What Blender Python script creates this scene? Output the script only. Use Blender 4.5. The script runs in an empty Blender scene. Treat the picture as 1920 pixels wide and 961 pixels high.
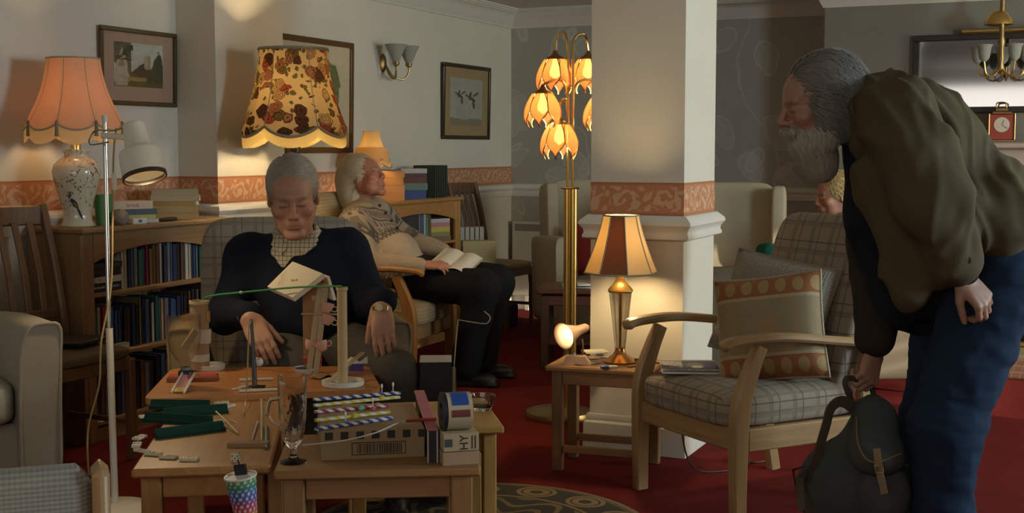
import bpy, math, random
import numpy as np
from mathutils import Vector, Matrix

# ---------------------------------------------------------------- camera, world, lights, exposure
sc = bpy.context.scene
FPX, CAMH, YAW, HORIZON = 2400.0, 1.30, math.radians(24.5), 279.0
PITCH = math.atan((480.5 - HORIZON) / FPX)
cd = bpy.data.cameras.new('camera'); cam = bpy.data.objects.new('camera', cd)
sc.collection.objects.link(cam); sc.camera = cam
cd.sensor_width = 36.0; cd.lens = FPX * 36.0 / 1920.0; cd.clip_start = 0.05
cam.location = (0, 0, CAMH); cam.rotation_euler = (math.pi / 2 - PITCH, 0, YAW)

wd = bpy.data.worlds.new('world'); sc.world = wd; wd.use_nodes = True
wd.node_tree.nodes['Background'].inputs[0].default_value = (1.0, 0.95, 0.80, 1)
wd.node_tree.nodes['Background'].inputs[1].default_value = 0.205

def lamp(name, kind, loc, energy, color, size=0.03, size_y=None, rot=(0, 0, 0), spot=None):
    l = bpy.data.lights.new(name, kind); l.energy = energy; l.color = color
    if kind == 'AREA':
        l.shape = 'RECTANGLE'; l.size = size; l.size_y = size_y or size
    elif kind == 'SUN':
        l.angle = math.radians(size)
    else:
        l.shadow_soft_size = size
        if spot: l.spot_size = math.radians(spot); l.spot_blend = .4
    o = bpy.data.objects.new(name, l); sc.collection.objects.link(o)
    o.location = loc; o.rotation_euler = rot
    return o

# daylight that enters through the two windows of the right-hand wall, plus an added fill lamp behind the camera
lamp('window_daylight', 'AREA', (3.13, 4.36, 1.72), 92, (0.72, 0.90, 1.0), 0.8, 1.0, (0, math.radians(90), 0))
lamp('far_window_daylight', 'AREA', (3.08, 6.95, 1.40), 80, (1.0, 0.93, 0.70), 2.0, 1.5, (0, math.radians(90), 0))
lamp('rear_fill_light', 'AREA', (-0.6, -1.12, 1.62), 25, (1.0, 0.93, 0.78), 3.0, 1.1, (math.radians(90), 0, 0))
sun = lamp('sun', 'SUN', (4, 7, 4), 7.5, (1.0, 0.86, 0.66), 1.0)
sun.rotation_euler = Vector((-0.94, 0.19, -0.255)).to_track_quat('-Z', 'Y').to_euler()
vs = sc.view_settings
vs.view_transform = 'Standard'; vs.look = 'None'; vs.exposure = 0.1; vs.gamma = 1.0; vs.use_curve_mapping = False
sc.cycles.max_bounces = 8; sc.cycles.transparent_max_bounces = 12
sc.cycles.caustics_reflective = False; sc.cycles.caustics_refractive = False
sc.cycles.sample_clamp_indirect = 3.0

# ---------------------------------------------------------------- points of the room
cp, sp, ca, sa = math.cos(PITCH), math.sin(PITCH), math.cos(YAW), math.sin(YAW)
FW = np.array([-sa * cp, ca * cp, -sp]); RT = np.array([ca, sa, 0.0]); UP = np.cross(RT, FW)
CAM = np.array([0, 0, CAMH])
def ray(x, y): return FW + RT * (x - 960) / FPX - UP * (y - 480.5) / FPX
def at(x, y, d): return CAM + ray(x, y) * d
def gz(x, y, z=0.0):
    r = ray(x, y); return CAM + r * ((z - CAMH) / r[2])
def wx(x, y, X):
    r = ray(x, y); return CAM + r * (X / r[0])
def wy(x, y, Y):
    r = ray(x, y); return CAM + r * (Y / r[1])
def local_of(root, rz=YAW):
    c, s = math.cos(rz), math.sin(rz)
    def J(x, y, d):
        p = at(x, y, d) - np.array([root[0], root[1], root[2] if len(root) > 2 else 0.0])
        return np.array([p[0] * c + p[1] * s, -p[0] * s + p[1] * c, p[2]])
    return J

# ---------------------------------------------------------------- mesh helpers
class G:
    def __init__(s): s.v = []; s.f = []; s.m = []
    def add(s, v, f, mi=0):
        n = len(s.v); s.v.extend([tuple(map(float, p)) for p in v]); s.f.extend([tuple(i + n for i in q) for q in f]); s.m.extend([mi] * len(f)); return s
    def g(s, o, M=None, mi=None):
        v = o.v
        if M is not None: v = [tuple(M @ Vector(p)) for p in v]
        n = len(s.v); s.v.extend(v); s.f.extend([tuple(i + n for i in q) for q in o.f]); s.m.extend(o.m if mi is None else [mi] * len(o.f)); return s
    def xf(s, M): s.v = [tuple(M @ Vector(p)) for p in s.v]; return s

def T(x=0, y=0, z=0): return Matrix.Translation((x, y, z))
def RX(a): return Matrix.Rotation(math.radians(a), 4, 'X')
def RY(a): return Matrix.Rotation(math.radians(a), 4, 'Y')
def RZ(a): return Matrix.Rotation(math.radians(a), 4, 'Z')
def SC(x, y, z): return Matrix.Diagonal((x, y, z, 1))

def box(sx, sy, sz, b=0.0, c=(0, 0, 0), M=None):
    """chamfered box centred on c"""
    g = G(); hx, hy, hz = sx / 2, sy / 2, sz / 2
    b = min(b, hx * .95, hy * .95, hz * .95)
    if b <= 0:
        v = [(x, y, z) for x in (-hx, hx) for y in (-hy, hy) for z in (-hz, hz)]
        f = [(0, 1, 3, 2), (4, 6, 7, 5), (0, 4, 5, 1), (2, 3, 7, 6), (0, 2, 6, 4), (1, 5, 7, 3)]
    else:
        v = []; idx = {}
        for x in (-1, 1):
            for y in (-1, 1):
                for z in (-1, 1):
                    for k in range(3):
                        p = [x * hx, y * hy, z * hz]
                        for j in range(3):
                            if j != k: p[j] -= (x, y, z)[j] * b
                        idx[(x, y, z, k)] = len(v); v.append(tuple(p))
        f = []
        for k in range(3):
            o = [j for j in range(3) if j != k]
            for s in (-1, 1):
                q = []
                for (p, r) in ((-1, -1), (1, -1), (1, 1), (-1, 1)):
                    t = [0, 0, 0]; t[k] = s; t[o[0]] = p; t[o[1]] = r; q.append(idx[(*t, k)])
                f.append(tuple(q))
        for k in range(3):
            o = [j for j in range(3) if j != k]
            for p in (-1, 1):
                for r in (-1, 1):
                    t = [0, 0, 0]; t[o[0]] = p; t[o[1]] = r
                    t0 = list(t); t0[k] = -1; t1 = list(t); t1[k] = 1
                    f.append((idx[(*t0, o[0])], idx[(*t1, o[0])], idx[(*t1, o[1])], idx[(*t0, o[1])]))
        for x in (-1, 1):
            for y in (-1, 1):
                for z in (-1, 1): f.append(tuple(idx[(x, y, z, k)] for k in range(3)))
    g.add(v, f)
    g.xf(T(*c)) if M is None else g.xf(M @ T(*c))
    return g

def bx(x0, x1, y0, y1, z0, z1, b=0.0):
    return box(x1 - x0, y1 - y0, z1 - z0, b, ((x0 + x1) / 2, (y0 + y1) / 2, (z0 + z1) / 2))

def sweep(path, sec, scales=None, up=(0, 0, 1), closed=False, cap=True):
    """sec: 2D outline (u sideways, w along the up side); swept along path"""
    P = [np.array(p, float) for p in path]; n = len(P); g = G(); V = []; up = np.array(up, float)
    prev = None
    for i in range(n):
        if closed: t = P[(i + 1) % n] - P[i - 1]
        else: t = P[min(i + 1, n - 1)] - P[max(i - 1, 0)]
        t = t / (np.linalg.norm(t) + 1e-9)
        if prev is None:
            u = up if abs(t @ up) < .95 else np.array([1.0, 0, 0])
        else: u = prev
        w = u - t * (u @ t); w /= np.linalg.norm(w) + 1e-9
        prev = w; s = np.cross(t, w)
        k = scales[i] if scales is not None else 1.0
        ku, kw = (k if isinstance(k, (tuple, list)) else (k, k))
        for (a, b) in sec: V.append(P[i] + s * a * ku + w * b * kw)
    m = len(sec); F = []
    for i in range(n if closed else n - 1):
        i2 = (i + 1) % n
        for j in range(m):
            F.append((i * m + j, i * m + (j + 1) % m, i2 * m + (j + 1) % m, i2 * m + j))
    if cap and not closed:
        F.append(tuple(range(m - 1, -1, -1))); F.append(tuple((n - 1) * m + j for j in range(m)))
    return g.add(V, F)

def circ(r, n=10, ry=None): return [(r * math.cos(2 * math.pi * i / n), (ry or r) * math.sin(2 * math.pi * i / n)) for i in range(n)]
def rrect(w, h, b=.004):
    a, c = w / 2, h / 2
    return [(a, -c + b), (a, c - b), (a - b, c), (-a + b, c), (-a, c - b), (-a, -c + b), (-a + b, -c), (a - b, -c)]
def tube(path, r, n=8, **k):
    if isinstance(r, (list, tuple)): return sweep(path, circ(1, n), list(r), **k)
    return sweep(path, circ(r, n), **k)
def bez(pts, n=20):
    """Catmull-Rom through pts"""
    P = [np.array(p, float) for p in pts]; P = [2 * P[0] - P[1]] + P + [2 * P[-1] - P[-2]]; out = []
    segs = len(P) - 3; per = max(2, n // segs)
    for i in range(segs):
        a, b, c, d = P[i:i + 4]
        for j in range(per):
            t = j / per
            out.append(.5 * ((2 * b) + (c - a) * t + (2 * a - 5 * b + 4 * c - d) * t * t + (3 * b - a - 3 * c + d) * t ** 3))
    out.append(P[-2]); return out

def lathe(prof, n=32, cap=True, wob=None, a0=0.0):
    g = G(); V = []; F = []; m = len(prof)
    for i in range(n):
        a = 2 * math.pi * i / n + a0
        for (r, z) in prof:
            if wob: r, z = wob(r, z, a)
            V.append((r * math.cos(a), r * math.sin(a), z))
    for i in range(n):
        k = (i + 1) % n
        for j in range(m - 1): F.append((i * m + j, k * m + j, k * m + j + 1, i * m + j + 1))
    if cap:
        if prof[0][0] > 1e-5: F.append(tuple(i * m for i in range(n - 1, -1, -1)))
        if prof[-1][0] > 1e-5: F.append(tuple(i * m + m - 1 for i in range(n)))
    return g.add(V, F)

def prism(out, z0, z1):
    g = G(); n = len(out)
    V = [(x, y, z0) for x, y in out] + [(x, y, z1) for x, y in out]
    F = [tuple(range(n - 1, -1, -1)), tuple(range(n, 2 * n))] + [(i, (i + 1) % n, n + (i + 1) % n, n + i) for i in range(n)]
    return g.add(V, F)

def surf(fn, nu, nv, wrap=False):
    g = G(); V = [fn(i / (nu if wrap else nu - 1), j / (nv - 1)) for i in range(nu) for j in range(nv)]; F = []
    for i in range(nu if wrap else nu - 1):
        k = (i + 1) % nu
        for j in range(nv - 1): F.append((i * nv + j, k * nv + j, k * nv + j + 1, i * nv + j + 1))
    return g.add(V, F)

def shell(fn, nu, nv, th, wrap=False):
    """a surface with thickness th(normal offset)"""
    A = surf(fn, nu, nv, wrap); V = np.array(A.v).reshape(nu, nv, 3)
    du = np.roll(V, -1, 0) - np.roll(V, 1, 0)
    if not wrap: du[0] = V[1] - V[0]; du[-1] = V[-1] - V[-2]
    dv = np.gradient(V, axis=1); N = np.cross(du, dv); N /= np.linalg.norm(N, axis=2, keepdims=True) + 1e-9
    g = G(); g.add((V + N * th / 2).reshape(-1, 3), A.f); g.add((V - N * th / 2).reshape(-1, 3), [q[::-1] for q in A.f])
    n = nu * nv
    for i in range(nu if wrap else nu - 1):
        k = (i + 1) % nu
        for j, fl in ((0, 0), (nv - 1, 1)):
            q = (i * nv + j, k * nv + j, n + k * nv + j, n + i * nv + j); g.f.append(q if fl else q[::-1]); g.m.append(0)
    if not wrap:
        for i, fl in ((0, 1), (nu - 1, 0)):
            for j in range(nv - 1):
                q = (i * nv + j, i * nv + j + 1, n + i * nv + j + 1, n + i * nv + j); g.f.append(q[::-1] if fl else q); g.m.append(0)
    return g

def pillow(w, h, t, n=14, pinch=.35, p=.42):
    """a stuffed square cushion in the xz plane, thickness along y"""
    def f(sgn):
        def q(u, v):
            a, b = 2 * u - 1, 2 * v - 1
            k = max(0, (1 - a ** 4) * (1 - b ** 4)) ** p
            cx = a * (1 - .07 * (1 - b * b) * pinch * 2); cz = b * (1 - .07 * (1 - a * a) * pinch * 2)
            return (cx * w / 2, sgn * (t / 2 * k + .0015), cz * h / 2)
        return q
    g = G(); g.g(surf(f(-1), n, n)); B = surf(f(1), n, n); B.f = [q[::-1] for q in B.f]; g.g(B)
    return g

def text_geo(s, size, depth=0.0006):
    cu = bpy.data.curves.new('t', 'FONT'); cu.body = s; cu.size = size; cu.align_x = 'CENTER'; cu.align_y = 'CENTER'; cu.resolution_u = 2
    cu.extrude = depth
    o = bpy.data.objects.new('t', cu); me = o.to_mesh(); g = G()
    g.add([tuple(v.co) for v in me.vertices], [tuple(p.vertices) for p in me.polygons]); o.to_mesh_clear()
    bpy.data.objects.remove(o); bpy.data.curves.remove(cu); return g

def mesh(name, g, smooth=None):
    me = bpy.data.meshes.new(name); me.from_pydata(g.v, [], g.f); me.validate(); me.update()
    if any(g.m) and len(me.polygons) == len(g.m): me.polygons.foreach_set('material_index', g.m)
    if smooth is not None and smooth > 0:
        me.polygons.foreach_set('use_smooth', [True] * len(me.polygons))
        if smooth < 170: me.set_sharp_from_angle(angle=math.radians(smooth))
    return me

def put(name, g, mat, parent=None, loc=None, rot=None, smooth=40, label=None, cat=None, group=None, kind=None, sub=0, solid=0):
    me = g if isinstance(g, bpy.types.Mesh) else mesh(name, g, smooth)
    for m in (mat if isinstance(mat, (list, tuple)) else [mat]):
        if m and not (isinstance(g, bpy.types.Mesh) and len(me.materials)): me.materials.append(m)
    o = bpy.data.objects.new(name, me); sc.collection.objects.link(o)
    if parent is not None: o.parent = parent
    if loc is not None: o.location = tuple(loc)
    if rot is not None: o.rotation_euler = (rot if isinstance(rot, (tuple, list)) else (0, 0, rot))
    if sub:
        md = o.modifiers.new('sub', 'SUBSURF'); md.levels = sub; md.render_levels = sub
    if label: o['label'] = label
    if cat: o['category'] = cat
    if group: o['group'] = group
    if kind: o['kind'] = kind
    return o

def thing(name, label, cat, loc, rz=0.0, group=None):
    o = bpy.data.objects.new(name, None); sc.collection.objects.link(o)
    o.empty_display_size = .05; o.location = tuple(loc)
    o.rotation_euler = rz if isinstance(rz, (tuple, list)) else (0, 0, rz)
    o['label'] = label; o['category'] = cat
    if group: o['group'] = group
    return o

def col_attr(me, cols, name='Col'):
    a = me.color_attributes.new(name, 'FLOAT_COLOR', 'POINT')
    c = np.ones((len(me.vertices), 4), np.float32); c[:, :3] = cols
    a.data.foreach_set('color', c.ravel())

def lin(c):
    c = np.asarray(c, float) / 255.0 if np.max(c) > 1.001 else np.asarray(c, float)
    return tuple(np.where(c <= .04045, c / 12.92, ((c + .055) / 1.055) ** 2.4))

def painted(w, h, nx, ny, fn):
    """flat print in the xz plane (faces -y): fn(U,V)->rgb arrays, U right, V up, 0..1"""
    U, V = np.meshgrid(np.linspace(0, 1, nx), np.linspace(0, 1, ny), indexing='ij')
    C = np.clip(np.stack(fn(U, V), -1), 0, 1)
    g = G(); g.add([((u - .5) * w, 0, (v - .5) * h) for u, v in zip(U.ravel(), V.ravel())],
                   [(i * ny + j, (i + 1) * ny + j, (i + 1) * ny + j + 1, i * ny + j + 1) for i in range(nx - 1) for j in range(ny - 1)])
    me = mesh('print', g, 0); col_attr(me, C.reshape(-1, 3)); return me

def vnoise(P, scale=1.0, seed=0):
    """smooth value noise -1..1 of points P (n,3)"""
    Q = P * scale; I = np.floor(Q).astype(np.int64); Fr = Q - I; Fr = Fr * Fr * (3 - 2 * Fr)
    def h(i, j, k):
        n = (i * 374761393 + j * 668265263 + k * 2147483647 + seed * 1274126177) & 0xffffffff
        n = ((n ^ (n >> 13)) * 1274126177) & 0xffffffff
        return ((n ^ (n >> 16)) & 0xffff) / 32767.5 - 1
    r = 0
    for a in (0, 1):
        for b in (0, 1):
            for c in (0, 1):
                w = (Fr[:, 0] if a else 1 - Fr[:, 0]) * (Fr[:, 1] if b else 1 - Fr[:, 1]) * (Fr[:, 2] if c else 1 - Fr[:, 2])
                r = r + w * h(I[:, 0] + a, I[:, 1] + b, I[:, 2] + c)
    return r

# ---------------------------------------------------------------- signed-distance bodies -> one continuous mesh
def cone(a, b, ra, rb=None, k=.03): return ('c', np.array(a, float), np.array(b, float), ra, ra if rb is None else rb, k)
def ell(c, r, R=None, k=.03): return ('e', np.array(c, float), np.array(r, float), None if R is None else np.array(R, float), k)
def slab(c, r, R=None, k=.01, rd=.01): return ('b', np.array(c, float), np.array(r, float), None if R is None else np.array(R, float), k, rd)
def cut(p): return ('-', p)
def chain(pts, rad, k=.03): return [cone(pts[i], pts[i + 1], rad[i], rad[i + 1], k) for i in range(len(pts) - 1)]

def _bb(p):
    if p[0] == '-': return _bb(p[1])
    if p[0] == 'c':
        r = max(p[3], p[4]); return np.minimum(p[1], p[2]) - r, np.maximum(p[1], p[2]) + r
    m = p[2].max() * (1.75 if p[0] == 'b' else 1.0); return p[1] - m, p[1] + m
def _sd(p, X, Y, Z):
    if p[0] == 'c':
        a, b, ra, rb = p[1:5]; d = b - a; L = d @ d + 1e-12
        px, py, pz = X - a[0], Y - a[1], Z - a[2]
        t = np.clip((px * d[0] + py * d[1] + pz * d[2]) / L, 0, 1)
        return np.sqrt((px - t * d[0]) ** 2 + (py - t * d[1]) ** 2 + (pz - t * d[2]) ** 2) - (ra + (rb - ra) * t)
    c, r, R = p[1:4]; px, py, pz = X - c[0], Y - c[1], Z - c[2]
    if R is not None:
        px, py, pz = (px * R[0, 0] + py * R[1, 0] + pz * R[2, 0], px * R[0, 1] + py * R[1, 1] + pz * R[2, 1], px * R[0, 2] + py * R[1, 2] + pz * R[2, 2])
    if p[0] == 'e':
        k0 = np.sqrt((px / r[0]) ** 2 + (py / r[1]) ** 2 + (pz / r[2]) ** 2)
        k1 = np.sqrt((px / r[0] ** 2) ** 2 + (py / r[1] ** 2) ** 2 + (pz / r[2] ** 2) ** 2) + 1e-9
        return k0 * (k0 - 1) / k1
    rd = p[5]; qx, qy, qz = np.abs(px) - r[0] + rd, np.abs(py) - r[1] + rd, np.abs(pz) - r[2] + rd
    return np.sqrt(np.maximum(qx, 0) ** 2 + np.maximum(qy, 0) ** 2 + np.maximum(qz, 0) ** 2) + np.minimum(np.maximum(qx, np.maximum(qy, qz)), 0) - rd

def sdf_mesh(prims, h, lo=None, hi=None, grow=0.0, smooth=1):
    pos = [p for p in prims if p[0] != '-']
    if lo is None:
        B = [_bb(p) for p in pos]; lo = np.min([b[0] for b in B], 0) - grow - 3 * h; hi = np.max([b[1] for b in B], 0) + grow + 3 * h
    lo = np.array(lo, float); hi = np.array(hi, float)
    n = np.ceil((hi - lo) / h).astype(int) + 1
    F = np.full(n, .5, np.float32); ax = [lo[i] + h * np.arange(n[i]) for i in range(3)]
    for p in prims:
        neg = p[0] == '-'; q = p[1] if neg else p; k = max(q[5] if q[0] == 'c' else q[4], 1e-4)
        a, b = _bb(q); m = k + 3 * h + abs(grow)
        i0 = np.clip(np.floor((a - m - lo) / h).astype(int), 0, n); i1 = np.clip(np.ceil((b + m - lo) / h).astype(int) + 1, 0, n)
        if np.any(i1 <= i0): continue
        s = tuple(slice(i0[i], i1[i]) for i in range(3))
        X = ax[0][s[0]][:, None, None]; Y = ax[1][s[1]][None, :, None]; Z = ax[2][s[2]][None, None, :]
        d = _sd(q, X, Y, Z); f = F[s]
        if neg:
            d = -d; t = np.clip(.5 - .5 * (f - d) / k, 0, 1); F[s] = f * (1 - t) + d * t + k * t * (1 - t)
        else:
            d = d - grow; t = np.clip(.5 + .5 * (f - d) / k, 0, 1); F[s] = f * (1 - t) + d * t - k * t * (1 - t)
    return nets(F, lo, h, smooth)

def nets(F, lo, h, smooth=1):
    S = F < 0; nx, ny, nz = F.shape
    acc = np.zeros((nx - 1, ny - 1, nz - 1, 3), np.float32); cnt = np.zeros((nx - 1, ny - 1, nz - 1), np.float32)
    for axis in range(3):
        A = np.moveaxis(F, axis, 0); a, b = A[:-1], A[1:]; cross = (a < 0) != (b < 0)
        t = np.where(cross, a / (a - b + 1e-12), 0)
        for d1 in (0, 1):
            for d2 in (0, 1):
                c_ = np.moveaxis(acc, axis, 0); n_ = np.moveaxis(cnt, axis, 0)
                sl = (slice(None), slice(d1, d1 + c_.shape[1]), slice(d2, d2 + c_.shape[2]))
                cr = cross[sl]; tt = t[sl]; o = [i for i in range(3) if i != axis]
                c_[..., axis] += np.where(cr, tt, 0); c_[..., o[0]] += np.where(cr, d1, 0); c_[..., o[1]] += np.where(cr, d2, 0)
                n_ += cr
    act = cnt > 0; idx = -np.ones(act.shape, np.int64); idx[act] = np.arange(act.sum())
    C = np.argwhere(act); V = (C + acc[act] / cnt[act][:, None]) * h + lo
    faces = []
    for axis in range(3):
        A = np.moveaxis(S, axis, 0); I = np.moveaxis(idx, axis, 0); cr = A[:-1] != A[1:]; cr = cr[:, 1:-1, 1:-1]
        q = np.argwhere(cr)
        if not len(q): continue
        i, j, k = q[:, 0], q[:, 1] + 1, q[:, 2] + 1
        quad = np.stack([I[i, j - 1, k - 1], I[i, j, k - 1], I[i, j, k], I[i, j - 1, k]], 1)
        fl = A[:-1][i, j, k] != (axis == 1)
        quad[~fl] = quad[~fl][:, ::-1]; faces.append(quad)
    Q = np.concatenate(faces) if faces else np.zeros((0, 4), int); Q = Q[(Q >= 0).all(1)]
    for _ in range(smooth):
        s = np.zeros_like(V); c = np.zeros(len(V))
        for a in range(4):
            for b in (1, 3): np.add.at(s, Q[:, a], V[Q[:, (a + b) % 4]]); np.add.at(c, Q[:, a], 1)
        m = c > 0; V[m] = V[m] * .5 + .5 * s[m] / c[m][:, None]
    return V, Q

def vnormals(V, Q):
    n = np.cross(V[Q[:, 2]] - V[Q[:, 0]], V[Q[:, 3]] - V[Q[:, 1]]); N = np.zeros_like(V)
    for a in range(4): np.add.at(N, Q[:, a], n)
    return N / (np.linalg.norm(N, axis=1, keepdims=True) + 1e-12)

def wrinkle(V, Q, amp, scale, axis=None, seed=0):
    """ridged folds: noise stretched along axis (list of (origin, dir) ignored) pushed along the normals"""
    N = vnormals(V, Q); P = V * (1 if axis is None else np.array(axis))
    a = vnoise(P, scale, seed); b = vnoise(P + 7.3, scale * 2.1, seed + 3)
    r = (1 - 2 * np.abs(a)) * .7 + .5 * b
    return V + N * (amp * r)[:, None]

def lap(V, Q, n=1):
    for _ in range(n):
        s = np.zeros_like(V); c = np.zeros(len(V))
        for a in range(4):
            for b_ in (1, 3): np.add.at(s, Q[:, a], V[Q[:, (a + b_) % 4]]); np.add.at(c, Q[:, a], 1)
        m = c > 0; V = V.copy(); V[m] = V[m] * .5 + .5 * s[m] / c[m][:, None]
    return V

def np_mesh(name, blocks, cols=None):
    """blocks: list of (V,Q) joined into one mesh"""
    Vs, Qs, n = [], [], 0
    for V, Q in blocks: Vs.append(V); Qs.append(Q + n); n += len(V)
    V = np.concatenate(Vs); Q = np.concatenate(Qs); me = bpy.data.meshes.new(name)
    me.vertices.add(len(V)); me.vertices.foreach_set('co', V.astype(np.float32).ravel())
    me.loops.add(len(Q) * 4); me.loops.foreach_set('vertex_index', Q.astype(np.int32).ravel())
    me.polygons.add(len(Q)); me.polygons.foreach_set('loop_start', np.arange(0, len(Q) * 4, 4, dtype=np.int32))
    me.polygons.foreach_set('use_smooth', [True] * len(Q))
    me.update(); me.validate()
    if cols is not None and len(me.vertices) == len(V): col_attr(me, cols(V))
    return me

# ---------------------------------------------------------------- materials
class X:
    """a shader socket with arithmetic"""
    def __init__(s, t, o): s.t = t; s.o = o
    def _b(s, op, b=None, c=None, rev=False):
        n = s.t.nodes.new('ShaderNodeMath'); n.operation = op
        args = [s, b, c]
        if rev: args = [b, s, c]
        for i, a in enumerate(args):
            if a is None: continue
            if isinstance(a, X): s.t.links.new(a.o, n.inputs[i])
            else: n.inputs[i].default_value = a
        return X(s.t, n.outputs[0])
    def __add__(s, b): return s._b('ADD', b)
    __radd__ = __add__
    def __sub__(s, b): return s._b('SUBTRACT', b)
    def __rsub__(s, b): return s._b('SUBTRACT', b, rev=True)
    def __mul__(s, b): return s._b('MULTIPLY', b)
    __rmul__ = __mul__
    def __truediv__(s, b): return s._b('DIVIDE', b)
    def gt(s, b): return s._b('GREATER_THAN', b)
    def lt(s, b): return s._b('LESS_THAN', b)
    def max(s, b): return s._b('MAXIMUM', b)
    def min(s, b): return s._b('MINIMUM', b)
    def abs(s): return s._b('ABSOLUTE')
    def fract(s): return s._b('FRACT')
    def floor(s): return s._b('FLOOR')
    def sin(s): return s._b('SINE')
    def pow(s, b): return s._b('POWER', b)
    def sqrt(s): return s._b('SQRT')
    def atan2(s, b): return s._b('ARCTAN2', b)
    def clamp(s): return s.max(0.0).min(1.0)

class B:
    def __init__(s, name):
        s.m = bpy.data.materials.new(name); s.m.use_nodes = True; s.t = s.m.node_tree
        s.bs = s.t.nodes['Principled BSDF']; s.out = s.t.nodes['Material Output']; s.tc = s.t.nodes.new('ShaderNodeTexCoord')
    def n(s, k): return s.t.nodes.new(k)
    def link(s, a, i): s.t.links.new(a.o if isinstance(a, X) else a, i)
    def co(s, k='Object'): return X(s.t, s.tc.outputs[k])
    def xyz(s, v=None, k='Object'):
        q = s.n('ShaderNodeSeparateXYZ'); s.link(v or s.co(k), q.inputs[0]); return [X(s.t, o) for o in q.outputs]
    def vec(s, x, y, z):
        q = s.n('ShaderNodeCombineXYZ')
        for i, a in enumerate((x, y, z)):
            if isinstance(a, X): s.link(a, q.inputs[i])
            else: q.inputs[i].default_value = a
        return X(s.t, q.outputs[0])
    def scale(s, v, sx, sy, sz):
        q = s.n('ShaderNodeMapping'); s.link(v, q.inputs[0]); q.inputs['Scale'].default_value = (sx, sy, sz); return X(s.t, q.outputs[0])
    def noise(s, v=None, scale=5, detail=3, rough=.5, dist=0, out=0):
        q = s.n('ShaderNodeTexNoise'); s.link(v or s.co(), q.inputs['Vector']); q.inputs['Scale'].default_value = scale
        q.inputs['Detail'].default_value = detail; q.inputs['Roughness'].default_value = rough; q.inputs['Distortion'].default_value = dist
        return X(s.t, q.outputs[out])
    def voro(s, v=None, scale=5, out='Distance', feature='F1', rnd=1.0):
        q = s.n('ShaderNodeTexVoronoi'); s.link(v or s.co(), q.inputs['Vector']); q.inputs['Scale'].default_value = scale
        q.feature = feature; q.inputs['Randomness'].default_value = rnd; return X(s.t, q.outputs[out])
    def ramp(s, f, stops, interp='LINEAR'):
        q = s.n('ShaderNodeValToRGB'); s.link(f, q.inputs[0]); e = q.color_ramp.elements; q.color_ramp.interpolation = interp
        while len(e) < len(stops): e.new(.5)
        for i, (p, c) in enumerate(stops): e[i].position = p; e[i].color = (*c, 1)
        return X(s.t, q.outputs[0])
    def mix(s, a, b, f, mode='MIX'):
        q = s.n('ShaderNodeMix'); q.data_type = 'RGBA'; q.blend_type = mode
        for i, v in ((6, a), (7, b)):
            if isinstance(v, X): s.link(v, q.inputs[i])
            else: q.inputs[i].default_value = (*v, 1)
        if isinstance(f, X): s.link(f, q.inputs[0])
        else: q.inputs[0].default_value = f
        return X(s.t, q.outputs[2])
    def attr(s, name='Col'):
        q = s.n('ShaderNodeAttribute'); q.attribute_name = name; return X(s.t, q.outputs['Color'])
    def rand(s):
        q = s.n('ShaderNodeObjectInfo'); return X(s.t, q.outputs['Random'])
    def set(s, color=None, rough=None, metal=None, bump=None, strength=.3, dist=.002, **kw):
        for nm, v in (('Base Color', color), ('Roughness', rough), ('Metallic', metal)):
            if v is None: continue
            if isinstance(v, X): s.link(v, s.bs.inputs[nm])
            else: s.bs.inputs[nm].default_value = (*v, 1) if nm == 'Base Color' else v
        for k, v in kw.items():
            i = s.bs.inputs[k.replace('_', ' ')]
            if isinstance(v, X): s.link(v, i)
            else: i.default_value = (*v, 1) if isinstance(v, tuple) and len(v) == 3 and i.type == 'RGBA' else v
        if bump is not None:
            q = s.n('ShaderNodeBump'); q.inputs['Strength'].default_value = strength; q.inputs['Distance'].default_value = dist
            s.link(bump, q.inputs['Height']); s.link(X(s.t, q.outputs[0]), s.bs.inputs['Normal'])
        return s.m

_pl = {}
def plain(name, c, rough=.6, metal=0.0, var=.12, **kw):
    if name in _pl: return _pl[name]
    b = B(name); n = b.noise(scale=14, detail=4)
    d = tuple(max(0, x * (1 - var)) for x in c); u = tuple(min(1, x * (1 + var)) for x in c)
    _pl[name] = b.set(color=b.mix(d, u, n), rough=rough, metal=metal, **kw); return _pl[name]

def wood(name, c1, c2, axis=0, rough=.42, sc_=9):
    if name in _pl: return _pl[name]
    b = B(name); s = [26, 26, 26]; s[axis] = 1.6
    v = b.scale(b.co(), *s); n = b.noise(v, 1.0, 5, .6, 1.2); n2 = b.noise(v, 3.5, 3, .6)
    f = (n * .75 + n2 * .35).clamp()
    _pl[name] = b.set(color=b.ramp(f, [(.3, c2), (.62, c1), (.8, tuple(min(1, x * 1.12) for x in c1))]), rough=rough, bump=f, strength=.12)
    return _pl[name]

def fabric(name, c1, c2, weave=260, rough=.9, rib=None):
    if name in _pl: return _pl[name]
    b = B(name); n = b.noise(scale=weave * .5, detail=2); n2 = b.noise(scale=6, detail=3)
    f = (n * .6 + n2 * .4).clamp()
    _pl[name] = b.set(color=b.mix(c1, c2, f), rough=rough, bump=n, strength=.35, dist=.001, Specular_IOR_Level=.2); return _pl[name]

def masked_lines(b, period, width, off=(0, 0, 0)):
    """lines across each of the three object axes, hidden on faces that look along that axis"""
    P = b.xyz(); N = b.xyz(k='Normal'); out = None
    for p, n, o in zip(P, N, off):
        l = ((p + o) / period).fract().lt(width / period) * (n.abs().lt(.75))
        out = l if out is None else out.max(l)
    return out

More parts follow.
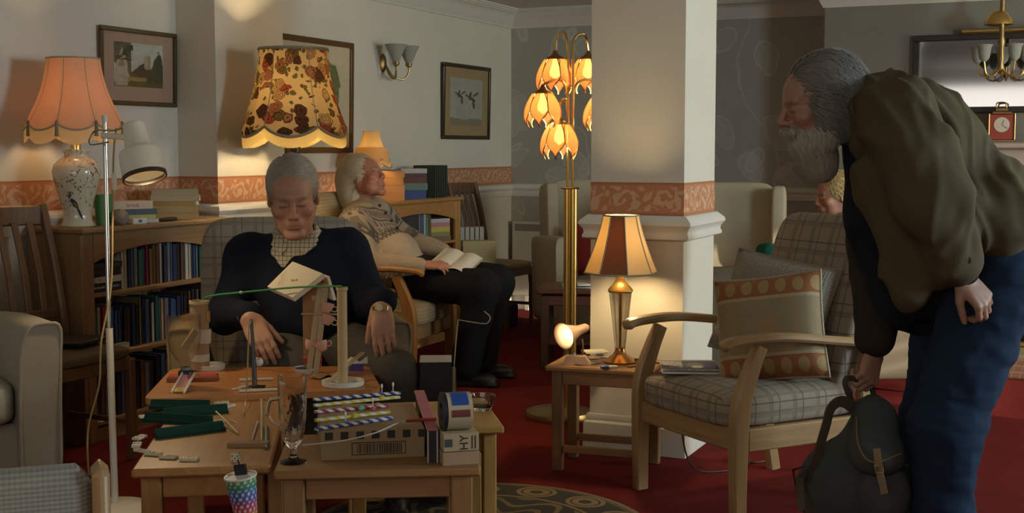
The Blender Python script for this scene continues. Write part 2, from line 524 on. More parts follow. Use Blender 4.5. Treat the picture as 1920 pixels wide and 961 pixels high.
def plaid(name, base, line, per=.105, w=.005):
    b = B(name)
    l1 = masked_lines(b, per, w); l2 = masked_lines(b, per, w * 4.2, (per * .43,) * 3); l3 = masked_lines(b, per, w * .6, (per * .3,) * 3)
    n = b.noise(scale=180, detail=2); big = b.noise(scale=7)
    c = b.mix(base, tuple(x * .84 for x in base), big)
    c = b.mix(c, line, l2 * .32); c = b.mix(c, line, l1 * .75); c = b.mix(c, line, l3 * .4)
    c = b.mix(c, (0, 0, 0), n * .22)
    return b.set(color=c, rough=.92, bump=n, strength=.3, dist=.001)

def shade_mat(name, colf, trans=.55, clear=0.0):
    """lamp-shade cloth: partly diffuse, partly letting the bulb's light through"""
    b = B(name); c = colf(b); t = b.t
    d = t.nodes.new('ShaderNodeBsdfDiffuse'); tr = t.nodes.new('ShaderNodeBsdfTranslucent'); mx = t.nodes.new('ShaderNodeMixShader')
    for q in (d, tr):
        if isinstance(c, X): b.link(c, q.inputs['Color'])
        else: q.inputs['Color'].default_value = (*c, 1)
    mx.inputs[0].default_value = trans
    t.links.new(d.outputs[0], mx.inputs[1]); t.links.new(tr.outputs[0], mx.inputs[2]); t.links.new(mx.outputs[0], b.out.inputs[0])
    if clear:
        tp = t.nodes.new('ShaderNodeBsdfTransparent'); m2 = t.nodes.new('ShaderNodeMixShader'); m2.inputs[0].default_value = clear
        if isinstance(c, X): b.link(c, tp.inputs[0])
        t.links.new(mx.outputs[0], m2.inputs[1]); t.links.new(tp.outputs[0], m2.inputs[2]); t.links.new(m2.outputs[0], b.out.inputs[0])
    return b.m

def bulb_mat(name, c, e): 
    b = B(name); return b.set(color=(1, 1, 1), Emission_Color=c, Emission_Strength=e)

def glass(name, c=(1, 1, 1), rough=.03, ior=1.5):
    b = B(name); return b.set(color=c, rough=rough, Transmission_Weight=1.0, IOR=ior)

vcol = B('painted_print'); VCOL = vcol.set(color=vcol.attr(), rough=.6)
vg = B('print_under_glass'); VGLOSS = vg.set(color=vg.attr(), rough=.35, Coat_Weight=.6, Coat_Roughness=.05)
BRASS = plain('brass', (.78, .56, .20), .28, 1.0, .06)
BRASS_DK = plain('old_brass', (.38, .27, .12), .38, 1.0, .12)
CHROME = plain('chrome', (.55, .55, .56), .15, 1.0, .03)
WHITE = plain('white_paint', (.66, .65, .61), .45, 0, .05)
BLACK = plain('black_plastic', (.012, .012, .013), .35)
BEECH = wood('beech', (.35, .225, .105), (.25, .15, .065), 1)
BEECHX = wood('beech_x', (.35, .225, .105), (.25, .15, .065), 0)
BEECHZ = wood('beech_z', (.34, .215, .10), (.245, .145, .065), 2)
PINE = wood('golden_pine', (.46, .235, .075), (.33, .15, .045), 0)
PINEZ = wood('golden_pine_z', (.44, .225, .07), (.32, .15, .045), 2)
OAK = wood('oak_y', (.30, .185, .085), (.20, .115, .05), 1)
OAKZ = wood('oak_z', (.28, .17, .08), (.19, .11, .05), 2)
DARKW = wood('dark_wood', (.10, .045, .02), (.05, .022, .011), 2)
PAPER = plain('paper', (.70, .66, .55), .8, 0, .06)
CARD = plain('cardboard', (.36, .25, .15), .85, 0, .08)
# ---------------------------------------------------------------- the room
ZC = 2.41; WL = -4.33; WB = 9.485; WR = 3.2; Y0 = -1.2
b = B('cream_wall'); n = b.noise(scale=3, detail=4); n2 = b.noise(scale=160, detail=2)
WALLM = b.set(color=b.mix((.60, .575, .495), (.67, .645, .565), n), rough=.75, bump=n2, strength=.06)
b = B('plain_grey_wall'); n = b.noise(scale=3, detail=4)
GREYM = b.set(color=b.mix((.20, .195, .165), (.235, .228, .195), n), rough=.8)
b = B('leaf_wallpaper')   # slate ground with faint outlined leaves on long stems
x, y, z = b.xyz(); d = b.noise(b.vec(x, z, 0.0), 2.0, 2, .5, 0, 1); dx, dy, dz = b.xyz(d)
u = x + (dx - .5) * .35; v = z + (dy - .5) * .35
w1 = (u * .8 + v * .6) ; w2 = (v * .8 - u * .6)
cell = b.voro(b.vec(w1 * 1.0, w2 * .62, 0.0), 3.6); cell2 = b.voro(b.vec(w2 * 1.0 + 3.1, w1 * .55, 0.0), 3.9)
ring = (cell - .36).abs().lt(.016).max((cell2 - .30).abs().lt(.014))
veins = ((w1 * 60 + (w2 * 14).sin() * 2).sin().gt(.9)) * cell.lt(.34)
stem = ((u * 4.1 + (v * 4).sin() * .7).sin()).abs().lt(.035)
c = b.mix((.37, .36, .31), (.46, .45, .39), cell.lt(.36) * b.noise(scale=5) + cell2.lt(.3) * .35)
c = b.mix(c, (.62, .60, .53), (ring * .7).max(veins * .35).max(stem * .6) * b.noise(scale=3.5))
PAPERM = b.set(color=c, rough=.7)
b = B('scroll_border')     # terracotta frieze with pale acanthus scrolls
x, y, z = b.xyz(); al = x + y
d = b.noise(b.vec(al, z, 0.0), 16, 2, .5, 0, 1); dx, dy, dz = b.xyz(d)
ua = al + (dx - .5) * .10; va = z + (dy - .5) * .10
cyc = (ua / .19).fract() - .5; sgn = ((ua / .38).fract().gt(.5)) * 2 - 1
rr = ((cyc * .19) * (cyc * .19) + (va + sgn * .012) * (va + sgn * .012)).sqrt(); th = (va + sgn * .012).atan2(cyc * .19) * sgn
spiral = ((rr * 150 + th * 1.0).sin()); frond = ((ua * 120 + va * 70 * sgn).sin() * .55 + (ua * 63 - va * 110).sin() * .5)
curl = spiral * rr.lt(.062) + frond * rr.gt(.055)
leaf = b.ramp((curl * .3 + .5).clamp(), [(.50, (0, 0, 0)), (.60, (1, 1, 1))])
inz = (z.abs().lt(.052)); det = b.noise(b.vec(al, z, 0.0), 60, 3)
leaf = b.xyz(leaf)[0] * inz
c = b.mix(b.mix((.42, .175, .08), (.50, .225, .115), det), b.mix((.60, .42, .27), (.52, .35, .21), det), leaf * .85)
c = b.mix(c, (.36, .14, .06), z.abs().gt(.060) * .8)
BORDM = b.set(color=c, rough=.7)
b = B('red_carpet'); n = b.noise(scale=260, detail=2); n2 = b.noise(scale=5, detail=4); n3 = b.voro(scale=14)
c = b.mix((.10, .012, .011), (.15, .020, .018), n2); c = b.mix(c, (.30, .04, .025), n3.lt(.10) * .35)
CARP = b.set(color=c, rough=.95, bump=n, strength=.5, dist=.003, Specular_IOR_Level=.05)
CEIL = plain('ceiling_paint', (.62, .60, .53), .85, 0, .03)
TRIM = plain('gloss_trim', (.66, .645, .59), .4, 0, .03)

def struct(name, g, m, **k): return put(name, g, m, kind='structure', **k)
struct('floor', bx(WL - .2, WR + .1, Y0, WB + .2, -.06, 0), CARP)
struct('ceiling', bx(WL - .2, WR + .1, Y0, WB + .2, ZC, ZC + .08), CEIL)
struct('wall_left', bx(WL - .15, WL, Y0, WB + .15, 0, ZC), WALLM)
struct('wall_back', bx(WL, WR, WB, WB + .15, 0, ZC), PAPERM)
PX0, PX1, PY0, PY1 = WL, -4.083, 5.335, 5.93
struct('wall_pier', bx(PX0, PX1, PY0, PY1, 0, ZC), WALLM)
CX0, CX1, CY0, CY1 = -1.974, -1.560, 5.150, 5.615
struct('wall_column', bx(CX0, CX1, CY0, CY1, 0, ZC), WALLM)
BX0, BY0 = -1.733, 8.98
struct('wall_chimney_breast', bx(BX0, WR, BY0, WB, 0, ZC), GREYM)
# right-hand wall with two window openings
W1 = (3.7, 4.9, 1.0, 2.25); W2 = (5.8, 8.1, .5, 2.2)
g = G()
for (a, c_, e, f_) in ((Y0, W1[0], 0, ZC), (W1[1], W2[0], 0, ZC), (W2[1], WB, 0, ZC), (W1[0], W1[1], 0, W1[2]), (W1[0], W1[1], W1[3], ZC), (W2[0], W2[1], 0, W2[2]), (W2[0], W2[1], W2[3], ZC)):
    g.g(bx(WR, WR + .12, a, c_, e, f_))
struct('wall_right', g, WALLM)
for i, W in enumerate((W1, W2)):
    g = G(); t = .05
    g.g(bx(WR + .02, WR + .09, W[0], W[0] + t, W[2], W[3])); g.g(bx(WR + .02, WR + .09, W[1] - t, W[1], W[2], W[3]))
    g.g(bx(WR + .02, WR + .09, W[0] + t, W[1] - t, W[2], W[2] + t)); g.g(bx(WR + .02, WR + .09, W[0] + t, W[1] - t, W[3] - t, W[3]))
    w = struct('window_%d' % (i + 1), g, WHITE)
    put('window_sill', bx(WR - .06, WR + .02, W[0] - .05, W[1] + .05, W[2] - .03, W[2], .006), WHITE, w)
put('pane', bx(WR + .05, WR + .056, W1[0] + .05, W1[1] - .05, W1[2] + .05, W1[3] - .05), plain('opaque_pane', (.7, .74, .76), .6), [o for o in sc.objects if o.name == 'window_1'][0])  # opaque sheet added to keep the sun out of the near window
W3 = (-2.2, 1.0, 1.0, 2.2); g = G()
for (a, c_, e, f_) in ((WL, W3[0], 0, ZC), (W3[1], WR, 0, ZC), (W3[0], W3[1], 0, W3[2]), (W3[0], W3[1], W3[3], ZC)): g.g(bx(a, c_, Y0 - .12, Y0, e, f_))
struct('wall_front_added', g, WALLM)  # unseen wall added to hold the rear fill light
g = G()
for q in (W3[0] + .03, -1.13, -.07, W3[1] - .03): g.g(bx(q - .03, q + .03, Y0 - .09, Y0 - .02, W3[2], W3[3]))
for q in (W3[2] + .03, W3[3] - .03): g.g(bx(W3[0], W3[1], Y0 - .085, Y0 - .025, q - .03, q + .03))
w = struct('window_3', g, WHITE); put('window_sill', bx(W3[0] - .05, W3[1] + .05, Y0 - .02, Y0 + .06, W3[2] - .03, W3[2], .006), WHITE, w)  # frame and sill added around the rear fill light
sl = mesh('slat', box(.05, 2.2, .003, 0, M=RY(8)))
bl = thing('venetian_blind', 'white slatted blind hanging in the far window of the right wall', 'blind', (WR - .04, 6.95, 2.21))
put('head_rail', box(.05, 2.26, .04, .005), WHITE, bl)
for i in range(16): put('slat', sl, WHITE, bl, (0, 0, -.08 - .1 * i))
for q in (-.6, .6): put('ladder_cord', tube([(0, q, 0), (0, q, -1.6)], .002, 6), WHITE, bl)

# mouldings run along closed or open plan paths; profile (out from wall, up)
def mould(path, prof, side, closed=False):
    """path: plan points; prof: (offset, z); mitred; side=+1 offsets to the left of travel"""
    P = [np.array(p, float) for p in path]; n = len(P); V = []; m = len(prof)
    for i in range(n):
        if closed: a, c_ = P[i] - P[i - 1], P[(i + 1) % n] - P[i]
        else:
            a = P[i] - P[i - 1] if i else P[1] - P[0]; c_ = P[i + 1] - P[i] if i < n - 1 else a
        a = a / np.linalg.norm(a); c_ = c_ / np.linalg.norm(c_)
        na = np.array([-a[1], a[0]]) * side; nc = np.array([-c_[1], c_[0]]) * side
        mv = (na + nc) / (1 + na @ nc)
        for (o, z) in prof: q = P[i] + mv * o; V.append((q[0], q[1], z))
    F = []
    for i in range(n if closed else n - 1):
        k = (i + 1) % n
        for j in range(m): F.append((i * m + j, k * m + j, k * m + (j + 1) % m, i * m + (j + 1) % m))
    g = G().add(V, F)
    if not closed: g.f += [tuple(range(m)), tuple((n - 1) * m + j for j in range(m - 1, -1, -1))]; g.m += [0, 0]
    return g
RAIL = [(0, 1.020), (.016, 1.016), (.026, 1.003), (.030, .985), (.022, .970), (.014, .962), (.016, .948), (.010, .935), (.010, .920), (0, .917)]
COLRAIL = [(0, 1.020), (.012, 1.020), (.040, .994), (.042, .980), (.026, .960), (.024, .944), (.030, .932), (.028, .922), (.006, .914), (0, .912)]
CORN = [(0, 2.262), (.012, 2.262), (.016, 2.275), (.022, 2.282), (.045, 2.335), (.085, 2.372), (.092, 2.374), (.092, 2.382), (.106, 2.384), (.106, 2.394), (.118, 2.396), (.120, 2.409), (0, 2.409)]
BASE = [(0, .155), (.010, .155), (.014, .140), (.012, .128), (.022, .118), (.024, .0), (0, .0)]
lpath = [(WL, Y0), (WL, PY0), (PX1, PY0), (PX1, PY1), (WL, PY1), (WL, WB), (BX0, WB), (BX0, BY0), (WR, BY0)]
cpath = [(CX0, CY0), (CX1, CY0), (CX1, CY1), (CX0, CY1)]
struct('trim_1', mould(lpath[:7], RAIL, -1), TRIM)
struct('trim_2', mould(cpath, COLRAIL, -1, True), TRIM)
struct('trim_3', mould(lpath, CORN, -1), CEIL)
struct('trim_4', mould(cpath, CORN, -1, True), CEIL)
struct('baseboard_left', mould(lpath, BASE, -1), TRIM)
struct('baseboard_column', mould(cpath, BASE, -1, True), TRIM)
# printed border paper above the rail: thin strips pasted on
BZ = 1.090
def strip(name, path, side, closed=False):
    return struct(name, mould(path, [(0, -.069), (.0012, -.069), (.0012, .069), (0, .069)], side, closed), BORDM, loc=(0, 0, BZ), smooth=0)
strip('trim_5', lpath[:6], -1); strip('trim_6', cpath, -1, True)

# panel heater under the rail of the back wall
hp = wy(1000, 450, WB - .05)
h = thing('panel_heater', 'white flat electric panel heater on the grey wall', 'heater', (WL + .47, WB - .05, .12))
put('panel', box(.86, .045, .60, .006, (0, 0, .30)), plain('heater_enamel', (.62, .60, .52), .5), h)
put('top_grille', box(.80, .05, .055, .004, (0, -.003, .55)), plain('heater_grille', (.25, .245, .22), .6), h)
for q in (-.3, .3): put('foot', box(.03, .04, .12, 0, (q, -.002, -.06)), plain('heater_enamel', (.42, .41, .36)), h)
# grey skirting plug socket beside the column
s = put('wall_socket', box(.012, .085, .085, .003), WHITE, loc=(CX0 - .006, CY0 + .12, .45), label='small white wall socket on the hidden side of the column', cat='socket')
# ---------------------------------------------------------------- seating
PLAID = plaid('plaid_cloth', (.31, .26, .195), (.09, .068, .055))
PLAID2 = plaid('plaid_cloth_small', (.37, .32, .24), (.15, .10, .07), .085, .004)
b = B('ribbed_beige'); x, y, z = b.xyz(); r = ((z * 330).sin() * .5 + .5); n = b.noise(scale=120)
RIBBED = b.set(color=b.mix((.42, .33, .19), (.30, .23, .13), r * .6 + n * .3), rough=.9, bump=r, strength=.4, dist=.002)
b = B('woven_grey'); x, y, z = b.xyz(); q = ((z * 800).sin() * .5 + .5) * .6 + ((x * 700).sin() * .5 + .5) * .25; n = b.noise(scale=90)
WOVEN = b.set(color=b.mix((.30, .285, .25), (.16, .15, .13), (q + n * .3).clamp()), rough=.9, bump=q, strength=.5, dist=.002)
GREYUP = fabric('grey_linen', (.42, .39, .32), (.32, .295, .24), 200)
CREAMUP = fabric('cream_upholstery', (.50, .45, .33), (.43, .38, .27), 160)
TANUP = fabric('tan_upholstery', (.33, .25, .14), (.24, .18, .10), 160)

def cushion_block(w, d, h, r, c=(0, 0, 0), crown=.02, n=12):
    """soft block: super-ellipsoid sides and slightly crowned top"""
    def f(u, v):
        a = 2 * math.pi * u; b_ = math.pi * (v - .5)
        e = .28
        def sp(q, p): return math.copysign(abs(q) ** p, q)
        X_ = sp(math.cos(b_), e) * sp(math.cos(a), e); Y_ = sp(math.cos(b_), e) * sp(math.sin(a), e); Z_ = sp(math.sin(b_), e * 1.3)
        return (c[0] + X_ * w / 2, c[1] + Y_ * d / 2, c[2] + Z_ * h / 2 + crown * (1 - X_ * X_) * (1 - Y_ * Y_) * (1 if Z_ > 0 else 0))
    return surf(f, 40, 16, True)

def show_wood_chair(name, label, loc, rz, seat_m, back_m, wood_m=(BEECH, BEECHZ), group=None, back_top=1.03):
    t = thing(name, label, 'armchair', loc, rz, group); W, D = .30, .29
    for s in (-1, 1):
        # front post: straight leg, then curving back up to the arm
        p = bez([(s * W, -D, 0), (s * W, -D - .002, .25), (s * W, -D + .005, .42), (s * W, -D + .045, .54), (s * W, -D + .085, .625)], 20)
        put('front_leg', sweep(p, rrect(.042, .062, .008), [(1, .85 + .3 * min(1, q[2] / .4) - .35 * max(0, (q[2] - .42) / .2)) for q in p], up=(0, 1, 0)), wood_m[1], t)
        p = bez([(s * W, D + .07, 0), (s * W, D + .02, .25), (s * W, D - .02, .42), (s * W, D + .0, .60)], 14)
        put('rear_leg', sweep(p, rrect(.038, .05, .006), up=(0, 1, 0)), wood_m[1], t)
        p = bez([(s * (W - .005), -D - .075, .628), (s * W, -D - .03, .648), (s * (W + .006), -D + .16, .655), (s * (W + .004), .1, .628), (s * W, D + .03, .60)], 26)
        w = [(1, 1)] * len(p); w[0] = (.55, .6); w[1] = (.85, .9)
        put('arm', sweep(p, rrect(.058, .030, .009), w), wood_m[0], t)
        put('side_rail', bx(s * W - .016, s * W + .016, -D + .03, D, .265, .345, .005), wood_m[0], t)
    put('front_rail', bx(-W + .02, W - .02, -D - .012, -D + .016, .265, .345, .005), BEECHX, t)
    put('back_rail', bx(-W + .02, W - .02, D - .02, D + .01, .27, .34, .005), BEECHX, t)
    put('seat_cushion', cushion_block(.575, .62, .125, .05, (0, -.02, .395), .028), seat_m, t, smooth=180)
    bk = cushion_block(.54, .135, .70, .05, (0, 0, .35), 0).xf(T(0, D - .075, .37) @ RX(-15))
    put('backrest', bk, back_m, t, smooth=180)
    return t

def loc_world(root, rz, p): 
    c, s = math.cos(rz), math.sin(rz); return (root[0] + c * p[0] - s * p[1], root[1] + s * p[0] + c * p[1], (root[2] if len(root) > 2 else 0) + p[2])

# right-hand chair with the two cushions
RC = (-1.141, 4.652, 0); RCR = math.radians(-37.6)
show_wood_chair('wooden_armchair', 'pale wooden armchair with plaid seat and back, two cushions and a magazine on it', RC, RCR, PLAID, PLAID)
# scatter cushions
b = B('ribbed_cushion_cloth'); x, y, z = b.xyz(); q = ((z * 760).sin() * .5 + .5); q2 = ((x * 640).sin() * .5 + .5)
CUSH1 = b.set(color=b.mix((.34, .30, .24), (.17, .145, .11), (q * .5 + q2 * .25)), rough=.95, bump=q + q2, strength=.6, dist=.003)
b = B('printed_cushion_cloth'); x, y, z = b.xyz()
band = z.abs().gt(.105); oval = (((x / .062 + .5).fract() - .5) * .062 / .020)._b('POWER', 2.0) + ((z.abs() - .145) / .027)._b('POWER', 2.0)
d = b.noise(b.vec(x, z, 0.0), 7, 2, .5, 0, 1); dx, dy, dz = b.xyz(d); u = x + (dx - .5) * .08; v = z + (dy - .5) * .08
rr = (u * u + v * v).sqrt(); rg = ((rr * 62).sin()).gt(.72) * rr.lt(.125)
nn = b.noise(scale=30, detail=3)
c = b.mix((.27, .215, .12), (.22, .165, .085), nn); c = b.mix(c, (.33, .17, .06), rg * .55)
c = b.mix(c, b.mix((.27, .10, .03), (.22, .08, .025), nn), band); c = b.mix(c, (.31, .21, .09), oval.lt(1.0) * band * .9)
c = b.mix(c, (.35, .27, .16), (z.abs() - .103).abs().lt(.006))
CUSH2 = b.set(color=c, rough=.8)
def cushion(name, label, w, h, t, lp, rot, m, pipe):
    o = thing(name, label, 'cushion', loc_world(RC, RCR, lp), 0)
    o.rotation_euler = (Matrix.Rotation(RCR, 3, 'Z') @ Matrix.Rotation(math.radians(rot[2]), 3, 'Z') @ Matrix.Rotation(math.radians(rot[0]), 3, 'X') @ Matrix.Rotation(math.radians(rot[1]), 3, 'Y')).to_euler()
    put('cover', pillow(w, h, t, 18), m, o, smooth=180)
    k = .07 * .7
    P = []
    for i in range(64):
        q = i / 64 * 4; e = int(q); f = (q - e) * 2 - 1
        a, b_ = [(f, -1), (1, f), (-f, 1), (-1, -f)][e]
        P.append((a * (1 - k * (1 - b_ * b_)) * w / 2, 0, b_ * (1 - k * (1 - a * a)) * h / 2))
    put('piping', tube(P, .0055, 6, closed=True, up=(0, 1, 0)), pipe, o)
    return o
cushion('scatter_cushion', 'brown ribbed square cushion leaning on the plaid chair back', .44, .40, .15, (-.03, .125, .70), (-20, 8, 24), CUSH1, plain('brown_cord', (.25, .2, .15)))
cushion('scatter_cushion', 'orange and cream printed cushion with a row of ovals on the plaid seat', .395, .385, .14, (.115, -.01, .654), (-14, -9, 36), CUSH2, plain('green_cord', (.28, .24, .15)))

# man in the cardigan: upholstered armchair with plaid back
M1R = np.array([*at(578, 600, 5.1)[:2], 0.0])
def tub_chair(name, label, loc, rz, m_back, m_arm, W=.37, top=.98, arm=.645, group=None, seat_z=.43, wing=False, bw=None, af=-.36):
    t = thing(name, label, 'armchair', loc, rz, group)
    put('base', bx(-W + .02, W - .02, af + .06, .34, .09, .34 if seat_z > .41 else .31, .03), m_arm, t)
    for s in (-1, 1):
        def f(u, v, s=s):
            y = af + (.36 - af) * v; a = 2 * math.pi * u
            w = .068; hh = (arm + .012 * math.sin(math.pi * v) - .035 * v - .10) / 2; zc = .10 + hh
            e = .45
            X_ = math.copysign(abs(math.cos(a)) ** e, math.cos(a)) * w; Z_ = math.copysign(abs(math.sin(a)) ** .35, math.sin(a)) * hh
            fl = .02 * max(0, math.sin(a)) * s
            return (s * (W - .01) + X_ + fl, y - .02 * math.sin(a) * (1 - v), zc + Z_)
        A = surf(f, 28, 12, True); m = 12
        A.f.append(tuple(i * m for i in range(27, -1, -1))); A.f.append(tuple(i * m + m - 1 for i in range(28))); A.m += [0, 0]
        put('arm', A, m_arm, t, smooth=50)
        P = [np.array(A.v[i * m]) + np.array([0, -.002, 0]) for i in range(28)]
        put('piping', tube(P, .006, 6, closed=True, up=(0, 1, 0)), m_arm, t)
        for y in (-.27, .3): put('foot', lathe([(.015, 0), (.022, .10)], 10).xf(T(s * (W - .05), y, 0)), DARKW, t)
    put('seat_cushion', cushion_block(2 * W - .15, .24 - af, .16, .05, (0, (af + .24) / 2, seat_z - .06), .02), m_back, t, smooth=180)
    put('backrest', cushion_block(bw or 2 * W - .10, .17, top - .32, .05, (0, 0, (top - .32) / 2), 0).xf(T(0, .27, .34) @ RX(-10)), m_back, t, smooth=180)
    if wing:
        for s in (-1, 1): put('wing', cushion_block(.09, .26, top - .60, .04, (0, 0, 0), 0).xf(T(s * (W - .035), .235, (top + .58) / 2) @ RX(-8)), m_back, t, smooth=180)
    return t
tub_chair('upholstered_armchair', 'tan padded armchair with plaid back under the man in the navy cardigan', M1R + np.array([-.075, -.03, 0]), YAW + math.radians(13), PLAID2, TANUP, W=.392, top=1.0, arm=.635, bw=.68, af=-.24, seat_z=.40)

# sleeper's chair, seen from its side, facing right
M2R = np.array([*at(672, 600, 7.40)[:2], 0.0])
M2A = YAW + math.radians(72)
show_wood_chair('wooden_armchair', 'honey wooden armchair with ribbed beige upholstery under the dozing man in the patterned jumper', np.array([*at(719, 600, 7.25)[:2], 0.0]), M2A, RIBBED, RIBBED, (PINE, PINEZ))

# grey armchair at the left edge: one arm and a bit of seat show
gp = at(74, 700, 4.45)
ga = YAW + math.radians(36); off = (.34, -.36)
tub_chair('upholstered_armchair', 'grey linen armchair with piped arm in front of the slatted chair', (gp[0] - off[0] * math.cos(ga) + off[1] * math.sin(ga), gp[1] - off[0] * math.sin(ga) - off[1] * math.cos(ga), 0), ga, GREYUP, GREYUP, W=.35, arm=.70, top=.92, seat_z=.48)

# low woven chair back at the bottom left
fp = at(128, 868, 2.25)
fr = YAW + math.radians(20)
t = thing('lounge_chair', 'woven grey lounge chair with rounded wooden edge, only its back top showing', 'chair', (fp[0] - .22 * math.cos(fr) + .02, fp[1] - .22 * math.sin(fr), 0), fr)
ztop = fp[2]
put('backrest', box(.49, .085, ztop - .30, .028, (0, 0, .30 + (ztop - .30) / 2)), WOVEN, t, smooth=70)
for s in (-1, 1):
    put('side_frame', box(.030, .098, ztop, .013, (s * .258, 0, ztop / 2 - .002)), BEECHZ, t, smooth=70)
    put('front_leg', box(.03, .04, .34, .006, (s * .26, .46, .17)), BEECHZ, t)
    put('rail', box(.03, .46, .05, .006, (s * .26, .23, .28)), BEECH, t)
put('seat', cushion_block(.50, .50, .12, .03, (0, .24, .34), .01), WOVEN, t, smooth=180)

# slatted dining chairs (one by the bookcase, one piled with books in the far corner)
def slat_chair(name, label, loc, rz, m, cush=None, top=1.02, turned=False, group=None):
    t = thing(name, label, 'chair', loc, rz, group)
    for s in (-1, 1):
        put('rear_post', sweep(bez([(s * .20, .24, 0), (s * .20, .19, .44), (s * .195, .22, .75), (s * .19, .29, top)], 18), rrect(.034, .04, .008), up=(0, 1, 0)), m, t)
        if turned: put('front_leg', lathe([(.016, 0), (.02, .04), (.014, .08), (.022, .16), (.018, .3), (.024, .36), (.022, .43)], 14).xf(T(s * .20, -.19, 0)), m, t)
        else: put('front_leg', box(.036, .036, .43, .005, (s * .20, -.19, .215)), m, t)
        put('side_rail', box(.022, .37, .055, .004, (s * .20, 0, .41)), m, t)
        put('side_stretcher', box(.018, .37, .022, .003, (s * .20, 0, .16)), m, t)
    put('top_rail', sweep(bez([(-.20, .285, top - .045), (0, .31, top - .04), (.20, .285, top - .045)], 10), rrect(.022, .085, .006)), m, t)
    put('lower_rail', box(.38, .022, .04, .004, (0, .212, .60)), m, t)
    for i in range(4):
        x_ = -.12 + .08 * i
        put('slat', sweep([(x_, .212, .60), (x_, .235, .78), (x_, .29, top - .07)], rrect(.032, .012, .003), up=(0, 1, 0)), m, t)
    put('front_rail', box(.38, .022, .055, .004, (0, -.19, .41)), m, t)
    put('seat', cushion_block(.43, .42, .05, .02, (0, 0, .455), .015) if cush else box(.43, .42, .025, .008, (0, 0, .447)), cush or m, t, smooth=180 if cush else 40)
    return t
WALNUT = wood('walnut', (.16, .085, .038), (.09, .045, .02), 2)
sp_ = gz(112, 668, .45); sr = YAW + math.radians(62)
SCL = (sp_[0], sp_[1], 0)
slat_chair('dining_chair', 'dark slat-back dining chair turned beside the bookcase behind the grey armchair', SCL, sr, WALNUT, fabric('brown_seat', (.16, .12, .075), (.11, .08, .05)), top=1.06)
put('leather_folder', box(.24, .30, .018, .004), plain('black_leather', (.012, .011, .012), .5), loc=(sp_[0] - .03, sp_[1] + .05, .510), rot=sr + .3, label='thin black folder lying on the dark dining chair seat', cat='folder')
cp_ = gz(925, 492, .47); cr = YAW + math.radians(62)
BCH = (cp_[0] + .02, cp_[1] + .0, 0)
slat_chair('dining_chair', 'dark dining chair with turned legs and beige seat piled with books in the far corner', BCH, cr, WALNUT, fabric('beige_seat', (.45, .37, .2), (.36, .29, .15)), top=1.05, turned=True)

# cream wing chairs beyond the column
def at_floor(px, d): p = at(px, 480, d); return (p[0], p[1], 0)
tub_chair('wing_chair', 'cream wing armchair behind the brass floor lamp, mostly hidden by the column', at_floor(1128, 8.8), YAW + math.radians(12), CREAMUP, CREAMUP, W=.35, top=1.07, arm=.72, wing=True)
tub_chair('wing_chair', 'cream wing armchair with rolled arm showing between column and plaid chair', at_floor(1362, 8.05), YAW + math.radians(-14), CREAMUP, CREAMUP, W=.345, top=1.07, arm=.66, wing=True)
put('scatter_cushion', pillow(.36, .36, .13), plain('red_velvet', (.20, .015, .012), .9), loc=tuple(at(1120, 468, 8.62)), rot=(math.radians(-12), 0, YAW), smooth=180, label='dark red cushion in the cream wing chair behind the lamp', cat='cushion')
# low-backed sofa chair turned away, behind the plaid chair
bp = at(1402, 500, 6.15)
t = thing('box_armchair', 'plain brown square-backed armchair turned away behind the plaid chair', 'armchair', (bp[0], bp[1], 0), YAW + math.radians(6))
BRUP = fabric('brown_plain', (.16, .135, .095), (.12, .10, .07))
put('backrest', box(.62, .13, bp[2] - .10, .03, (0, 0, .10 + (bp[2] - .10) / 2)), BRUP, t)
put('seat', box(.40, .40, .34, .03, (0, .26, .26)), BRUP, t)
for s in (-1, 1): put('arm', box(.12, .44, .46, .03, (s * .25, .25, .33)), BRUP, t)
for s in (-1, 1):
    for y in (-.02, .42): put('foot', box(.05, .05, .10, .004, (s * .25, y, .05)), DARKW, t)

# ---------------------------------------------------------------- bookcases
def arch(w, h, rise, n=18):
    """apron board outline in (u,z): top straight, underside arched"""
    o = [(-w / 2, 0), (-w / 2, h)]
    pts = [(-w / 2 + w * i / n, -0.0 + rise * math.sin(math.pi * i / n) ** .8 if 0 < i < n else 0) for i in range(n + 1)]
    return [(-w / 2, h), (w / 2, h)] + [(p[0], p[1]) for p in reversed(pts)]
def bookcase(name, label, y0, y1, zt, shelves, depth=.31, m=(OAK, OAKZ)):
    L = y1 - y0; t = thing(name, label, 'bookcase', (WL + .025, (y0 + y1) / 2, 0)); d = depth; h = L / 2
    put('top', bx(-.005, d + .025, -h - .02, h + .02, zt - .028, zt, .008), m[0], t)
    for s in (-1, 1):
        put('side_panel', bx(0, d, s * h - .011, s * h + .011, 0, zt - .028, .002), m[1], t)
        put('stile', bx(d - .022, d, s * (h - .012) - .055 if s > 0 else s * (h - .012), s * (h - .012) if s > 0 else s * (h - .012) + .055, .0, zt - .029, .003), m[1], t)
    put('back_panel', bx(0, .008, -h + .012, h - .012, .06, zt - .03), m[1], t)
    A = prism(arch(L - .136, .13, .062), -.010, .010).xf(T(d - .011, 0, zt - .158) @ Matrix(((0, 0, 1, 0), (1, 0, 0, 0), (0, 1, 0, 0), (0, 0, 0, 1))))
    put('arched_apron', A, m[0], t)
    for z in shelves: put('shelf', bx(.01, d - .004, -h + .012, h - .012, z - .02, z, .003), m[0], t)
    put('plinth', bx(d - .03, d - .012, -h + .068, h - .068, 0, .06), m[0], t)
    return t
BC1 = (4.27, 5.275)
zsh = [.09, .39, .665]
bookcase('bookcase', 'low oak bookcase with arched apron beside the pier, vase lamp on top', *BC1, .958, zsh)
BC2 = (6.72, 7.90)
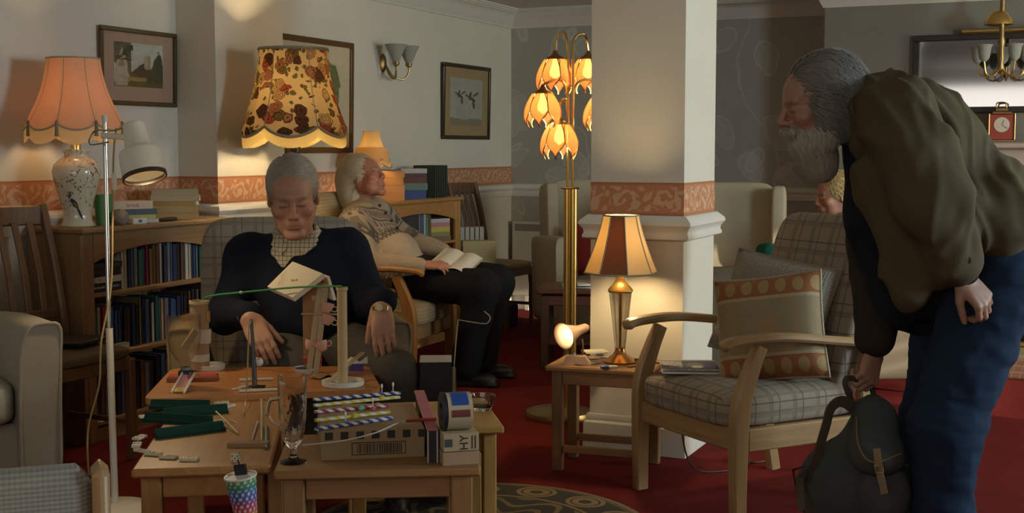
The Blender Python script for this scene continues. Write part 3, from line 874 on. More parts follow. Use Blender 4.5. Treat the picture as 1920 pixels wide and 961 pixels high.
bookcase('bookcase', 'pale oak bookcase with arched opening behind the dozing man', *BC2, .975, [.10, .42, .68], m=(PINE, PINEZ))

rnd = random.Random(7)
_bm = {}
def cover(c):
    k = tuple(round(v, 3) for v in c)
    if k not in _bm: _bm[k] = plain('book_cover_%d' % len(_bm), k, .45, 0, .1)
    return _bm[k]
def book(label, loc, dims, rot, c, group=None, title=None, tcol=(.7, .68, .6), tsize=None, name='book', flip=1):
    """closed book standing upright: spine faces local -y; dims = (thickness x, depth y, height z)"""
    tx, dy, hz = dims
    o = thing(name, label, 'book', loc, rot, group)
    b_ = min(.0025, tx * .15)
    g = G()
    g.g(bx(-tx / 2, -tx / 2 + b_, -dy / 2, dy / 2, 0, hz)); g.g(bx(tx / 2 - b_, tx / 2, -dy / 2, dy / 2, 0, hz)); g.g(bx(-tx / 2, tx / 2, -dy / 2, -dy / 2 + b_, 0, hz))
    me = mesh('cover', g, 0); bm_ = cover(c)
    put('cover', me, bm_, o, kind=None)
    put('page_block', bx(-tx / 2 + b_, tx / 2 - b_, -dy / 2 + b_, dy / 2 - .004, .003, hz - .003), PAPER, o)
    if title:
        tg = text_geo(title, tsize or tx * .62).xf(T(0, -dy / 2 - .0003, hz / 2) @ RY(90 * flip) @ RX(90))
        put('spine_lettering', tg, cover(tcol), o, smooth=0)
    return o
def spines(zs, y0, y1, cols, hmin, hmax, grp, lab, x_front=WL + .30, tmin=.016, tmax=.034, tilt=0):
    """upright row on a left-wall shelf; spine faces +x"""
    y = y0; i = 0; n_ = len(cols)
    while y < y1 - tmax:
        t_ = rnd.uniform(tmin, tmax); h_ = rnd.uniform(hmin, hmax); dp = rnd.uniform(.13, .17); nm, cc = cols[i % n_]
        L_b = '%s spined book' % nm + (' first in the row' if i == 0 else ' between %s and %s ones' % (cols[(i - 1) % n_][0], cols[(i + 1) % n_][0])) + lab
        book(L_b, (x_front - dp / 2 - rnd.uniform(0, .012), y + t_ / 2, zs), (t_ * .96, dp, h_), math.radians(90), cc, grp)
        y += t_ + .001; i += 1
C_ = dict(navy=('navy', (.02, .03, .08)), teal=('teal', (.02, .13, .14)), cream=('cream', (.42, .38, .28)), red=('red', (.25, .02, .03)), magenta=('magenta', (.26, .02, .09)), white=('white', (.5, .5, .46)), blue=('blue', (.04, .09, .22)), brown=('brown', (.12, .06, .03)), olive=('olive', (.17, .14, .05)), black=('black', (.012, .012, .014)), grey=('grey', (.17, .18, .19)), green=('green', (.04, .12, .06)), yellow=('yellow', (.42, .34, .05)), orange=('orange', (.42, .17, .03)), purple=('purple', (.08, .04, .16)))
def pick(s): return [C_[k] for k in s.split()]
spines(.665, 4.545, 5.195, pick('white cream navy blue grey teal teal magenta olive brown brown cream navy grey blue navy black brown'), .165, .205, 'books upright on the top shelf of the oak bookcase', ', top shelf of the oak bookcase')
spines(.39, 4.345, 5.195, pick('white teal cream red grey blue blue navy navy black brown navy black olive navy blue black'), .175, .225, 'books upright on the middle shelf of the oak bookcase', ', middle shelf of the oak bookcase')
spines(.09, 4.345, 5.195, pick('navy black brown grey navy black blue brown'), .18, .24, 'books upright on the bottom shelf of the oak bookcase', ', bottom shelf of the oak bookcase', tmin=.024, tmax=.042)
def lying(label, yc, z, dims, c, rot=0, x=WL + .225, title=None, tcol=(.7, .68, .6), group=None, tsize=None):
    """lying flat, spine towards +x; dims=(thickness, depth, length)"""
    th, dp, L = dims
    o = book(label, (x, yc, z), dims, 0, c, group, title, tcol, tsize=tsize, flip=-1)
    o.rotation_euler = (Matrix.Rotation(math.radians(90 + rot), 3, 'Z') @ Matrix.Rotation(math.radians(90), 3, 'Y')).to_euler()
    o.location = (x - 0, yc, z + th / 2)
    # book's height axis lies along the shelf, centred
    v = Matrix.Rotation(math.radians(90 + rot), 3, 'Z') @ Vector((L / 2, 0, 0)); o.location.x -= v.x; o.location.y -= v.y
    return o
z = .665
for lab, th, c, ttl, tc, ts in (('black paperback with white lettering lowest in the lying pile in the oak bookcase', .038, (.012, .012, .013), 'I AM PILGRIM   TERRY HAYES', (.55, .55, .52), .0140), ('white paperback with faint brown lettering in the lying pile in the oak bookcase', .030, (.5, .49, .45), 'The Collection', (.35, .18, .1), .014),
                             ('thick black book lying on the white one in the oak bookcase', .034, (.013, .013, .016), None, None, None), ('dark brown book lying on top of the pile in the oak bookcase', .025, (.03, .025, .022), None, None, None)):
    lying(lab, 4.44 + rnd.uniform(-.008, .008), z, (th, .13, .195), c, rnd.uniform(-4, 4), title=ttl, tcol=tc or (.6, .6, .6), tsize=ts, x=WL + .245); z += th + .0005
z = .39
lying('white book lying flat at the front edge of the middle shelf', 4.47, .39 - .0, (.03, .028, .17), (.5, .5, .46), 0, x=WL + .3165)

# ---------------------------------------------------------------- things on top of the oak bookcase
ZT = .958
def on_top(px, py, X=None, z=ZT): 
    p = gz(px, py, z) if X is None else wx(px, py, X); return (p[0], p[1], z)
def flat_book(label, loc, dims, rz, c, title=None, tcol=(.6, .1, .06), group=None, tsize=None):
    """flat book, spine faces local -y; dims=(length x, depth y, thickness)"""
    L, dp, th = dims; o = thing('book', label, 'book', loc, rz, group); b_ = .002
    g = G(); g.g(bx(-L / 2, L / 2, -dp / 2, dp / 2, 0, b_)); g.g(bx(-L / 2, L / 2, -dp / 2, dp / 2, th - b_, th)); g.g(bx(-L / 2, L / 2, -dp / 2, -dp / 2 + b_, b_, th - b_))
    put('cover', g, cover(c), o, smooth=0)
    put('page_block', bx(-L / 2 + .003, L / 2 - .003, -dp / 2 + b_, dp / 2 - .004, b_, th - b_), PAPER, o)
    if title: put('spine_lettering', text_geo(title, tsize or th * .75).xf(T(0, -dp / 2 - .0003, th / 2) @ RX(90)), cover(tcol), o, smooth=0)
    return o
bp1 = on_top(250, 400, -4.10)
z = ZT
for lab, th, L, c, ttl, tc, dx_ in (('white paperback at the bottom of the pile with the red lettered book', .017, .19, (.5, .47, .42), None, None, .01), ('bright yellow-green paperback in the small pile', .020, .165, (.44, .42, .03), None, None, 0), ('black paperback with red panel in the small pile', .027, .19, (.014, .018, .022), None, None, -.01), ('cream paperback with red lettering on top of the small pile', .036, .19, (.52, .40, .27), 'break', (.45, .06, .04), -.045)):
    flat_book(lab, (bp1[0], bp1[1] + dx_ * .8, z), (L, .13, th), math.radians(62), c, ttl, tc or (.5, .5, .5)); z += th + .0004
bp2 = on_top(330, 400, -4.12)
z = ZT
for i, (th, L, c) in enumerate(((.032, .22, (.42, .28, .10)), (.034, .21, (.40, .31, .14)), (.022, .22, (.42, .26, .08)), (.026, .23, (.42, .37, .24)), (.030, .22, (.38, .32, .19)))):
    nm = ('thick tan old book at the foot of', 'buff old book second up in', 'thin amber book in the middle of', 'pale cream book second from the top of', 'faded beige book on top of')[i]
    flat_book(nm + ' the yellowed pile by the pier', (bp2[0] + rnd.uniform(-.008, .008), bp2[1], z), (L, .15, th), YAW + math.radians(12 + rnd.uniform(-6, 6)), c); z += th + .0004
cup = on_top(195, 412, -4.07)
t = thing('plastic_cup', 'tall green plastic cup beside the vase lamp', 'cup', cup)
put('cup_body', lathe([(.0, .003), (.026, .003), (.030, 0), (.033, 0), (.045, .135), (.042, .135), (.030, .006), (.0, .006)], 28), plain('green_plastic', (.09, .26, .10), .45), t)
put('rim', lathe([(.0415, .133), (.0465, .133), (.0465, .138), (.0415, .138), (.0415, .133)], 28, cap=False), plain('green_plastic', (.09, .26, .10)), t)
wb = on_top(226, 408, -3.998)
V, Q = sdf_mesh([ell((0, 0, .036), (.038, .036, .036))], .004); V = wrinkle(V, Q, .003, 90, seed=4)
yb = put('yarn_ball', np_mesh('yarn_ball', [(V, Q)]), fabric('grey_wool', (.34, .30, .24), (.2, .17, .13), 120), loc=(wb[0], wb[1], ZT - .001), label='fuzzy grey ball of wool in front of the small book pile', cat='yarn ball')
tb = on_top(260, 418, -3.998)
t = thing('tissue_box', 'small white carton with a blue mark at the bookcase edge', 'box', (tb[0] - .005, tb[1] + .0, ZT), math.radians(75))
put('carton', box(.075, .04, .026, .002, (0, 0, .013)), WHITE, t)
put('blue_mark', lathe([(0, 0), (.011, 0), (.011, .0008), (0, .0008)], 16).xf(T(0, -.0202, .013) @ RX(90) @ SC(1, .7, 1)), plain('mark_blue', (.08, .14, .3)), t)
gp_ = on_top(318, 408, -3.995)
put('glasses_case', lathe([(0, -.075), (.010, -.07), (.014, -.03), (.014, .03), (.010, .07), (0, .075)], 16).xf(T(0, 0, .010) @ RX(90) @ SC(1, .72, 1)), BLACK, loc=(gp_[0] - .01, gp_[1], ZT), rot=math.radians(8), label='slim black spectacle case on the bookcase top', cat='case')

# things on and in the far bookcase
ZT2 = .975
def far(px, py, X=-4.1): p = wx(px, py, X); return p
p_ = far(730, 372, -4.12); z = ZT2
for i in range(4):
    flat_book(('lowest', 'second', 'third', 'topmost')[i] + ' orange hardback in the pile on the far bookcase', (p_[0], p_[1], z), (.16, .21, .048 if i != 3 else .04), YAW + math.radians(14 + rnd.uniform(-3, 3)), (.50, .22, .05)); z += .0485
p_ = far(768, 372, -4.10); z = ZT2
for nm, th, c in (('bright blue hardback at the bottom of', .058, (.03, .08, .26)), ('sea green book in', .045, (.10, .17, .12)), ('maroon book in', .04, (.12, .025, .02)), ('dark purple book in', .022, (.06, .035, .06)), ('white thin book on top of', .03, (.45, .44, .42))):
    flat_book(nm + ' the mixed pile on the far bookcase', (p_[0], p_[1] + .028, z), (.17, .2, th), YAW + math.radians(14 + rnd.uniform(-4, 4)), c); z += th + .0005
for i in range(6):
    p_ = far(797, 372, -4.1)
    book('dark green bound volume from the upright set on the far bookcase', (-4.10, p_[1] + i * .032, ZT2), (.03, .16, .215), math.radians(90), (.035, .045, .035), 'matching dark volumes on the far bookcase')
z = .68
for i, (nm, th, c) in enumerate((('brown magazine', .03, (.2, .15, .08)), ('buff magazine', .03, (.3, .25, .13)), ('yellow paperback', .035, (.52, .45, .07)), ('pink paperback', .028, (.5, .2, .25)), ('white paperback', .026, (.5, .5, .5)))):
    flat_book(nm + ' in the lying pile inside the far bookcase', (-4.13, 7.70 + rnd.uniform(-.01, .01), z), (.19, .22, th), math.radians(70 + rnd.uniform(-4, 4)), c); z += th + .0005
for i, (nm, c) in enumerate((('grey', (.2, .2, .22)), ('blue', (.1, .14, .25)), ('white', (.5, .5, .5)), ('green', (.1, .3, .14)), ('brown', (.2, .12, .06)))):
    book(nm + ' book upright inside the far bookcase', (-4.12, 7.40 + i * .036, .68), (.034, .16, .19), math.radians(90), c)
# books on the corner chair: white pads on end, ring-bound stack lying
for i in range(5):
    v = at(866 + 9 * i, 480, 9.17); o = book(('first', 'second', 'third', 'fourth', 'fifth')[i] + ' thin white pad from the chair back standing in the row on the corner chair', (v[0], v[1], .497), (.030, .17, .25), YAW + .1, (.5, .48, .42), 'white pads on the corner chair')
for i in range(8):
    v = at(897, 480, 8.98); flat_book(('lowest', 'second lowest', 'third lowest', 'fourth lowest', 'fifth', 'sixth', 'seventh', 'topmost')[i] + ' ring-bound cream booklet in the stack on the corner chair', (v[0], v[1], .498 + .0205 * i), (.23, .15, .02), YAW + .15 + rnd.uniform(-.03, .03), (.50, .42, .20), group='cream booklets on the corner chair')
put('floor_box', box(.3, .22, .16, .01), plain('navy_card', (.015, .02, .05), .7), loc=(BCH[0], BCH[1], .08), rot=cr, label='dark blue box on the carpet under the corner chair', cat='box')

# coffee table beyond the lily lamp
ct = gz(1012, 690, 0); cl = local_of((ct[0], ct[1]))
t = thing('coffee_table', 'dark wooden coffee table with a lower shelf behind the brass floor lamp', 'coffee table', (ct[0] + .24, ct[1] + .34, 0), YAW - math.radians(6))
MAHOG = wood('mahogany', (.16, .055, .028), (.09, .03, .015), 0)
put('top', box(.58, .46, .03, .008, (-.07, 0, .455)), MAHOG, t)
put('apron', box(.52, .40, .06, .004, (-.07, 0, .40)), MAHOG, t)
for sx in (-1, 1):
    for sy in (-1, 1): put('leg', box(.05, .05, .43, .004, (-.07 + sx * .24, sy * .18, .215)), DARKW, t)
put('shelf', box(.48, .36, .02, .004, (-.07, 0, .14)), MAHOG, t)
for i, (c, dx_, r) in enumerate((((.30, .30, .28), -.12, .1), ((.06, .10, .16), .02, -.2), ((.42, .40, .34), -.06, .3))):
    v = loc_world(tuple(t.location), t.rotation_euler[2], (dx_, -.02, .4705 + .0085 * i))
    flat_book(('grey', 'blue', 'pale')[i] + ' magazine lying on the dark coffee table', v, (.20, .27, .008), t.rotation_euler[2] + r, c)
# ---------------------------------------------------------------- lamps
WARM = (1.0, .62, .26); WARM2 = (1.0, .76, .43)
def bell(rt, rb, zt, zb, n, scal=0.0, p=1.9, facet=.0, ph=0.0):
    def f(u, v):
        a = 2 * math.pi * u + ph
        r = rt + (rb - rt) * (v ** p * .75 + v * .25); s = abs(math.cos(n * a / 2))
        r *= 1 - facet * (1 - s) 
        z = zt + (zb - zt) * v - scal * (s ** .8) * max(0, (v - .82) / .18) ** 1.5
        return (r * math.cos(a), r * math.sin(a), z)
    return f
def fringe(f, n, length, r=.0016, gap=1):
    g = G()
    for i in range(n):
        p = np.array(f(i / n, 1.0)); L = length * (1 + .04 * math.sin(i * 2.3))
        q = p - np.array([0, 0, L]); t_ = np.array([-p[1], p[0], 0]); t_ = t_ / np.linalg.norm(t_) * r * 2.2
        g.add([p - t_, p + t_, q + t_ * .8, q - t_ * .8], [(0, 1, 2, 3)])
    return g
def trim_ring(f, v, r, n=96): return tube([f(i / n, v) for i in range(n)], r, 6, closed=True)
def rib_strip(f, u, r, nv=14): return tube([f(u, j / (nv - 1)) for j in range(nv)], r, 5)

# vase lamp on the oak bookcase
vp = wx(146, 415, -4.085)
VL = thing('table_lamp', 'ceramic vase table lamp with peach scalloped shade and fringe on the oak bookcase', 'lamp', (vp[0], vp[1], ZT))
b = B('painted_porcelain'); x, y, z = b.xyz(); an = y.atan2(x) ; 
sp1 = b.voro(b.vec(an * .11, z * 1.0, 0.0), 62); msk = b.noise(b.vec(an * .11, z, 0.0), 16, 2).gt(.53) * (z.gt(.07)); cidn = b.noise(b.vec(an * .11, z, 3.0), 55, 1)
br = ((b.noise(b.vec(an * .11, z, 0.0), 13, 2, .5, .6) - .5).abs().lt(.012)) * z.gt(.10) * b.noise(b.vec(an * .11, z, 9.0), 7, 1).gt(.5)
c = b.mix((.62, .585, .46), (.66, .62, .50), b.noise(scale=9))
c = b.mix(c, (.10, .075, .05), br * .8)
c = b.mix(c, b.ramp(cidn, [(.42, (.09, .12, .075)), (.52, (.30, .07, .05)), (.60, (.13, .10, .10))], 'CONSTANT'), sp1.lt(.36) * msk * .85)
# the bird: body, tail and neck as soft ellipses facing the room
def elli(cx_, cz_, ra, rb_, rot):
    u = (an - cx_) * .1; v = z - cz_; cr_, sr_ = math.cos(rot), math.sin(rot)
    return (((u * cr_ + v * sr_) / ra)._b('POWER', 2.0) + ((v * cr_ - u * sr_) / rb_)._b('POWER', 2.0)).lt(1.0)
A0 = -.98
c = b.mix(c, (.04, .05, .09), elli(A0, .105, .030, .013, -.75)); c = b.mix(c, (.05, .07, .06), elli(A0 + .32, .062, .034, .008, -.95)); c = b.mix(c, (.06, .08, .13), elli(A0 - .24, .140, .016, .006, 1.1)); c = b.mix(c, (.25, .16, .04), elli(A0 + .05, .100, .018, .006, -.6))
PORC = b.set(color=c, rough=.18, Coat_Weight=.4)
put('vase', lathe([(0, 0), (.070, 0), (.074, .006), (.070, .014), (.062, .03), (.060, .06), (.070, .11), (.088, .17), (.100, .215), (.103, .245), (.095, .275), (.070, .298), (.050, .308), (.048, .322), (.058, .332), (.058, .34), (0, .34)], 48), PORC, VL, smooth=60)
put('stem', lathe([(.022, .34), (.022, .36), (.009, .365), (.009, .40), (.014, .402), (.014, .45), (0, .45)], 14), BRASS, VL)
put('bulb', lathe([(0, .445), (.014, .45), (.016, .47), (.028, .50), (.026, .525), (0, .54)], 16), bulb_mat('bulb_dim', (1, .58, .24), 22), VL, smooth=180)
f = bell(.112, .212, .735, .452, 8, .030, 2.2, .03)
PEACH = shade_mat('peach_silk', lambda b: b.mix((.86, .61, .44), (.80, .55, .38), b.noise(scale=20)), .5)
sh = put('shade', shell(f, 96, 18, .002, True), PEACH, VL, smooth=60)
TRM = plain('olive_braid', (.38, .33, .22), .8)
for v in (0, 1): put('braid', trim_ring(f, v, .0042), TRM, sh)
for i in range(8): put('seam', rib_strip(f, (i + .5) / 8, .0022), TRM, sh)
put('fringe', fringe(f, 300, .058), shade_mat('cream_fringe', lambda b: (.62, .50, .32), .4), sh, kind='stuff')
for i in range(8):
    p = f((i + .5) / 8, 1.0); put('tassel', lathe([(.002, .012), (.007, .004), (.006, -.01), (.009, -.055), (0, -.057)], 8).xf(T(p[0] * 1.02, p[1] * 1.02, p[2])), plain('tassel_green', (.22, .20, .12), .8), sh)
lamp('vase_lamp_bulb', 'POINT', (vp[0], vp[1], ZT + .58), 1.5, WARM, .02)

# standard lamp with floral shade, behind the man in the cardigan
fp_ = wx(552, 230, -3.76)
FL = thing('standard_lamp', 'standard lamp with turned dark pole and floral fringed shade by the pier', 'lamp', (fp_[0], fp_[1], 0))
put('base', lathe([(0, 0), (.15, 0), (.15, .02), (.13, .03), (.10, .045), (.04, .07), (0, .07)], 32), DARKW, FL)
put('pole', lathe([(.018, .06), (.018, .3), (.024, .32), (.016, .36), (.018, .8), (.024, .84), (.017, .9), (.016, 1.10), (.020, 1.16), (.028, 1.185), (.018, 1.20), (.022, 1.25), (.034, 1.34), (.030, 1.37), (.014, 1.39), (.010, 1.50), (0, 1.50)], 20), plain('dark_mahogany', (.045, .016, .014), .3), FL)
put('bulb', lathe([(0, 1.485), (.014, 1.49), (.016, 1.51), (.030, 1.545), (.028, 1.57), (0, 1.585)], 16), bulb_mat('bulb_warm', (1, .70, .36), 220), FL, smooth=180)
b = B('x'); bpy.data.materials.remove(b.m)
def floral(b):
    x, y, z = b.xyz(); an = y.atan2(x); v3 = b.vec(an * .2, z, 0.0)
    d = b.noise(v3, 18, 2, .5, 0, 1); dx, dy, dz = b.xyz(d)
    vv = b.vec(an * .2 + (dx - .5) * .05, z + (dy - .5) * .05, 0.0)
    cell = b.voro(vv, 17, 'Distance'); cc = b.xyz(b.voro(vv, 17, 'Color')); cid = cc[0]
    pet = ((cell * 46 + b.noise(v3, 40, 2) * 5).sin() * .5 + .5)
    flower = b.ramp(cid, [(.0, (.07, .03, .025)), (.22, (.32, .17, .10)), (.40, (.50, .36, .20)), (.58, (.13, .11, .045)), (.75, (.30, .09, .06)), (.9, (.52, .42, .24))], 'CONSTANT')
    on = cell.lt(.56) * cid.gt(.02) * cc[1].gt(.12)
    c = b.mix((.66, .53, .31), (.72, .60, .37), b.noise(scale=8))
    c = b.mix(c, flower, on * .92); c = b.mix(c, (.06, .035, .02), on * pet.gt(.72) * .75)
    lf = b.voro(vv, 34, 'Distance'); lc = b.xyz(b.voro(vv, 34, 'Color'))[1]
    return b.mix(c, (.09, .085, .03), lf.lt(.42) * lc.gt(.45) * (1 - on) * .9)
FLOR = shade_mat('floral_cloth', floral, .55, .035)
f = bell(.178, .272, 1.805, 1.415, 6, .055, 2.1, .035, .3)
sh = put('shade', shell(f, 108, 20, .002, True), FLOR, FL, smooth=60)
BRD = plain('grey_green_braid', (.30, .28, .20), .8)
for v in (0, 1): put('braid', trim_ring(f, v, .007 if v else .009, 108), BRD, sh)
for i in range(6): put('seam', rib_strip(f, (i + .5) / 6 - .3 / (2 * math.pi), .003), BRD, sh)
put('fringe', fringe(f, 420, .055), shade_mat('gold_fringe', lambda b: (.66, .50, .20), .5), sh, kind='stuff')
lamp('standard_lamp_bulb', 'POINT', (fp_[0], fp_[1], 1.615), 10.0, WARM2, .025)

# small lamp on the far bookcase
p_ = wx(697, 330, -4.10)
t = thing('table_lamp', 'small table lamp with layered yellow scalloped shade on the far bookcase', 'lamp', (-4.10, p_[1], ZT2))
put('base', lathe([(0, 0), (.05, 0), (.05, .012), (.02, .03), (.03, .07), (.036, .11), (.018, .15), (.010, .17), (.010, .24), (0, .24)], 24), BRASS_DK, t)
put('bulb', lathe([(0, .235), (.012, .24), (.022, .29), (0, .31)], 12), bulb_mat('bulb_small', (1, .68, .32), 40), t, smooth=180)
f = bell(.050, .118, .435, .262, 7, .020, 2.0, .04)
YEL = shade_mat('yellow_silk', lambda b: b.mix((.93, .78, .48), (.88, .72, .42), b.noise(scale=30)), .68)
sh = put('shade', shell(f, 84, 14, .002, True), YEL, t, smooth=60)
f2 = bell(.095, .128, .335, .232, 7, .022, 1.4, .04, .45)
put('skirt', shell(f2, 84, 10, .002, True), YEL, sh, smooth=60)
for ff in (f, f2): put('braid', trim_ring(ff, 1, .003, 84), plain('tan_braid', (.42, .24, .09), .8), sh)
lamp('small_lamp_bulb', 'POINT', (-4.10, p_[1], ZT2 + .335), 2.4, WARM2, .015)

# white reading lamp on a chrome pole
rb = gz(216, 958, 0)
RL = thing('reading_lamp', 'white adjustable reading lamp on a tall chrome pole before the bookcase', 'lamp', (rb[0], rb[1], 0), YAW)
J = local_of((rb[0], rb[1]))
top = J(196, 222, 4.56); mid = J(205, 615, 4.56); WP = plain('white_enamel', (.78, .75, .66), .35, 0, .03)
put('base', lathe([(0, 0), (.13, 0), (.13, .015), (.12, .022), (.03, .03), (0, .03)], 36), WP, RL)
put('lower_pole', tube([(0, 0, .025), tuple(mid)], .0125, 14), WP, RL)
put('chrome_pole', tube([tuple(mid), tuple(top)], .0085, 14), CHROME, RL)
put('pole_cap', lathe([(.0, .012), (.009, .012), (.0105, .008), (.0105, -.012), (0, -.012)], 14).xf(T(*top)), WHITE, RL)
hA = J(200, 250, 4.5); hB = J(247, 258, 4.45)
put('clamp_arm', sweep([J(192, 254, 4.5), J(222, 256, 4.48), hB], rrect(.022, .02, .004)), WP, RL)
put('clamp_wire', tube(bez([J(228, 240, 4.46), J(210, 245, 4.5), J(178, 245, 4.56), J(168, 270, 4.55), J(205, 266, 4.5)], 24), .003, 6), plain('steel', (.35, .34, .32), .3, 1.0), RL)
a_, c_ = np.array(J(250, 232, 4.45)), np.array(J(272, 334, 4.41)); dd = c_ - a_; Lh = np.linalg.norm(dd); MH = Matrix.Translation(Vector(a_)) @ Vector(dd).to_track_quat('Z', 'Y').to_matrix().to_4x4()
hd = put('lamp_head', lathe([(0, 0), (.034, 0), (.038, .004), (.038, .012), (.046, .42 * Lh), (.052, .45 * Lh), (.068, .50 * Lh), (.072, .56 * Lh), (.074, .97 * Lh), (.0715, .97 * Lh), (.069, .56 * Lh), (.05, .48 * Lh), (.03, .4 * Lh), (0, .4 * Lh)], 40).xf(MH), WP, RL, smooth=50)
put('dark_rim', lathe([(.0735, .93 * Lh), (.0755, .93 * Lh), (.0755, Lh), (.0705, Lh), (.0705, .93 * Lh), (.0735, .93 * Lh)], 40, cap=False).xf(MH), plain('rim_brown', (.04, .025, .015), .4), hd)
put('bulb', lathe([(0, .52 * Lh), (.016, .54 * Lh), (.028, .7 * Lh), (.022, .8 * Lh), (0, .84 * Lh)], 16).xf(MH), bulb_mat('bulb_reading', (1, .66, .28), 1.4), hd, smooth=180)
put('power_cord', tube(bez([J(218, 240, 4.5), J(213, 290, 4.5), J(211, 420, 4.52), J(208, 540, 4.54), J(190, 640, 4.5), J(186, 720, 4.5), J(166, 800, 4.5), J(165, 868, 4.5), (-.10, .05, .02), (-.25, .3, .006)], 60), .0035, 6), plain('cream_flex', (.34, .27, .13), .5), RL)
put('cord_switch', G().g(box(.018, .014, .065, .006)).xf(T(*J(214, 340, 4.49))), WP, RL)
pp = MH @ Vector((0, 0, .9 * Lh)); v = loc_world((rb[0], rb[1], 0), YAW, pp); lamp('reading_lamp_bulb', 'SPOT', v, 9.0, (1.0, .72, .40), .022, rot=(Matrix.Rotation(YAW, 3, 'Z') @ MH.to_3x3() @ Vector((0, 0, 1))).to_track_quat('-Z', 'Y').to_euler(), spot=150)

# brass lily lamp
lb = gz(1040, 781, 0); LLd = 6.19
LL = thing('lily_floor_lamp', 'tall brass floor lamp with amber glass lily shades beside the column', 'lamp', (lb[0] + .0, lb[1], 0), YAW)
J = local_of((lb[0], lb[1]))
off = J(1068, 480, LLd)[0]
put('base', lathe([(0, 0), (.165, 0), (.168, .012), (.160, .032), (.13, .040), (.05, .05), (0, .05)], 40).xf(T(off * .3, 0, 0)), BRASS_DK, LL)
zc = J(1068, 352, LLd)[2]
for dx_, dy_, r in ((-.013, 0, .018), (.015, -.006, .020), (.001, .022, .018)):
    put('lower_tube', lathe([(r, .045), (r, zc), (0, zc)], 20).xf(T(off + dx_, dy_, 0)), BRASS, LL, smooth=50)
put('collar', box(.088, .07, .008, .003, (off, .004, zc)), plain('dark_bronze', (.06, .035, .015), .4, .8), LL)
AMB = shade_mat('amber_glass', lambda b: b.mix((.97, .64, .38), (.91, .54, .29), b.noise(scale=60, detail=3)), .6, .42)
BG = bulb_mat('bulb_lily', (1.0, .72, .34), 26)
def lily(cx_, cy_, ztop, r0, hgt):
    """five amber petals with brass edges hanging under a cap; returns bulb height"""
    c0 = np.array([cx_, cy_, ztop])
    cap_ = put('lily_cap', lathe([(.006, .035), (.012, .025), (.02, .012), (.046, -.004), (.050, -.010), (.03, -.008), (0, -.006)], 20).xf(T(*c0)), BRASS_DK, LL, smooth=50)
    for k in range(6):
        a0 = 2 * math.pi * (k + .25) / 6
        def pf(u, v, a0=a0):
            w = (.80 + .22 * math.sin(math.pi * min(1, v * 1.3)) - .95 * max(0, v - .58) / .42) * (math.pi / 6) * (1.0 if v < .985 else .5)
            a = a0 + (2 * u - 1) * max(.02, w)
            r = r0 * (.46 + .60 * math.sin(math.pi * (.06 + .70 * v)) ** .95 - .06 * max(0, v - .75) / .25)
            return (c0[0] + r * math.cos(a), c0[1] + r * math.sin(a), c0[2] - .008 - hgt * v)
        pt = put('petal', shell(pf, 9, 12, .003), AMB, LL, smooth=80)
        e = [pf(0, j / 11) for j in range(12)] + [pf(1, j / 11) for j in range(11, -1, -1)]
        put('brass_edge', tube(e, .0028, 5), BRASS, pt)
    put('bulb', lathe([(0, 0), (.012, -.01), (.014, -.03), (.026, -.065), (.024, -.085), (0, -.105)], 16).xf(T(*c0)), BG, LL, smooth=180)
    v = loc_world((lb[0], lb[1], 0), YAW, (c0[0], c0[1], c0[2] - .122)); lamp('lily_bulb', 'POINT', v, .45, WARM2, .014)
spec = [(1041, 108, -.05, 1072, 64, .086, .165), (1103, 108, .05, 1084, 66, .086, .165), (1018, 172, -.12, 1062, 150, .084, .160), (1049, 230, -.10, 1070, 186, .086, .165), (1128, 180, .02, 1088, 150, .084, .16)]
for (px_, py_, dd_, tx_, ty_, r0, hg) in spec:
    q = J(px_, py_, LLd + dd_); s_ = J(tx_, 352, LLd); tp = J((px_ + tx_) / 2, ty_, LLd + dd_ / 2)
    base_x = off + .012 * (1 if px_ > 1068 else -1)
    s2 = np.array([base_x, 0.0, tp[2] - .12])
    path = [(base_x, .0, zc), tuple(s2), (s2[0] * .85 + q[0] * .15, q[1] * .15, tp[2] - .02), (tp[0], q[1] * .5, tp[2]), (q[0] * .88 + s2[0] * .12, q[1] * .9, tp[2] - .02), (q[0], q[1], q[2] + .03)]
    put('stem', tube(bez(path, 44), .0062, 8), BRASS, LL)
    lily(q[0], q[1], q[2], r0, hg)

# double wall sconce
p_ = wx(717, 118, WL)
SCN = thing('wall_sconce', 'two-armed bronze wall sconce with frosted bell shades, unlit', 'wall lamp', (WL, p_[1], p_[2]))
put('backplate', lathe([(0, 0), (.045, 0), (.05, .006), (.04, .016), (.015, .024), (0, .024)], 24).xf(SC(1, .75, 1.25) @ RY(90)), BRASS_DK, SCN)
FROST = shade_mat('frosted_shade', lambda b: (.50, .52, .46), .4)
for s in (-1, 1):
    yb_ = .02 + s * .085
    put('arm', tube(bez([(.02, 0, -.01), (.07, s * .02, -.09), (.12, yb_ * .7, -.105), (.14, yb_, -.06), (.14, yb_, -.02)], 22), .007, 8), BRASS_DK, SCN)
    put('cup', lathe([(.006, -.03), (.02, -.02), (.024, 0), (0, 0)], 16).xf(T(.14, yb_, 0)), BRASS_DK, SCN)
    put('glass_shade', lathe([(.018, 0), (.03, .02), (.045, .055), (.058, .085), (.074, .112), (.071, .113), (.055, .088), (.042, .056), (.027, .022), (.016, .003)], 32, cap=False).xf(T(.14, yb_, 0)), FROST, SCN, smooth=60)

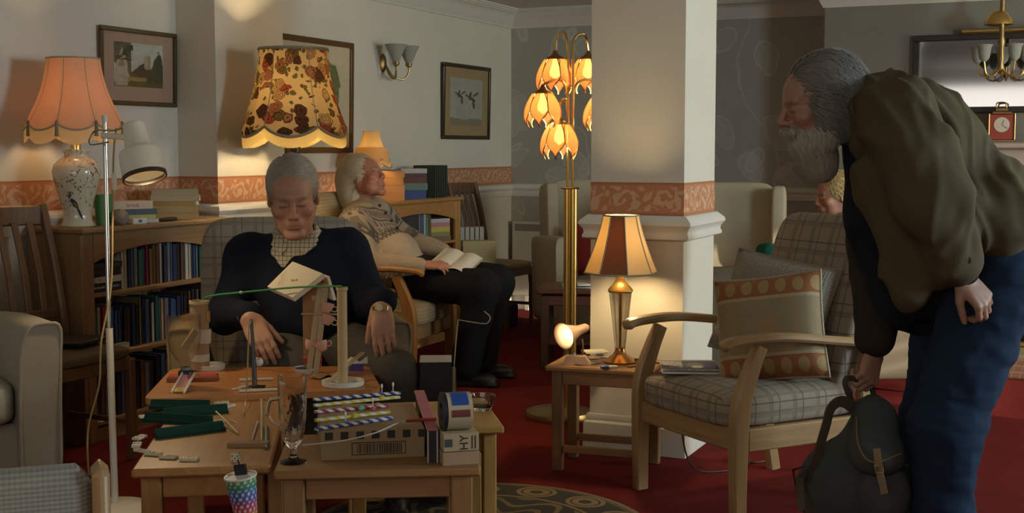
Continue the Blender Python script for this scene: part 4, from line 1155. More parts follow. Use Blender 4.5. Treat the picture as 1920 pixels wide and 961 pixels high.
# ---------------------------------------------------------------- pictures
def picture(name, label, y0, y1, z0, z1, frame_c, mount_c, fw, mw, art, tilt=1.2):
    W_, H_ = y1 - y0, z1 - z0
    t = thing(name, label, 'picture', (WL + .002, (y0 + y1) / 2, z0), (0, math.radians(tilt), math.pi / 2))
    t.rotation_euler = (Matrix.Rotation(math.pi / 2, 3, 'Z') @ Matrix.Rotation(math.radians(tilt), 3, 'X')).to_euler()
    fm = plain(label[:14] + '_frame', frame_c, .35, .25)
    for (x0, x1, a, c_) in ((-W_ / 2, W_ / 2, 0, fw), (-W_ / 2, W_ / 2, H_ - fw, H_), (-W_ / 2, -W_ / 2 + fw, fw, H_ - fw), (W_ / 2 - fw, W_ / 2, fw, H_ - fw)):
        put('frame_bar', bx(x0, x1, -.022, 0, a, c_, .004), fm, t)
    put('mount', bx(-W_ / 2 + fw * .8, W_ / 2 - fw * .8, -.008, -.003, fw * .8, H_ - fw * .8), plain(label[:10] + '_mount', mount_c, .8), t)
    aw, ah = W_ - 2 * fw - 2 * mw[0], H_ - 2 * fw - 2 * mw[1]
    put('print', painted(aw, ah, 96, 72, art), VGLOSS, t, (0, -.0085, H_ / 2 + mw[2]))
    return t
def nz(U, V, s, seed): return vnoise(np.stack([U.ravel(), V.ravel(), 0 * U.ravel()], 1), s, seed).reshape(U.shape)
def art1(U, V):
    sky = np.stack([.40 + 0 * U, .40 + .05 * V, .35 + .05 * V], -1); C = sky.copy()
    N = nz(U, V, 9, 1) * .6 + nz(U, V, 22, 2) * .4
    def lay(m, c): C[m] = np.array(c)
    tw = (U > .60) & (U < .74) & (V < .72); C[tw] = np.array([.33, .30, .20]) * (1 - .25 * (U[tw] > .69))[:, None]
    lay((V < .46 + .10 * np.sin(U * 14) + .12 * N) & (U > .30), (.07, .055, .03))
    lay((V < .80 * np.exp(-((U - .90) / .16) ** 2) + .12 * N), (.05, .055, .025))
    lay(V < .13 + .05 * N, (.09, .075, .03)); lay((V < .22) & (V > .14) & (np.abs(U - .45) < .2), (.22, .19, .08))
    lay((U < .34) & (V > .2) & (V + .9 * U > .55 + .1 * N) & ~((U > .10) & (U < .24) & (V < .86 - 3 * np.abs(U - .17)) & (V > .1)), (.10, .095, .06))
    ar = (U > .02) & (U < .27) & (V < .9 - 3.5 * np.abs(U - .16)) & (V > .02); C[ar] = (.34, .31, .24)
    ar2 = (U > .09) & (U < .2) & (V < .8 - 5 * np.abs(U - .15)) & (V > .45); C[ar2] = (.20, .18, .12)
    lay((U < .38) & (V > .60) & (N > -.05) & (U + .3 * N > .22 - .2 * (V - .6)), (.04, .045, .02)); lay((V > .82) & (U < .3) & (N > -.1), (.05, .055, .03))
    C *= (1 + .22 * N)[..., None]; return C[..., 0], C[..., 1], C[..., 2]
picture('framed_print', 'gilt framed ruin landscape print with pinkish mount above the vase lamp', 4.756, 5.310, 1.512, 1.885, (.09, .065, .025), (.34, .24, .17), .022, (.078, .058, .012), art1)
def art2(U, V):
    N = nz(U, V, 8, 5) * .6 + nz(U, V, 25, 6) * .4
    C = np.stack([.34 + .05 * N, .34 + .05 * N, .31 + .05 * N], -1)
    def el(cx_, cy_, a, b_, r):
        du, dv = (U - cx_), (V - cy_) * 1.25; c_, s_ = math.cos(r), math.sin(r); return ((du * c_ + dv * s_) / a) ** 2 + ((dv * c_ - du * s_) / b_) ** 2 < 1
    for (x_, y_, k) in ((.30, .62, 1.0), (.66, .58, 1.25)):
        for m in (el(x_, y_, .11 * k, .035 * k, -.5), el(x_ - .04 * k, y_ + .05 * k, .10 * k, .03 * k, 1.3), el(x_ + .05 * k, y_ - .10 * k, .10 * k, .03 * k, -1.4), el(x_ - .12 * k, y_ + .06, .05 * k, .02 * k, -.4), el(x_ + .10 * k, y_ + .08 * k, .09 * k, .022 * k, .6)): C[m] = (.055, .05, .03)
    C[V < .14 + .04 * N] = (.20, .18, .12); return C[..., 0], C[..., 1], C[..., 2]
picture('framed_print', 'dark framed print of two flying ducks with tan mount', 8.25, 9.04, 1.372, 1.925, (.045, .03, .018), (.30, .22, .11), .028, (.10, .075, .0), art2)
def art3(U, V):
    N = nz(U, V, 7, 8) * .6 + nz(U, V, 20, 9) * .4
    C = np.stack([.50 + .03 * N, .46 + .03 * N, .32 + .03 * N], -1)
    tr = ((U - .70) / .28) ** 2 + ((V - .58) / .36) ** 2 + .35 * N < 1; C[tr] = np.array([.13, .15, .05])
    C[tr & (N > .1)] = (.19, .20, .075); C[V < .16 + .04 * N] = (.30, .26, .12); return C[..., 0], C[..., 1], C[..., 2]
picture('framed_print', 'large wide framed green tree watercolour behind the floral standard lamp', 6.20, 7.02, 1.275, 1.965, (.13, .07, .025), (.48, .43, .30), .035, (.09, .07, 0), art3)

# ---------------------------------------------------------------- side table by the column and what stands on it
ST = (-1.79, 4.865, 0); STR = math.radians(6)
t = thing('side_table', 'small square wooden side table in front of the column', 'table', ST, STR)
SIDEW = wood('side_table_wood', (.34, .185, .085), (.22, .11, .045), 0)
put('top', box(.44, .31, .022, .006, (0, 0, .421)), SIDEW, t)
for sx in (-1, 1):
    for sy in (-1, 1): put('leg', box(.042, .042, .41, .004, (sx * .175, sy * .115, .205)), wood('side_leg', (.26, .15, .07), (.17, .09, .04), 2), t)
for sy in (-1, 1):
    put('apron', box(.31, .018, .055, .003, (0, sy * .115, .382)), SIDEW, t); put('stretcher', box(.31, .02, .03, .003, (0, sy * .115, .09)), SIDEW, t)
for sx in (-1, 1): put('side_apron', box(.018, .19, .055, .003, (sx * .175, 0, .382)), SIDEW, t)
ZS = .432
p_ = at(1163, 600, 5.22); GL = thing('table_lamp', 'glass column table lamp with brass base and panelled octagonal shade', 'lamp', (p_[0], p_[1], ZS), YAW + math.radians(6))
COPB = plain('rose_brass', (.62, .32, .12), .25, 1.0, .06)
put('base', lathe([(0, 0), (.066, 0), (.068, .006), (.060, .012), (.030, .032), (.022, .046), (.020, .056), (.024, .060), (0, .062)], 40), COPB, GL, smooth=50)
put('glass_stem', lathe([(.020, .060), (.046, .292), (.044, .292), (.0185, .062)], 8, cap=False), glass('clear_glass_stem', (.96, .93, .86)), GL, smooth=0)
put('inner_rod', tube([(0, 0, .06), (0, 0, .30)], .006, 8), COPB, GL)
for k in range(8): put('glass_rib', tube([(.0205 * math.cos(k * math.pi / 4), .0205 * math.sin(k * math.pi / 4), .061), (.0465 * math.cos(k * math.pi / 4), .0465 * math.sin(k * math.pi / 4), .292)], .0012, 5), plain('rib_glass', (.45, .36, .22), .2), GL)
put('collar', lathe([(.048, .288), (.052, .294), (.050, .300), (.030, .322), (.016, .335), (.014, .352), (.020, .358), (.012, .37), (.010, .40), (0, .40)], 28), BRASS, GL, smooth=50)
put('bulb', lathe([(0, .395), (.012, .40), (.014, .42), (.028, .455), (.026, .475), (0, .49)], 16), bulb_mat('bulb_glass_lamp', (1, .70, .34), 210), GL, smooth=180)
CRS = shade_mat('cream_silk', lambda b: b.mix((.95, .80, .50), (.92, .76, .46), b.noise(scale=30)), .68)
DKS = shade_mat('brown_silk', lambda b: (.22, .10, .05), .25)
zt_, zb_ = .600, .368
def oct_(k, v):
    a = 2 * math.pi * k / 8; r = .072 + (.150 - .072) * (v ** 1.35 * .8 + .2 * v); return np.array([r * math.cos(a), r * math.sin(a), zt_ + (zb_ - zt_) * v])
sh = put('shade_frame', tube([tuple(oct_(k, 0)) for k in range(8)], .0035, 6, closed=True), plain('grey_braid', (.32, .30, .20), .8), GL)
put('braid', tube([tuple(oct_(k, 1)) for k in range(8)], .0035, 6, closed=True), plain('grey_braid', (.32, .30, .20)), sh)
for k in range(8):
    put('shade_panel', shell(lambda u, v, k=k: tuple(oct_(k, v) * (1 - u) + oct_(k + 1, v) * u), 3, 10, .0015), DKS if k % 4 == 1 else CRS, GL, smooth=60)
    put('braid', tube([tuple(oct_(k, j / 8)) for j in range(9)], .0028, 5), plain('grey_braid', (.32, .30, .20)), sh)
lamp('glass_lamp_bulb', 'POINT', (p_[0], p_[1], ZS + .525), 4.5, (1.0, .72, .36), .02)
put('power_cord', tube(bez([loc_world((0, 0, 0), 0, q) for q in ((.06, -.01, .012), (.12, -.055, .006), (.18, -.10, .0055), (.21, -.122, .003), (.222, -.128, -.04), (.225, -.125, -.2), (.25, -.13, -.36), (.30, -.16, -.420), (.46, -.12, -.426), (.56, .02, -.426), (.50, .08, -.426), (.48, .02, -.422), (.58, -.02, -.426), (.68, .06, -.426))], 90), .0035, 6), plain('dark_flex', (.03, .022, .015), .5), GL)

# small desk lamp pointing at us
p_ = gz(1082, 682, ZS); DL = thing('desk_lamp', 'pink-beige desk lamp with lit conical head on the side table', 'lamp', (p_[0], p_[1], ZS), YAW)
J = local_of((p_[0], p_[1], ZS)); dd_ = np.linalg.norm((p_ - CAM) * np.array([1, 1, 0])) * 1.0
PNK = plain('pink_beige', (.62, .40, .26), .45, 0, .04); d0 = float((p_ - CAM) @ FW)
put('base', G().add([(-.062, -.02, 0), (.055, -.035, 0), (.06, .035, 0), (-.05, .04, 0), (-.046, -.01, .034), (.03, -.022, .034), (.035, .028, .034), (-.036, .03, .034)], [(3, 2, 1, 0), (4, 5, 6, 7), (0, 1, 5, 4), (1, 2, 6, 5), (2, 3, 7, 6), (3, 0, 4, 7)]), PNK, DL, smooth=0)
put('switch', lathe([(.006, .034), (.006, .042), (.003, .046), (0, .046)], 12).xf(T(-.01, 0, 0)), WHITE, DL)
put('stalk', tube(bez([(.02, .01, .03), (.024, .012, .07), (.02, .02, .10)], 10), .004, 8), BRASS_DK, DL)
a_ = np.array(J(1098, 614, d0 + .02)); c_ = np.array(J(1058, 629, d0 - .06)); dd2 = c_ - a_; Lh = float(np.linalg.norm(dd2)); MH = Matrix.Translation(Vector(a_)) @ Vector(dd2).to_track_quat('Z', 'Y').to_matrix().to_4x4()
put('lamp_head', lathe([(0, -.012), (.012, -.010), (.018, 0), (.020, .3 * Lh), (.026, .5 * Lh), (.044, .9 * Lh), (.055, 1.03 * Lh), (.053, 1.03 * Lh), (.042, .9 * Lh), (.024, .52 * Lh), (.014, .42 * Lh), (0, .42 * Lh)], 36).xf(MH), PNK, DL, smooth=60)
put('bulb', lathe([(0, .44 * Lh), (.010, .46 * Lh), (.014, .62 * Lh), (.019, .76 * Lh), (.014, .88 * Lh), (0, .92 * Lh)], 16).xf(MH), bulb_mat('bulb_desk', (1, .86, .55), 9), DL, smooth=180)
v = loc_world((p_[0], p_[1], ZS), YAW, MH @ Vector((0, 0, .93 * Lh))); lamp('desk_lamp_bulb', 'POINT', v, .16, (1, .8, .45), .012)
put('wire_stand', tube(bez([(-.012, -.022, .004), (.0, -.04, .004), (.028, -.045, .004), (.078, .005, .004), (.094, .02, .004)], 24), .003, 6), CHROME, DL)

p_ = gz(1112, 672, ZS); t = thing('hand_mirror', 'small silver-backed round magnifier lying on the side table', 'magnifier', (p_[0], p_[1], ZS), YAW)
put('disc', lathe([(0, 0), (.026, 0), (.028, .004), (.02, .009), (0, .010)], 28), plain('pewter', (.35, .33, .29), .3, .7), t)
put('handle', box(.05, .012, .006, .002, (.045, .012, .003)), plain('pewter', (.35, .33, .29)), t)
p_ = gz(1140, 691, ZS); t = thing('marker_pen', 'blue and white marker pen on the side table', 'pen', (p_[0], p_[1], ZS + .007), (0, 0, YAW + math.radians(16)))
put('barrel', lathe([(0, -.03), (.006, -.03), (.007, -.02), (.007, .002), (0, .002)], 14).xf(RY(90)), plain('marker_blue', (.02, .09, .35), .35), t)
put('cap', lathe([(0, .002), (.006, .002), (.006, .034), (.004, .040), (0, .040)], 14).xf(RY(90)), WHITE, t)
p_ = gz(1115, 660, ZS); put('note_pad', box(.10, .075, .008, .001, (0, 0, .004)), PAPER, loc=(p_[0], p_[1], ZS), rot=YAW + .25, label='small cream note pad behind the desk lamp base', cat='notepad')
p_ = gz(1232, 680, ZS); put('wooden_spatula', sweep([(-.02, 0, .004), (.06, .0, .006), (.10, .004, .008)], rrect(.022, .005, .001), [(.5, 1), (1, 1), (1.2, 1)]), BEECHX, loc=(-1.66, 4.80, ZS), rot=YAW + .5, label='flat wooden stick at the right edge of the side table', cat='stick')

# magazine on the plaid seat
mp = loc_world(RC, RCR, (-.185, -.15, .478))
def mag(U, V):
    N = nz(U, V, 9, 11); C = np.stack([.02 + .02 * N, .03 + .02 * N, .09 + .03 * N], -1)
    C[(V > .93)] = (.28, .26, .18); tx_ = (U < .38) & (V > .28) & (V < .88) & (np.sin(V * 95) > -.1) & (nz(U, V, 60, 3) > -.4); C[tx_] = (.42, .42, .42)
    C[((U - .62) / .16) ** 2 + ((V - .55) / .20) ** 2 + .4 * N < 1] = (.10, .14, .12); C[((U - .64) / .10) ** 2 + ((V - .44) / .10) ** 2 < 1] = (.48, .48, .45)
    C[(V < .25) & (V > .14)] = (.40, .39, .33); C[(V < .14)] = (.03, .07, .22); return C[..., 0], C[..., 1], C[..., 2]
t = thing('magazine', 'dark blue magazine with white headline lying on the plaid seat', 'magazine', mp, RCR + math.radians(58))
put('pages', box(.215, .285, .006, .001, (0, 0, .0)), PAPER, t)
pr = put('cover_print', painted(.213, .283, 70, 90, mag), VCOL, t, (0, 0, .0034), (math.radians(-90), 0, 0))
put('headline', text_geo('Princes & Governors', .019).xf(T(-.0, -.087, .0037)), BLACK, t, smooth=0)

# ---------------------------------------------------------------- fireplace wall
MA = plain('mantel_paint', (.50, .42, .37), .5, 0, .04)
t = thing('fireplace', 'painted mantelpiece fireplace with brass rail on the chimney breast', 'fireplace', (.05, BY0, 0))
put('mantel_shelf', bx(-.82, .82, -.20, 0, 1.30, 1.345, .01), MA, t)
put('frieze', bx(-.74, .74, -.11, 0, 1.0, 1.30, .004), MA, t)
for s in (-1, 1): put('jamb', bx(s * .62 - .12, s * .62 + .12, -.10, 0, .04, 1.0, .004), MA, t)
put('firebox', bx(-.50, .50, -.03, -.005, .04, 1.0), plain('firebox_black', (.006, .006, .006), .9), t)  # flat near-black panel across the fireplace opening
put('hearth_slab', bx(-.80, .80, -.55, 0, 0, .045, .008), plain('hearth_stone', (.20, .17, .11), .35), t)
fs = t
sc_ = thing('fire_screen', 'brass fireside companion rail standing on the hearth', 'fire screen', (-.18, BY0 - .30, .045))
for i in range(8): put('bar', lathe([(.009, 0), (.009, .10), (.014, .13), (.009, .16), (.009, .42)], 10).xf(T(-.35 + .1 * i, 0, .05)), BRASS, sc_)
for z_ in (.02, .12, .47): put('rail', box(.76, .022, .024, .004, (0, 0, z_)), BRASS, sc_)
b = B('hearth_rug_cloth'); x, y, z = b.xyz(); st = ((y * 26).sin()).gt(.75); dd3 = ((x * 22).fract().lt(.12))
put('hearth_rug', box(1.5, .72, .012, .004, (0, 0, .006)), b.set(color=b.mix(b.mix((.12, .04, .02), (.09, .03, .015), b.noise(scale=30)), (.24, .12, .05), st.max(dd3) * .5), rough=.95), loc=(.05, BY0 - .55 - .37, 0), label='brown patterned rug along the hearth', cat='rug')
m0 = wy(1712, 213, BY0); m1 = wy(1712, 68, BY0)
mz0, mz1 = m0[2], m1[2]; mx0 = (m0[0] + m1[0]) / 2
t = thing('overmantel_mirror', 'wide dark framed mirror over the mantelpiece', 'mirror', (mx0, BY0 - .006, mz0))
W_ = 1.9
FR = plain('mirror_frame', (.02, .016, .012), .4)
for (x0, x1, a, c_) in ((0, W_, 0, .04), (0, W_, mz1 - mz0 - .04, mz1 - mz0), (0, .04, .04, mz1 - mz0 - .04), (W_ - .04, W_, .04, mz1 - mz0 - .04)): put('frame_bar', bx(x0, x1, -.03, 0, a, c_, .004), FR, t)
put('glass', bx(.035, W_ - .035, -.012, -.004, .035, mz1 - mz0 - .035), plain('silvered', (.34, .34, .37), .06, 1.0, .01), t)
# brass fitting and five-armed chandelier before the mirror
cpz = wy(1877, 108, BY0 - .32)
CH = thing('chandelier', 'five-armed brass chandelier with frosted tulip shades before the mirror', 'chandelier', (cpz[0], cpz[1], cpz[2]))
put('stem', lathe([(.012, -.10), (.022, -.08), (.014, -.04), (.020, 0), (.014, .06), (.022, .10), (.016, .13), (.016, ZC - cpz[2]), (0, ZC - cpz[2])], 16), BRASS_DK, CH)
put('dome', lathe([(.0, .36), (.05, .34), (.085, .29), (.088, .265), (.04, .255), (0, .255)], 24).xf(T(-.02, 0, -.06)), BRASS, CH, smooth=60)
for k in range(5):
    a = 2 * math.pi * k / 5 + .3; u_ = np.array([math.cos(a), math.sin(a), 0])
    put('arm', tube(bez([(0, 0, -.06), tuple(u_ * .07 + np.array([0, 0, -.115])), tuple(u_ * .13 + np.array([0, 0, -.10])), tuple(u_ * .15 + np.array([0, 0, -.03]))], 18), .006, 8), BRASS, CH)
    put('tulip_shade', lathe([(.012, 0), (.030, .02), (.036, .05), (.040, .085), (.052, .105), (.050, .105), (.037, .085), (.033, .05), (.027, .022), (.01, .003)], 24, cap=False).xf(T(u_[0] * .15, u_[1] * .15, -.03)), FROST, CH, smooth=60)
pl = wy(1868, 57, BY0 - .06)
t = thing('picture_light', 'long brass picture light bar fixed above the mirror', 'light bar', (pl[0] + .28, BY0 - .05, pl[2]))
put('bar', box(1.0, .05, .035, .012), BRASS_DK, t); put('bracket', box(.04, .05, .03, .004, (0, .025, -.015)), BRASS_DK, t)
ck = wy(1876, 262, BY0 - .1)
t = thing('mantel_clock', 'red carriage clock with white dial and handle on the mantelpiece', 'clock', (ck[0], BY0 - .11, 1.345), math.radians(10))
RED = plain('clock_red', (.30, .035, .012), .4)
put('case', box(.155, .09, .17, .006, (0, 0, .095)), RED, t); put('base', box(.18, .11, .014, .004, (0, 0, .007)), BRASS_DK, t)
put('dial', lathe([(0, 0), (.048, 0), (.048, .004), (0, .005)], 28).xf(T(0, -.045, .11) @ RX(90)), plain('dial_white', (.55, .50, .40), .5), t)
put('top', lathe([(.085, 0), (.08, .012), (.055, .02), (.05, .035), (.02, .045), (0, .045)], 4, a0=math.pi / 4).xf(T(0, 0, .18)), BRASS_DK, t, smooth=0)
for s in (-1, 1): put('pillar', tube([(s * .078, -.048, .014), (s * .078, -.048, .18)], .006, 8), BRASS_DK, t)
for a, l_ in ((0.4, .03), (2.2, .04)): put('hand', box(.003, .002, l_, 0, (0, 0, l_ / 2)).xf(T(0, -.0505, .11) @ RY(math.degrees(a))), BLACK, t)
put('carry_handle', tube(bez([(-.03, 0, .22), (-.025, 0, .25), (.025, 0, .25), (.03, 0, .22)], 12), .005, 8), BRASS_DK, t)
# ---------------------------------------------------------------- the tables in front
def nest_table(name, label, FLc, FRc, depth, zt, mats, inset=.03, leg=.045, back=(1, 1)):
    FLc, FRc = np.array(FLc[:2]), np.array(FRc[:2]); w = FRc - FLc; W_ = float(np.linalg.norm(w)); r = math.atan2(w[1], w[0])
    dv = np.array([-math.sin(r), math.cos(r)]); c = FLc + w / 2 + dv * depth / 2
    t = thing(name, label, 'table', (c[0], c[1], 0), r)
    put('top', box(W_, depth, .024, .006, (0, 0, zt - .012)), mats[0], t)
    for sx in (-1, 1):
        for sy in (-1, 1): put('leg', box(leg, leg, zt - .024, .004, (sx * (W_ / 2 - inset - leg / 2), sy * (depth / 2 - inset - leg / 2), (zt - .024) / 2)), mats[1], t)
        put('side_apron', box(.02, depth - 2 * inset - 2 * leg, .06, .003, (sx * (W_ / 2 - inset - leg / 2), 0, zt - .054)), mats[0], t)
    for sy in (-1, 1): put('apron', box(W_ - 2 * inset - 2 * leg, .02, .06, .003, (0, sy * (depth / 2 - inset - leg / 2), zt - .054)), mats[0], t)
    return t, c, r, dv
P1 = wood('honey_pine', (.42, .21, .07), (.30, .135, .04), 1); P1z = wood('honey_pine_z', (.38, .19, .065), (.28, .13, .04), 2)
P2 = wood('worn_pine', (.30, .155, .06), (.21, .10, .035), 0); P2z = wood('worn_pine_z', (.30, .165, .065), (.21, .11, .04), 2)
P3 = wood('yellow_pine', (.44, .26, .075), (.33, .18, .045), 1); P3z = wood('yellow_pine_z', (.44, .26, .075), (.33, .18, .045), 2)
ZTB = .50
LTF, LTR_ = gz(245, 880, ZTB), gz(508, 872, ZTB)
nest_table('coffee_table', 'long honey pine table with green racks and dominoes on it', LTF, LTR_, .98, ZTB, (P1, P1z), .02, .05)
FTF, FTR_ = gz(512, 884, ZTB), gz(902, 876, ZTB)
nest_table('nest_table', 'worn pine table carrying the barcoded carton and crystal tankard', FTF, FTR_, .42, ZTB, (P2, P2z), .02, .055)
RTR_ = gz(946, 798, ZTB); dR = np.array([.83, .557]); RTF = RTR_[:2] - dR * .46
nest_table('nest_table', 'yellow pine table behind the carton with a glass ashtray on its corner', RTF, RTR_[:2], .40, ZTB, (P3, P3z), .02, .04)
# board lying across the tables
ZB = .52
pts = [gz(268, 748, ZB), gz(322, 690, ZB), gz(690, 685, ZB), gz(716, 728, ZB)]
cB = np.mean(pts, 0); wv = pts[3] - pts[0]; rB = math.atan2(wv[1], wv[0]) - .06
cc, ss = math.cos(rB), math.sin(rB); L2 = [((p[0] - cB[0]) * cc + (p[1] - cB[1]) * ss, -(p[0] - cB[0]) * ss + (p[1] - cB[1]) * cc) for p in pts]
def rounded(poly, r, n=5):
    out = []; m = len(poly)
    for i in range(m):
        a, b_, c_ = (np.array(poly[k % m]) for k in (i - 1, i, i + 1)); u = (a - b_) / np.linalg.norm(a - b_); v = (c_ - b_) / np.linalg.norm(c_ - b_)
        for k in range(n + 1): t_ = k / n; out.append(tuple((b_ + u * r) * (1 - t_) ** 2 + b_ * 2 * t_ * (1 - t_) + (b_ + v * r) * t_ ** 2))
    return out
o_ = rounded([L2[0], L2[3], L2[2], L2[1]], .05)
put('drawing_board', prism(o_, -.02, 0), wood('orange_board', (.44, .19, .06), (.34, .135, .04), 0, .35), loc=(cB[0], cB[1], ZB), rot=rB, smooth=0, label='orange-brown wooden board with rounded corners laid across the tables', cat='board')

def on(px, py, z): p = gz(px, py, z); return p
def L_(p): return local_of((p[0], p[1], p[2]))
def dep(p): return float((np.array(p) - CAM) @ FW)

# cardboard tube on a white lid, with the cut bottle funnel
p_ = on(376, 694, ZB); d0 = dep(p_); J = L_(p_); s_ = d0 / FPX
t = thing('cardboard_tube', 'upright taped cardboard tube standing in a white jar lid', 'tube', p_, YAW)
hT = J(374, 562, d0)[2]
put('lid_base', lathe([(0, 0), (.050, 0), (.053, .004), (.053, .020), (.049, .020), (.049, .006), (0, .006)], 36).xf(T(.028, .02, 0)), WHITE, t)
tb_ = put('tube', lathe([(.032, .006), (.032, hT), (.029, hT), (.029, .006)], 32, cap=False), CARD, t, smooth=50)
put('rim_band', lathe([(.0325, hT - .012), (.035, hT - .010), (.035, hT), (.030, hT), (.030, hT - .012), (.0325, hT - .012)], 32, cap=False), plain('cream_band', (.52, .40, .24), .5), t)
for z0, z1 in ((.035, .060), (.10, .15)): put('masking_tape', lathe([(.0326, z0), (.0326, z1)], 32, cap=False).xf(RY(3 if z0 > .05 else 0)), plain('masking', (.58, .54, .44), .6), tb_)
put('elastic_band', lathe([(.0345, hT - .065), (.0345, hT - .045)], 28, cap=False).xf(T(-.004, 0, 0) @ RY(-8)), plain('tan_elastic', (.36, .22, .08), .6), tb_)
put('clip', box(.014, .008, .04, .002, (.034, -.012, hT - .055)), plain('brass_clip', (.45, .28, .08), .3, .6), t)
pb = on(349, 712, ZB + .02); db = dep(pb); Jb = L_(pb)
t = thing('bottle_funnel', 'clear cut plastic bottle used as a funnel with black cap', 'bottle', pb, YAW)
zf = Jb(348, 588, db)[2]; CLR = B('thin_plastic'); CLRM = CLR.set(color=(1, .97, .93), rough=.05, Transmission_Weight=1.0, IOR=1.05, Alpha=.32)
r0 = .054
put('bottle_body', lathe([(r0, zf), (r0 * 1.0, zf - .07), (r0 * .96, zf - .095), (r0 * .78, zf - .125), (r0 * .5, zf - .148), (.013, zf - .162), (.013, .036), (.0115, .036), (.0115, zf - .160), (r0 * .48, zf - .145), (r0 * .76, zf - .122), (r0 * .93, zf - .093), (r0 * .97, zf - .07), (r0 * .97, zf)], 36, cap=False).xf(T(-.004, 0, 0)), CLRM, t, smooth=60)
put('cap', lathe([(0, .034), (.020, .034), (.024, .030), (.026, .022), (.024, .008), (.020, .004), (0, .004)], 24), BLACK, t)
put('cap_neck', lathe([(.015, .034), (.015, .044), (.012, .044)], 20, cap=False), plain('grey_plastic', (.2, .2, .2), .4), t)
put('pour_tube', tube([Jb(368, 618, db - .01), Jb(345, 652, db - .02)], .012, 14), plain('tan_card', (.45, .30, .15), .6), t)
p_ = on(362, 712, ZB); t = thing('toy_block', 'flat dark red and wood block under the bottle funnel', 'block', p_, YAW + math.radians(8))
put('slab', box(.165, .075, .016, .002, (0, 0, .008)), wood('red_brown', (.22, .07, .03), (.14, .04, .02), 0), t)
for q in (-.05, .05): put('red_panel', box(.055, .055, .0015, 0, (q, 0, .0168)), plain('panel_red', (.42, .03, .025), .5), t)
p_ = on(346, 731, ZB); t = thing('toy_ramp', 'little pink and yellow ramp with white beaded edges', 'ramp', p_, YAW + math.radians(-6))
Mr = RX(-24)
put('ramp_bed', box(.036, .085, .004, .001).xf(T(0, -.005, .026) @ RX(24)), plain('ramp_pink', (.45, .10, .15), .5), t)
put('ramp_foot', box(.036, .026, .0042, .001).xf(T(0, -.042, .0095) @ RX(24)), plain('ramp_yellow', (.55, .38, .06), .5), t)
for s in (-1, 1): put('edge', box(.005, .112, .010, .001).xf(T(s * .020, -.012, .026) @ RX(24)), plain('bead_white', (.62, .56, .44), .5), t)

# pole with lid base, string, tower, tent book
p_ = on(643, 722, ZB); dp_ = dep(p_); J = L_(p_)
POL = thing('tube_pole', 'slim cream tube standing in a white plastic lid', 'tube', p_, YAW); hP = J(640, 536, dp_)[2]
put('lid_base', lathe([(0, 0), (.066, 0), (.070, .004), (.070, .018), (.064, .018), (.064, .007), (.03, .007), (0, .007)], 40), WHITE, POL)
for k in range(3): put('lid_slot', box(.022, .008, .001, 0, (.045 * math.cos(k * 2.1 + .5), .045 * math.sin(k * 2.1 + .5), .0078)), plain('slot_dark', (.12, .1, .09)), POL)
put('tube', lathe([(.0165, .007), (.0165, hP), (.013, hP), (.013, .007)], 24, cap=False), plain('cream_tube', (.50, .38, .21), .6, 0, .05), POL, smooth=50)
put('cap_ring', lathe([(.0165, hP - .012), (.0195, hP - .010), (.0195, hP), (.013, hP), (.013, hP - .012)], 24, cap=False), plain('cream_tube', (.50, .38, .21)), POL)
tube_top = at(388, 556, d0); pole_top = at(640, 536, dp_ - .02); mid_ = [at(470, 546, d0 + (dp_ - d0) * .4), at(560, 538, d0 + (dp_ - d0) * .7)]
put('green_string', tube(bez([tube_top - (0, 0, .03), tube_top, *mid_, pole_top], 40), .0033, 6), plain('string_green', (.025, .22, .07), .6), label='green cord stretched from the cardboard tube to the cream pole', cat='string')
put('string_knot', lathe([(0, -.008), (.005, -.004), (.006, .002), (.003, .008), (0, .009)], 10).xf(RY(80)), plain('knot_tape', (.3, .4, .2)), loc=tuple(at(452, 548, d0 + (dp_ - d0) * .35)), label='small taped knot on the green cord', cat='knot')
p_ = on(584, 700, ZB); d1 = dep(p_); J = L_(p_)
TW = thing('teacup_tower', 'cardboard tower with two clear rulers and little pink teacups fixed to it', 'tower', p_, YAW)
put('bowl', lathe([(0, 0), (.03, 0), (.045, .022), (.042, .022), (.028, .004), (0, .004)], 32).xf(T(-.022, 0, 0)), WHITE, TW)
put('blue_foot', lathe([(0, .006), (.036, .012), (.036, .02), (0, .02)], 28).xf(T(-.018, 0, 0)), plain('foot_blue', (.03, .07, .24), .5), TW)
h1 = J(583, 522, d1)[2]
put('post', box(.060, .020, h1 - .02, .002, (.002, .012, .02 + (h1 - .02) / 2)), plain('post_card', (.36, .205, .095), .8), TW)
put('red_band', box(.064, .024, .022, .002, (.002, .012, .047)), plain('band_red', (.45, .02, .02), .5), TW)
RUL = plain('ruler_wood', (.44, .34, .19), .5)
for q, (xa, xb) in enumerate(((579, 601), (592, 611))):
    a_, c_ = np.array(J(xa, 712, d1 - .02)), np.array(J(xb, 532, d1 - .03))
    a_[2] = max(a_[2], .002); rl = put('ruler', sweep([a_, c_], rrect(.020, .003, .0005), up=(0, 1, 0)), RUL, TW)
    for k in range(28):
        m_ = a_ + (c_ - a_) * (k + .5) / 28; put('tick', box(.005 if k % 5 else .009, .0006, .0009, 0).xf(T(m_[0] + .006, m_[1] - .0018, m_[2])), plain('tick_dark', (.10, .07, .04)), rl)
put('cross_stick', tube([J(565, 588, d1 - .03), J(632, 589, d1 - .03)], .004, 8), plain('ruler_wood', (.44, .34, .19)), TW)
PKC = plain('pink_china', (.62, .36, .29), .3, 0, .04)
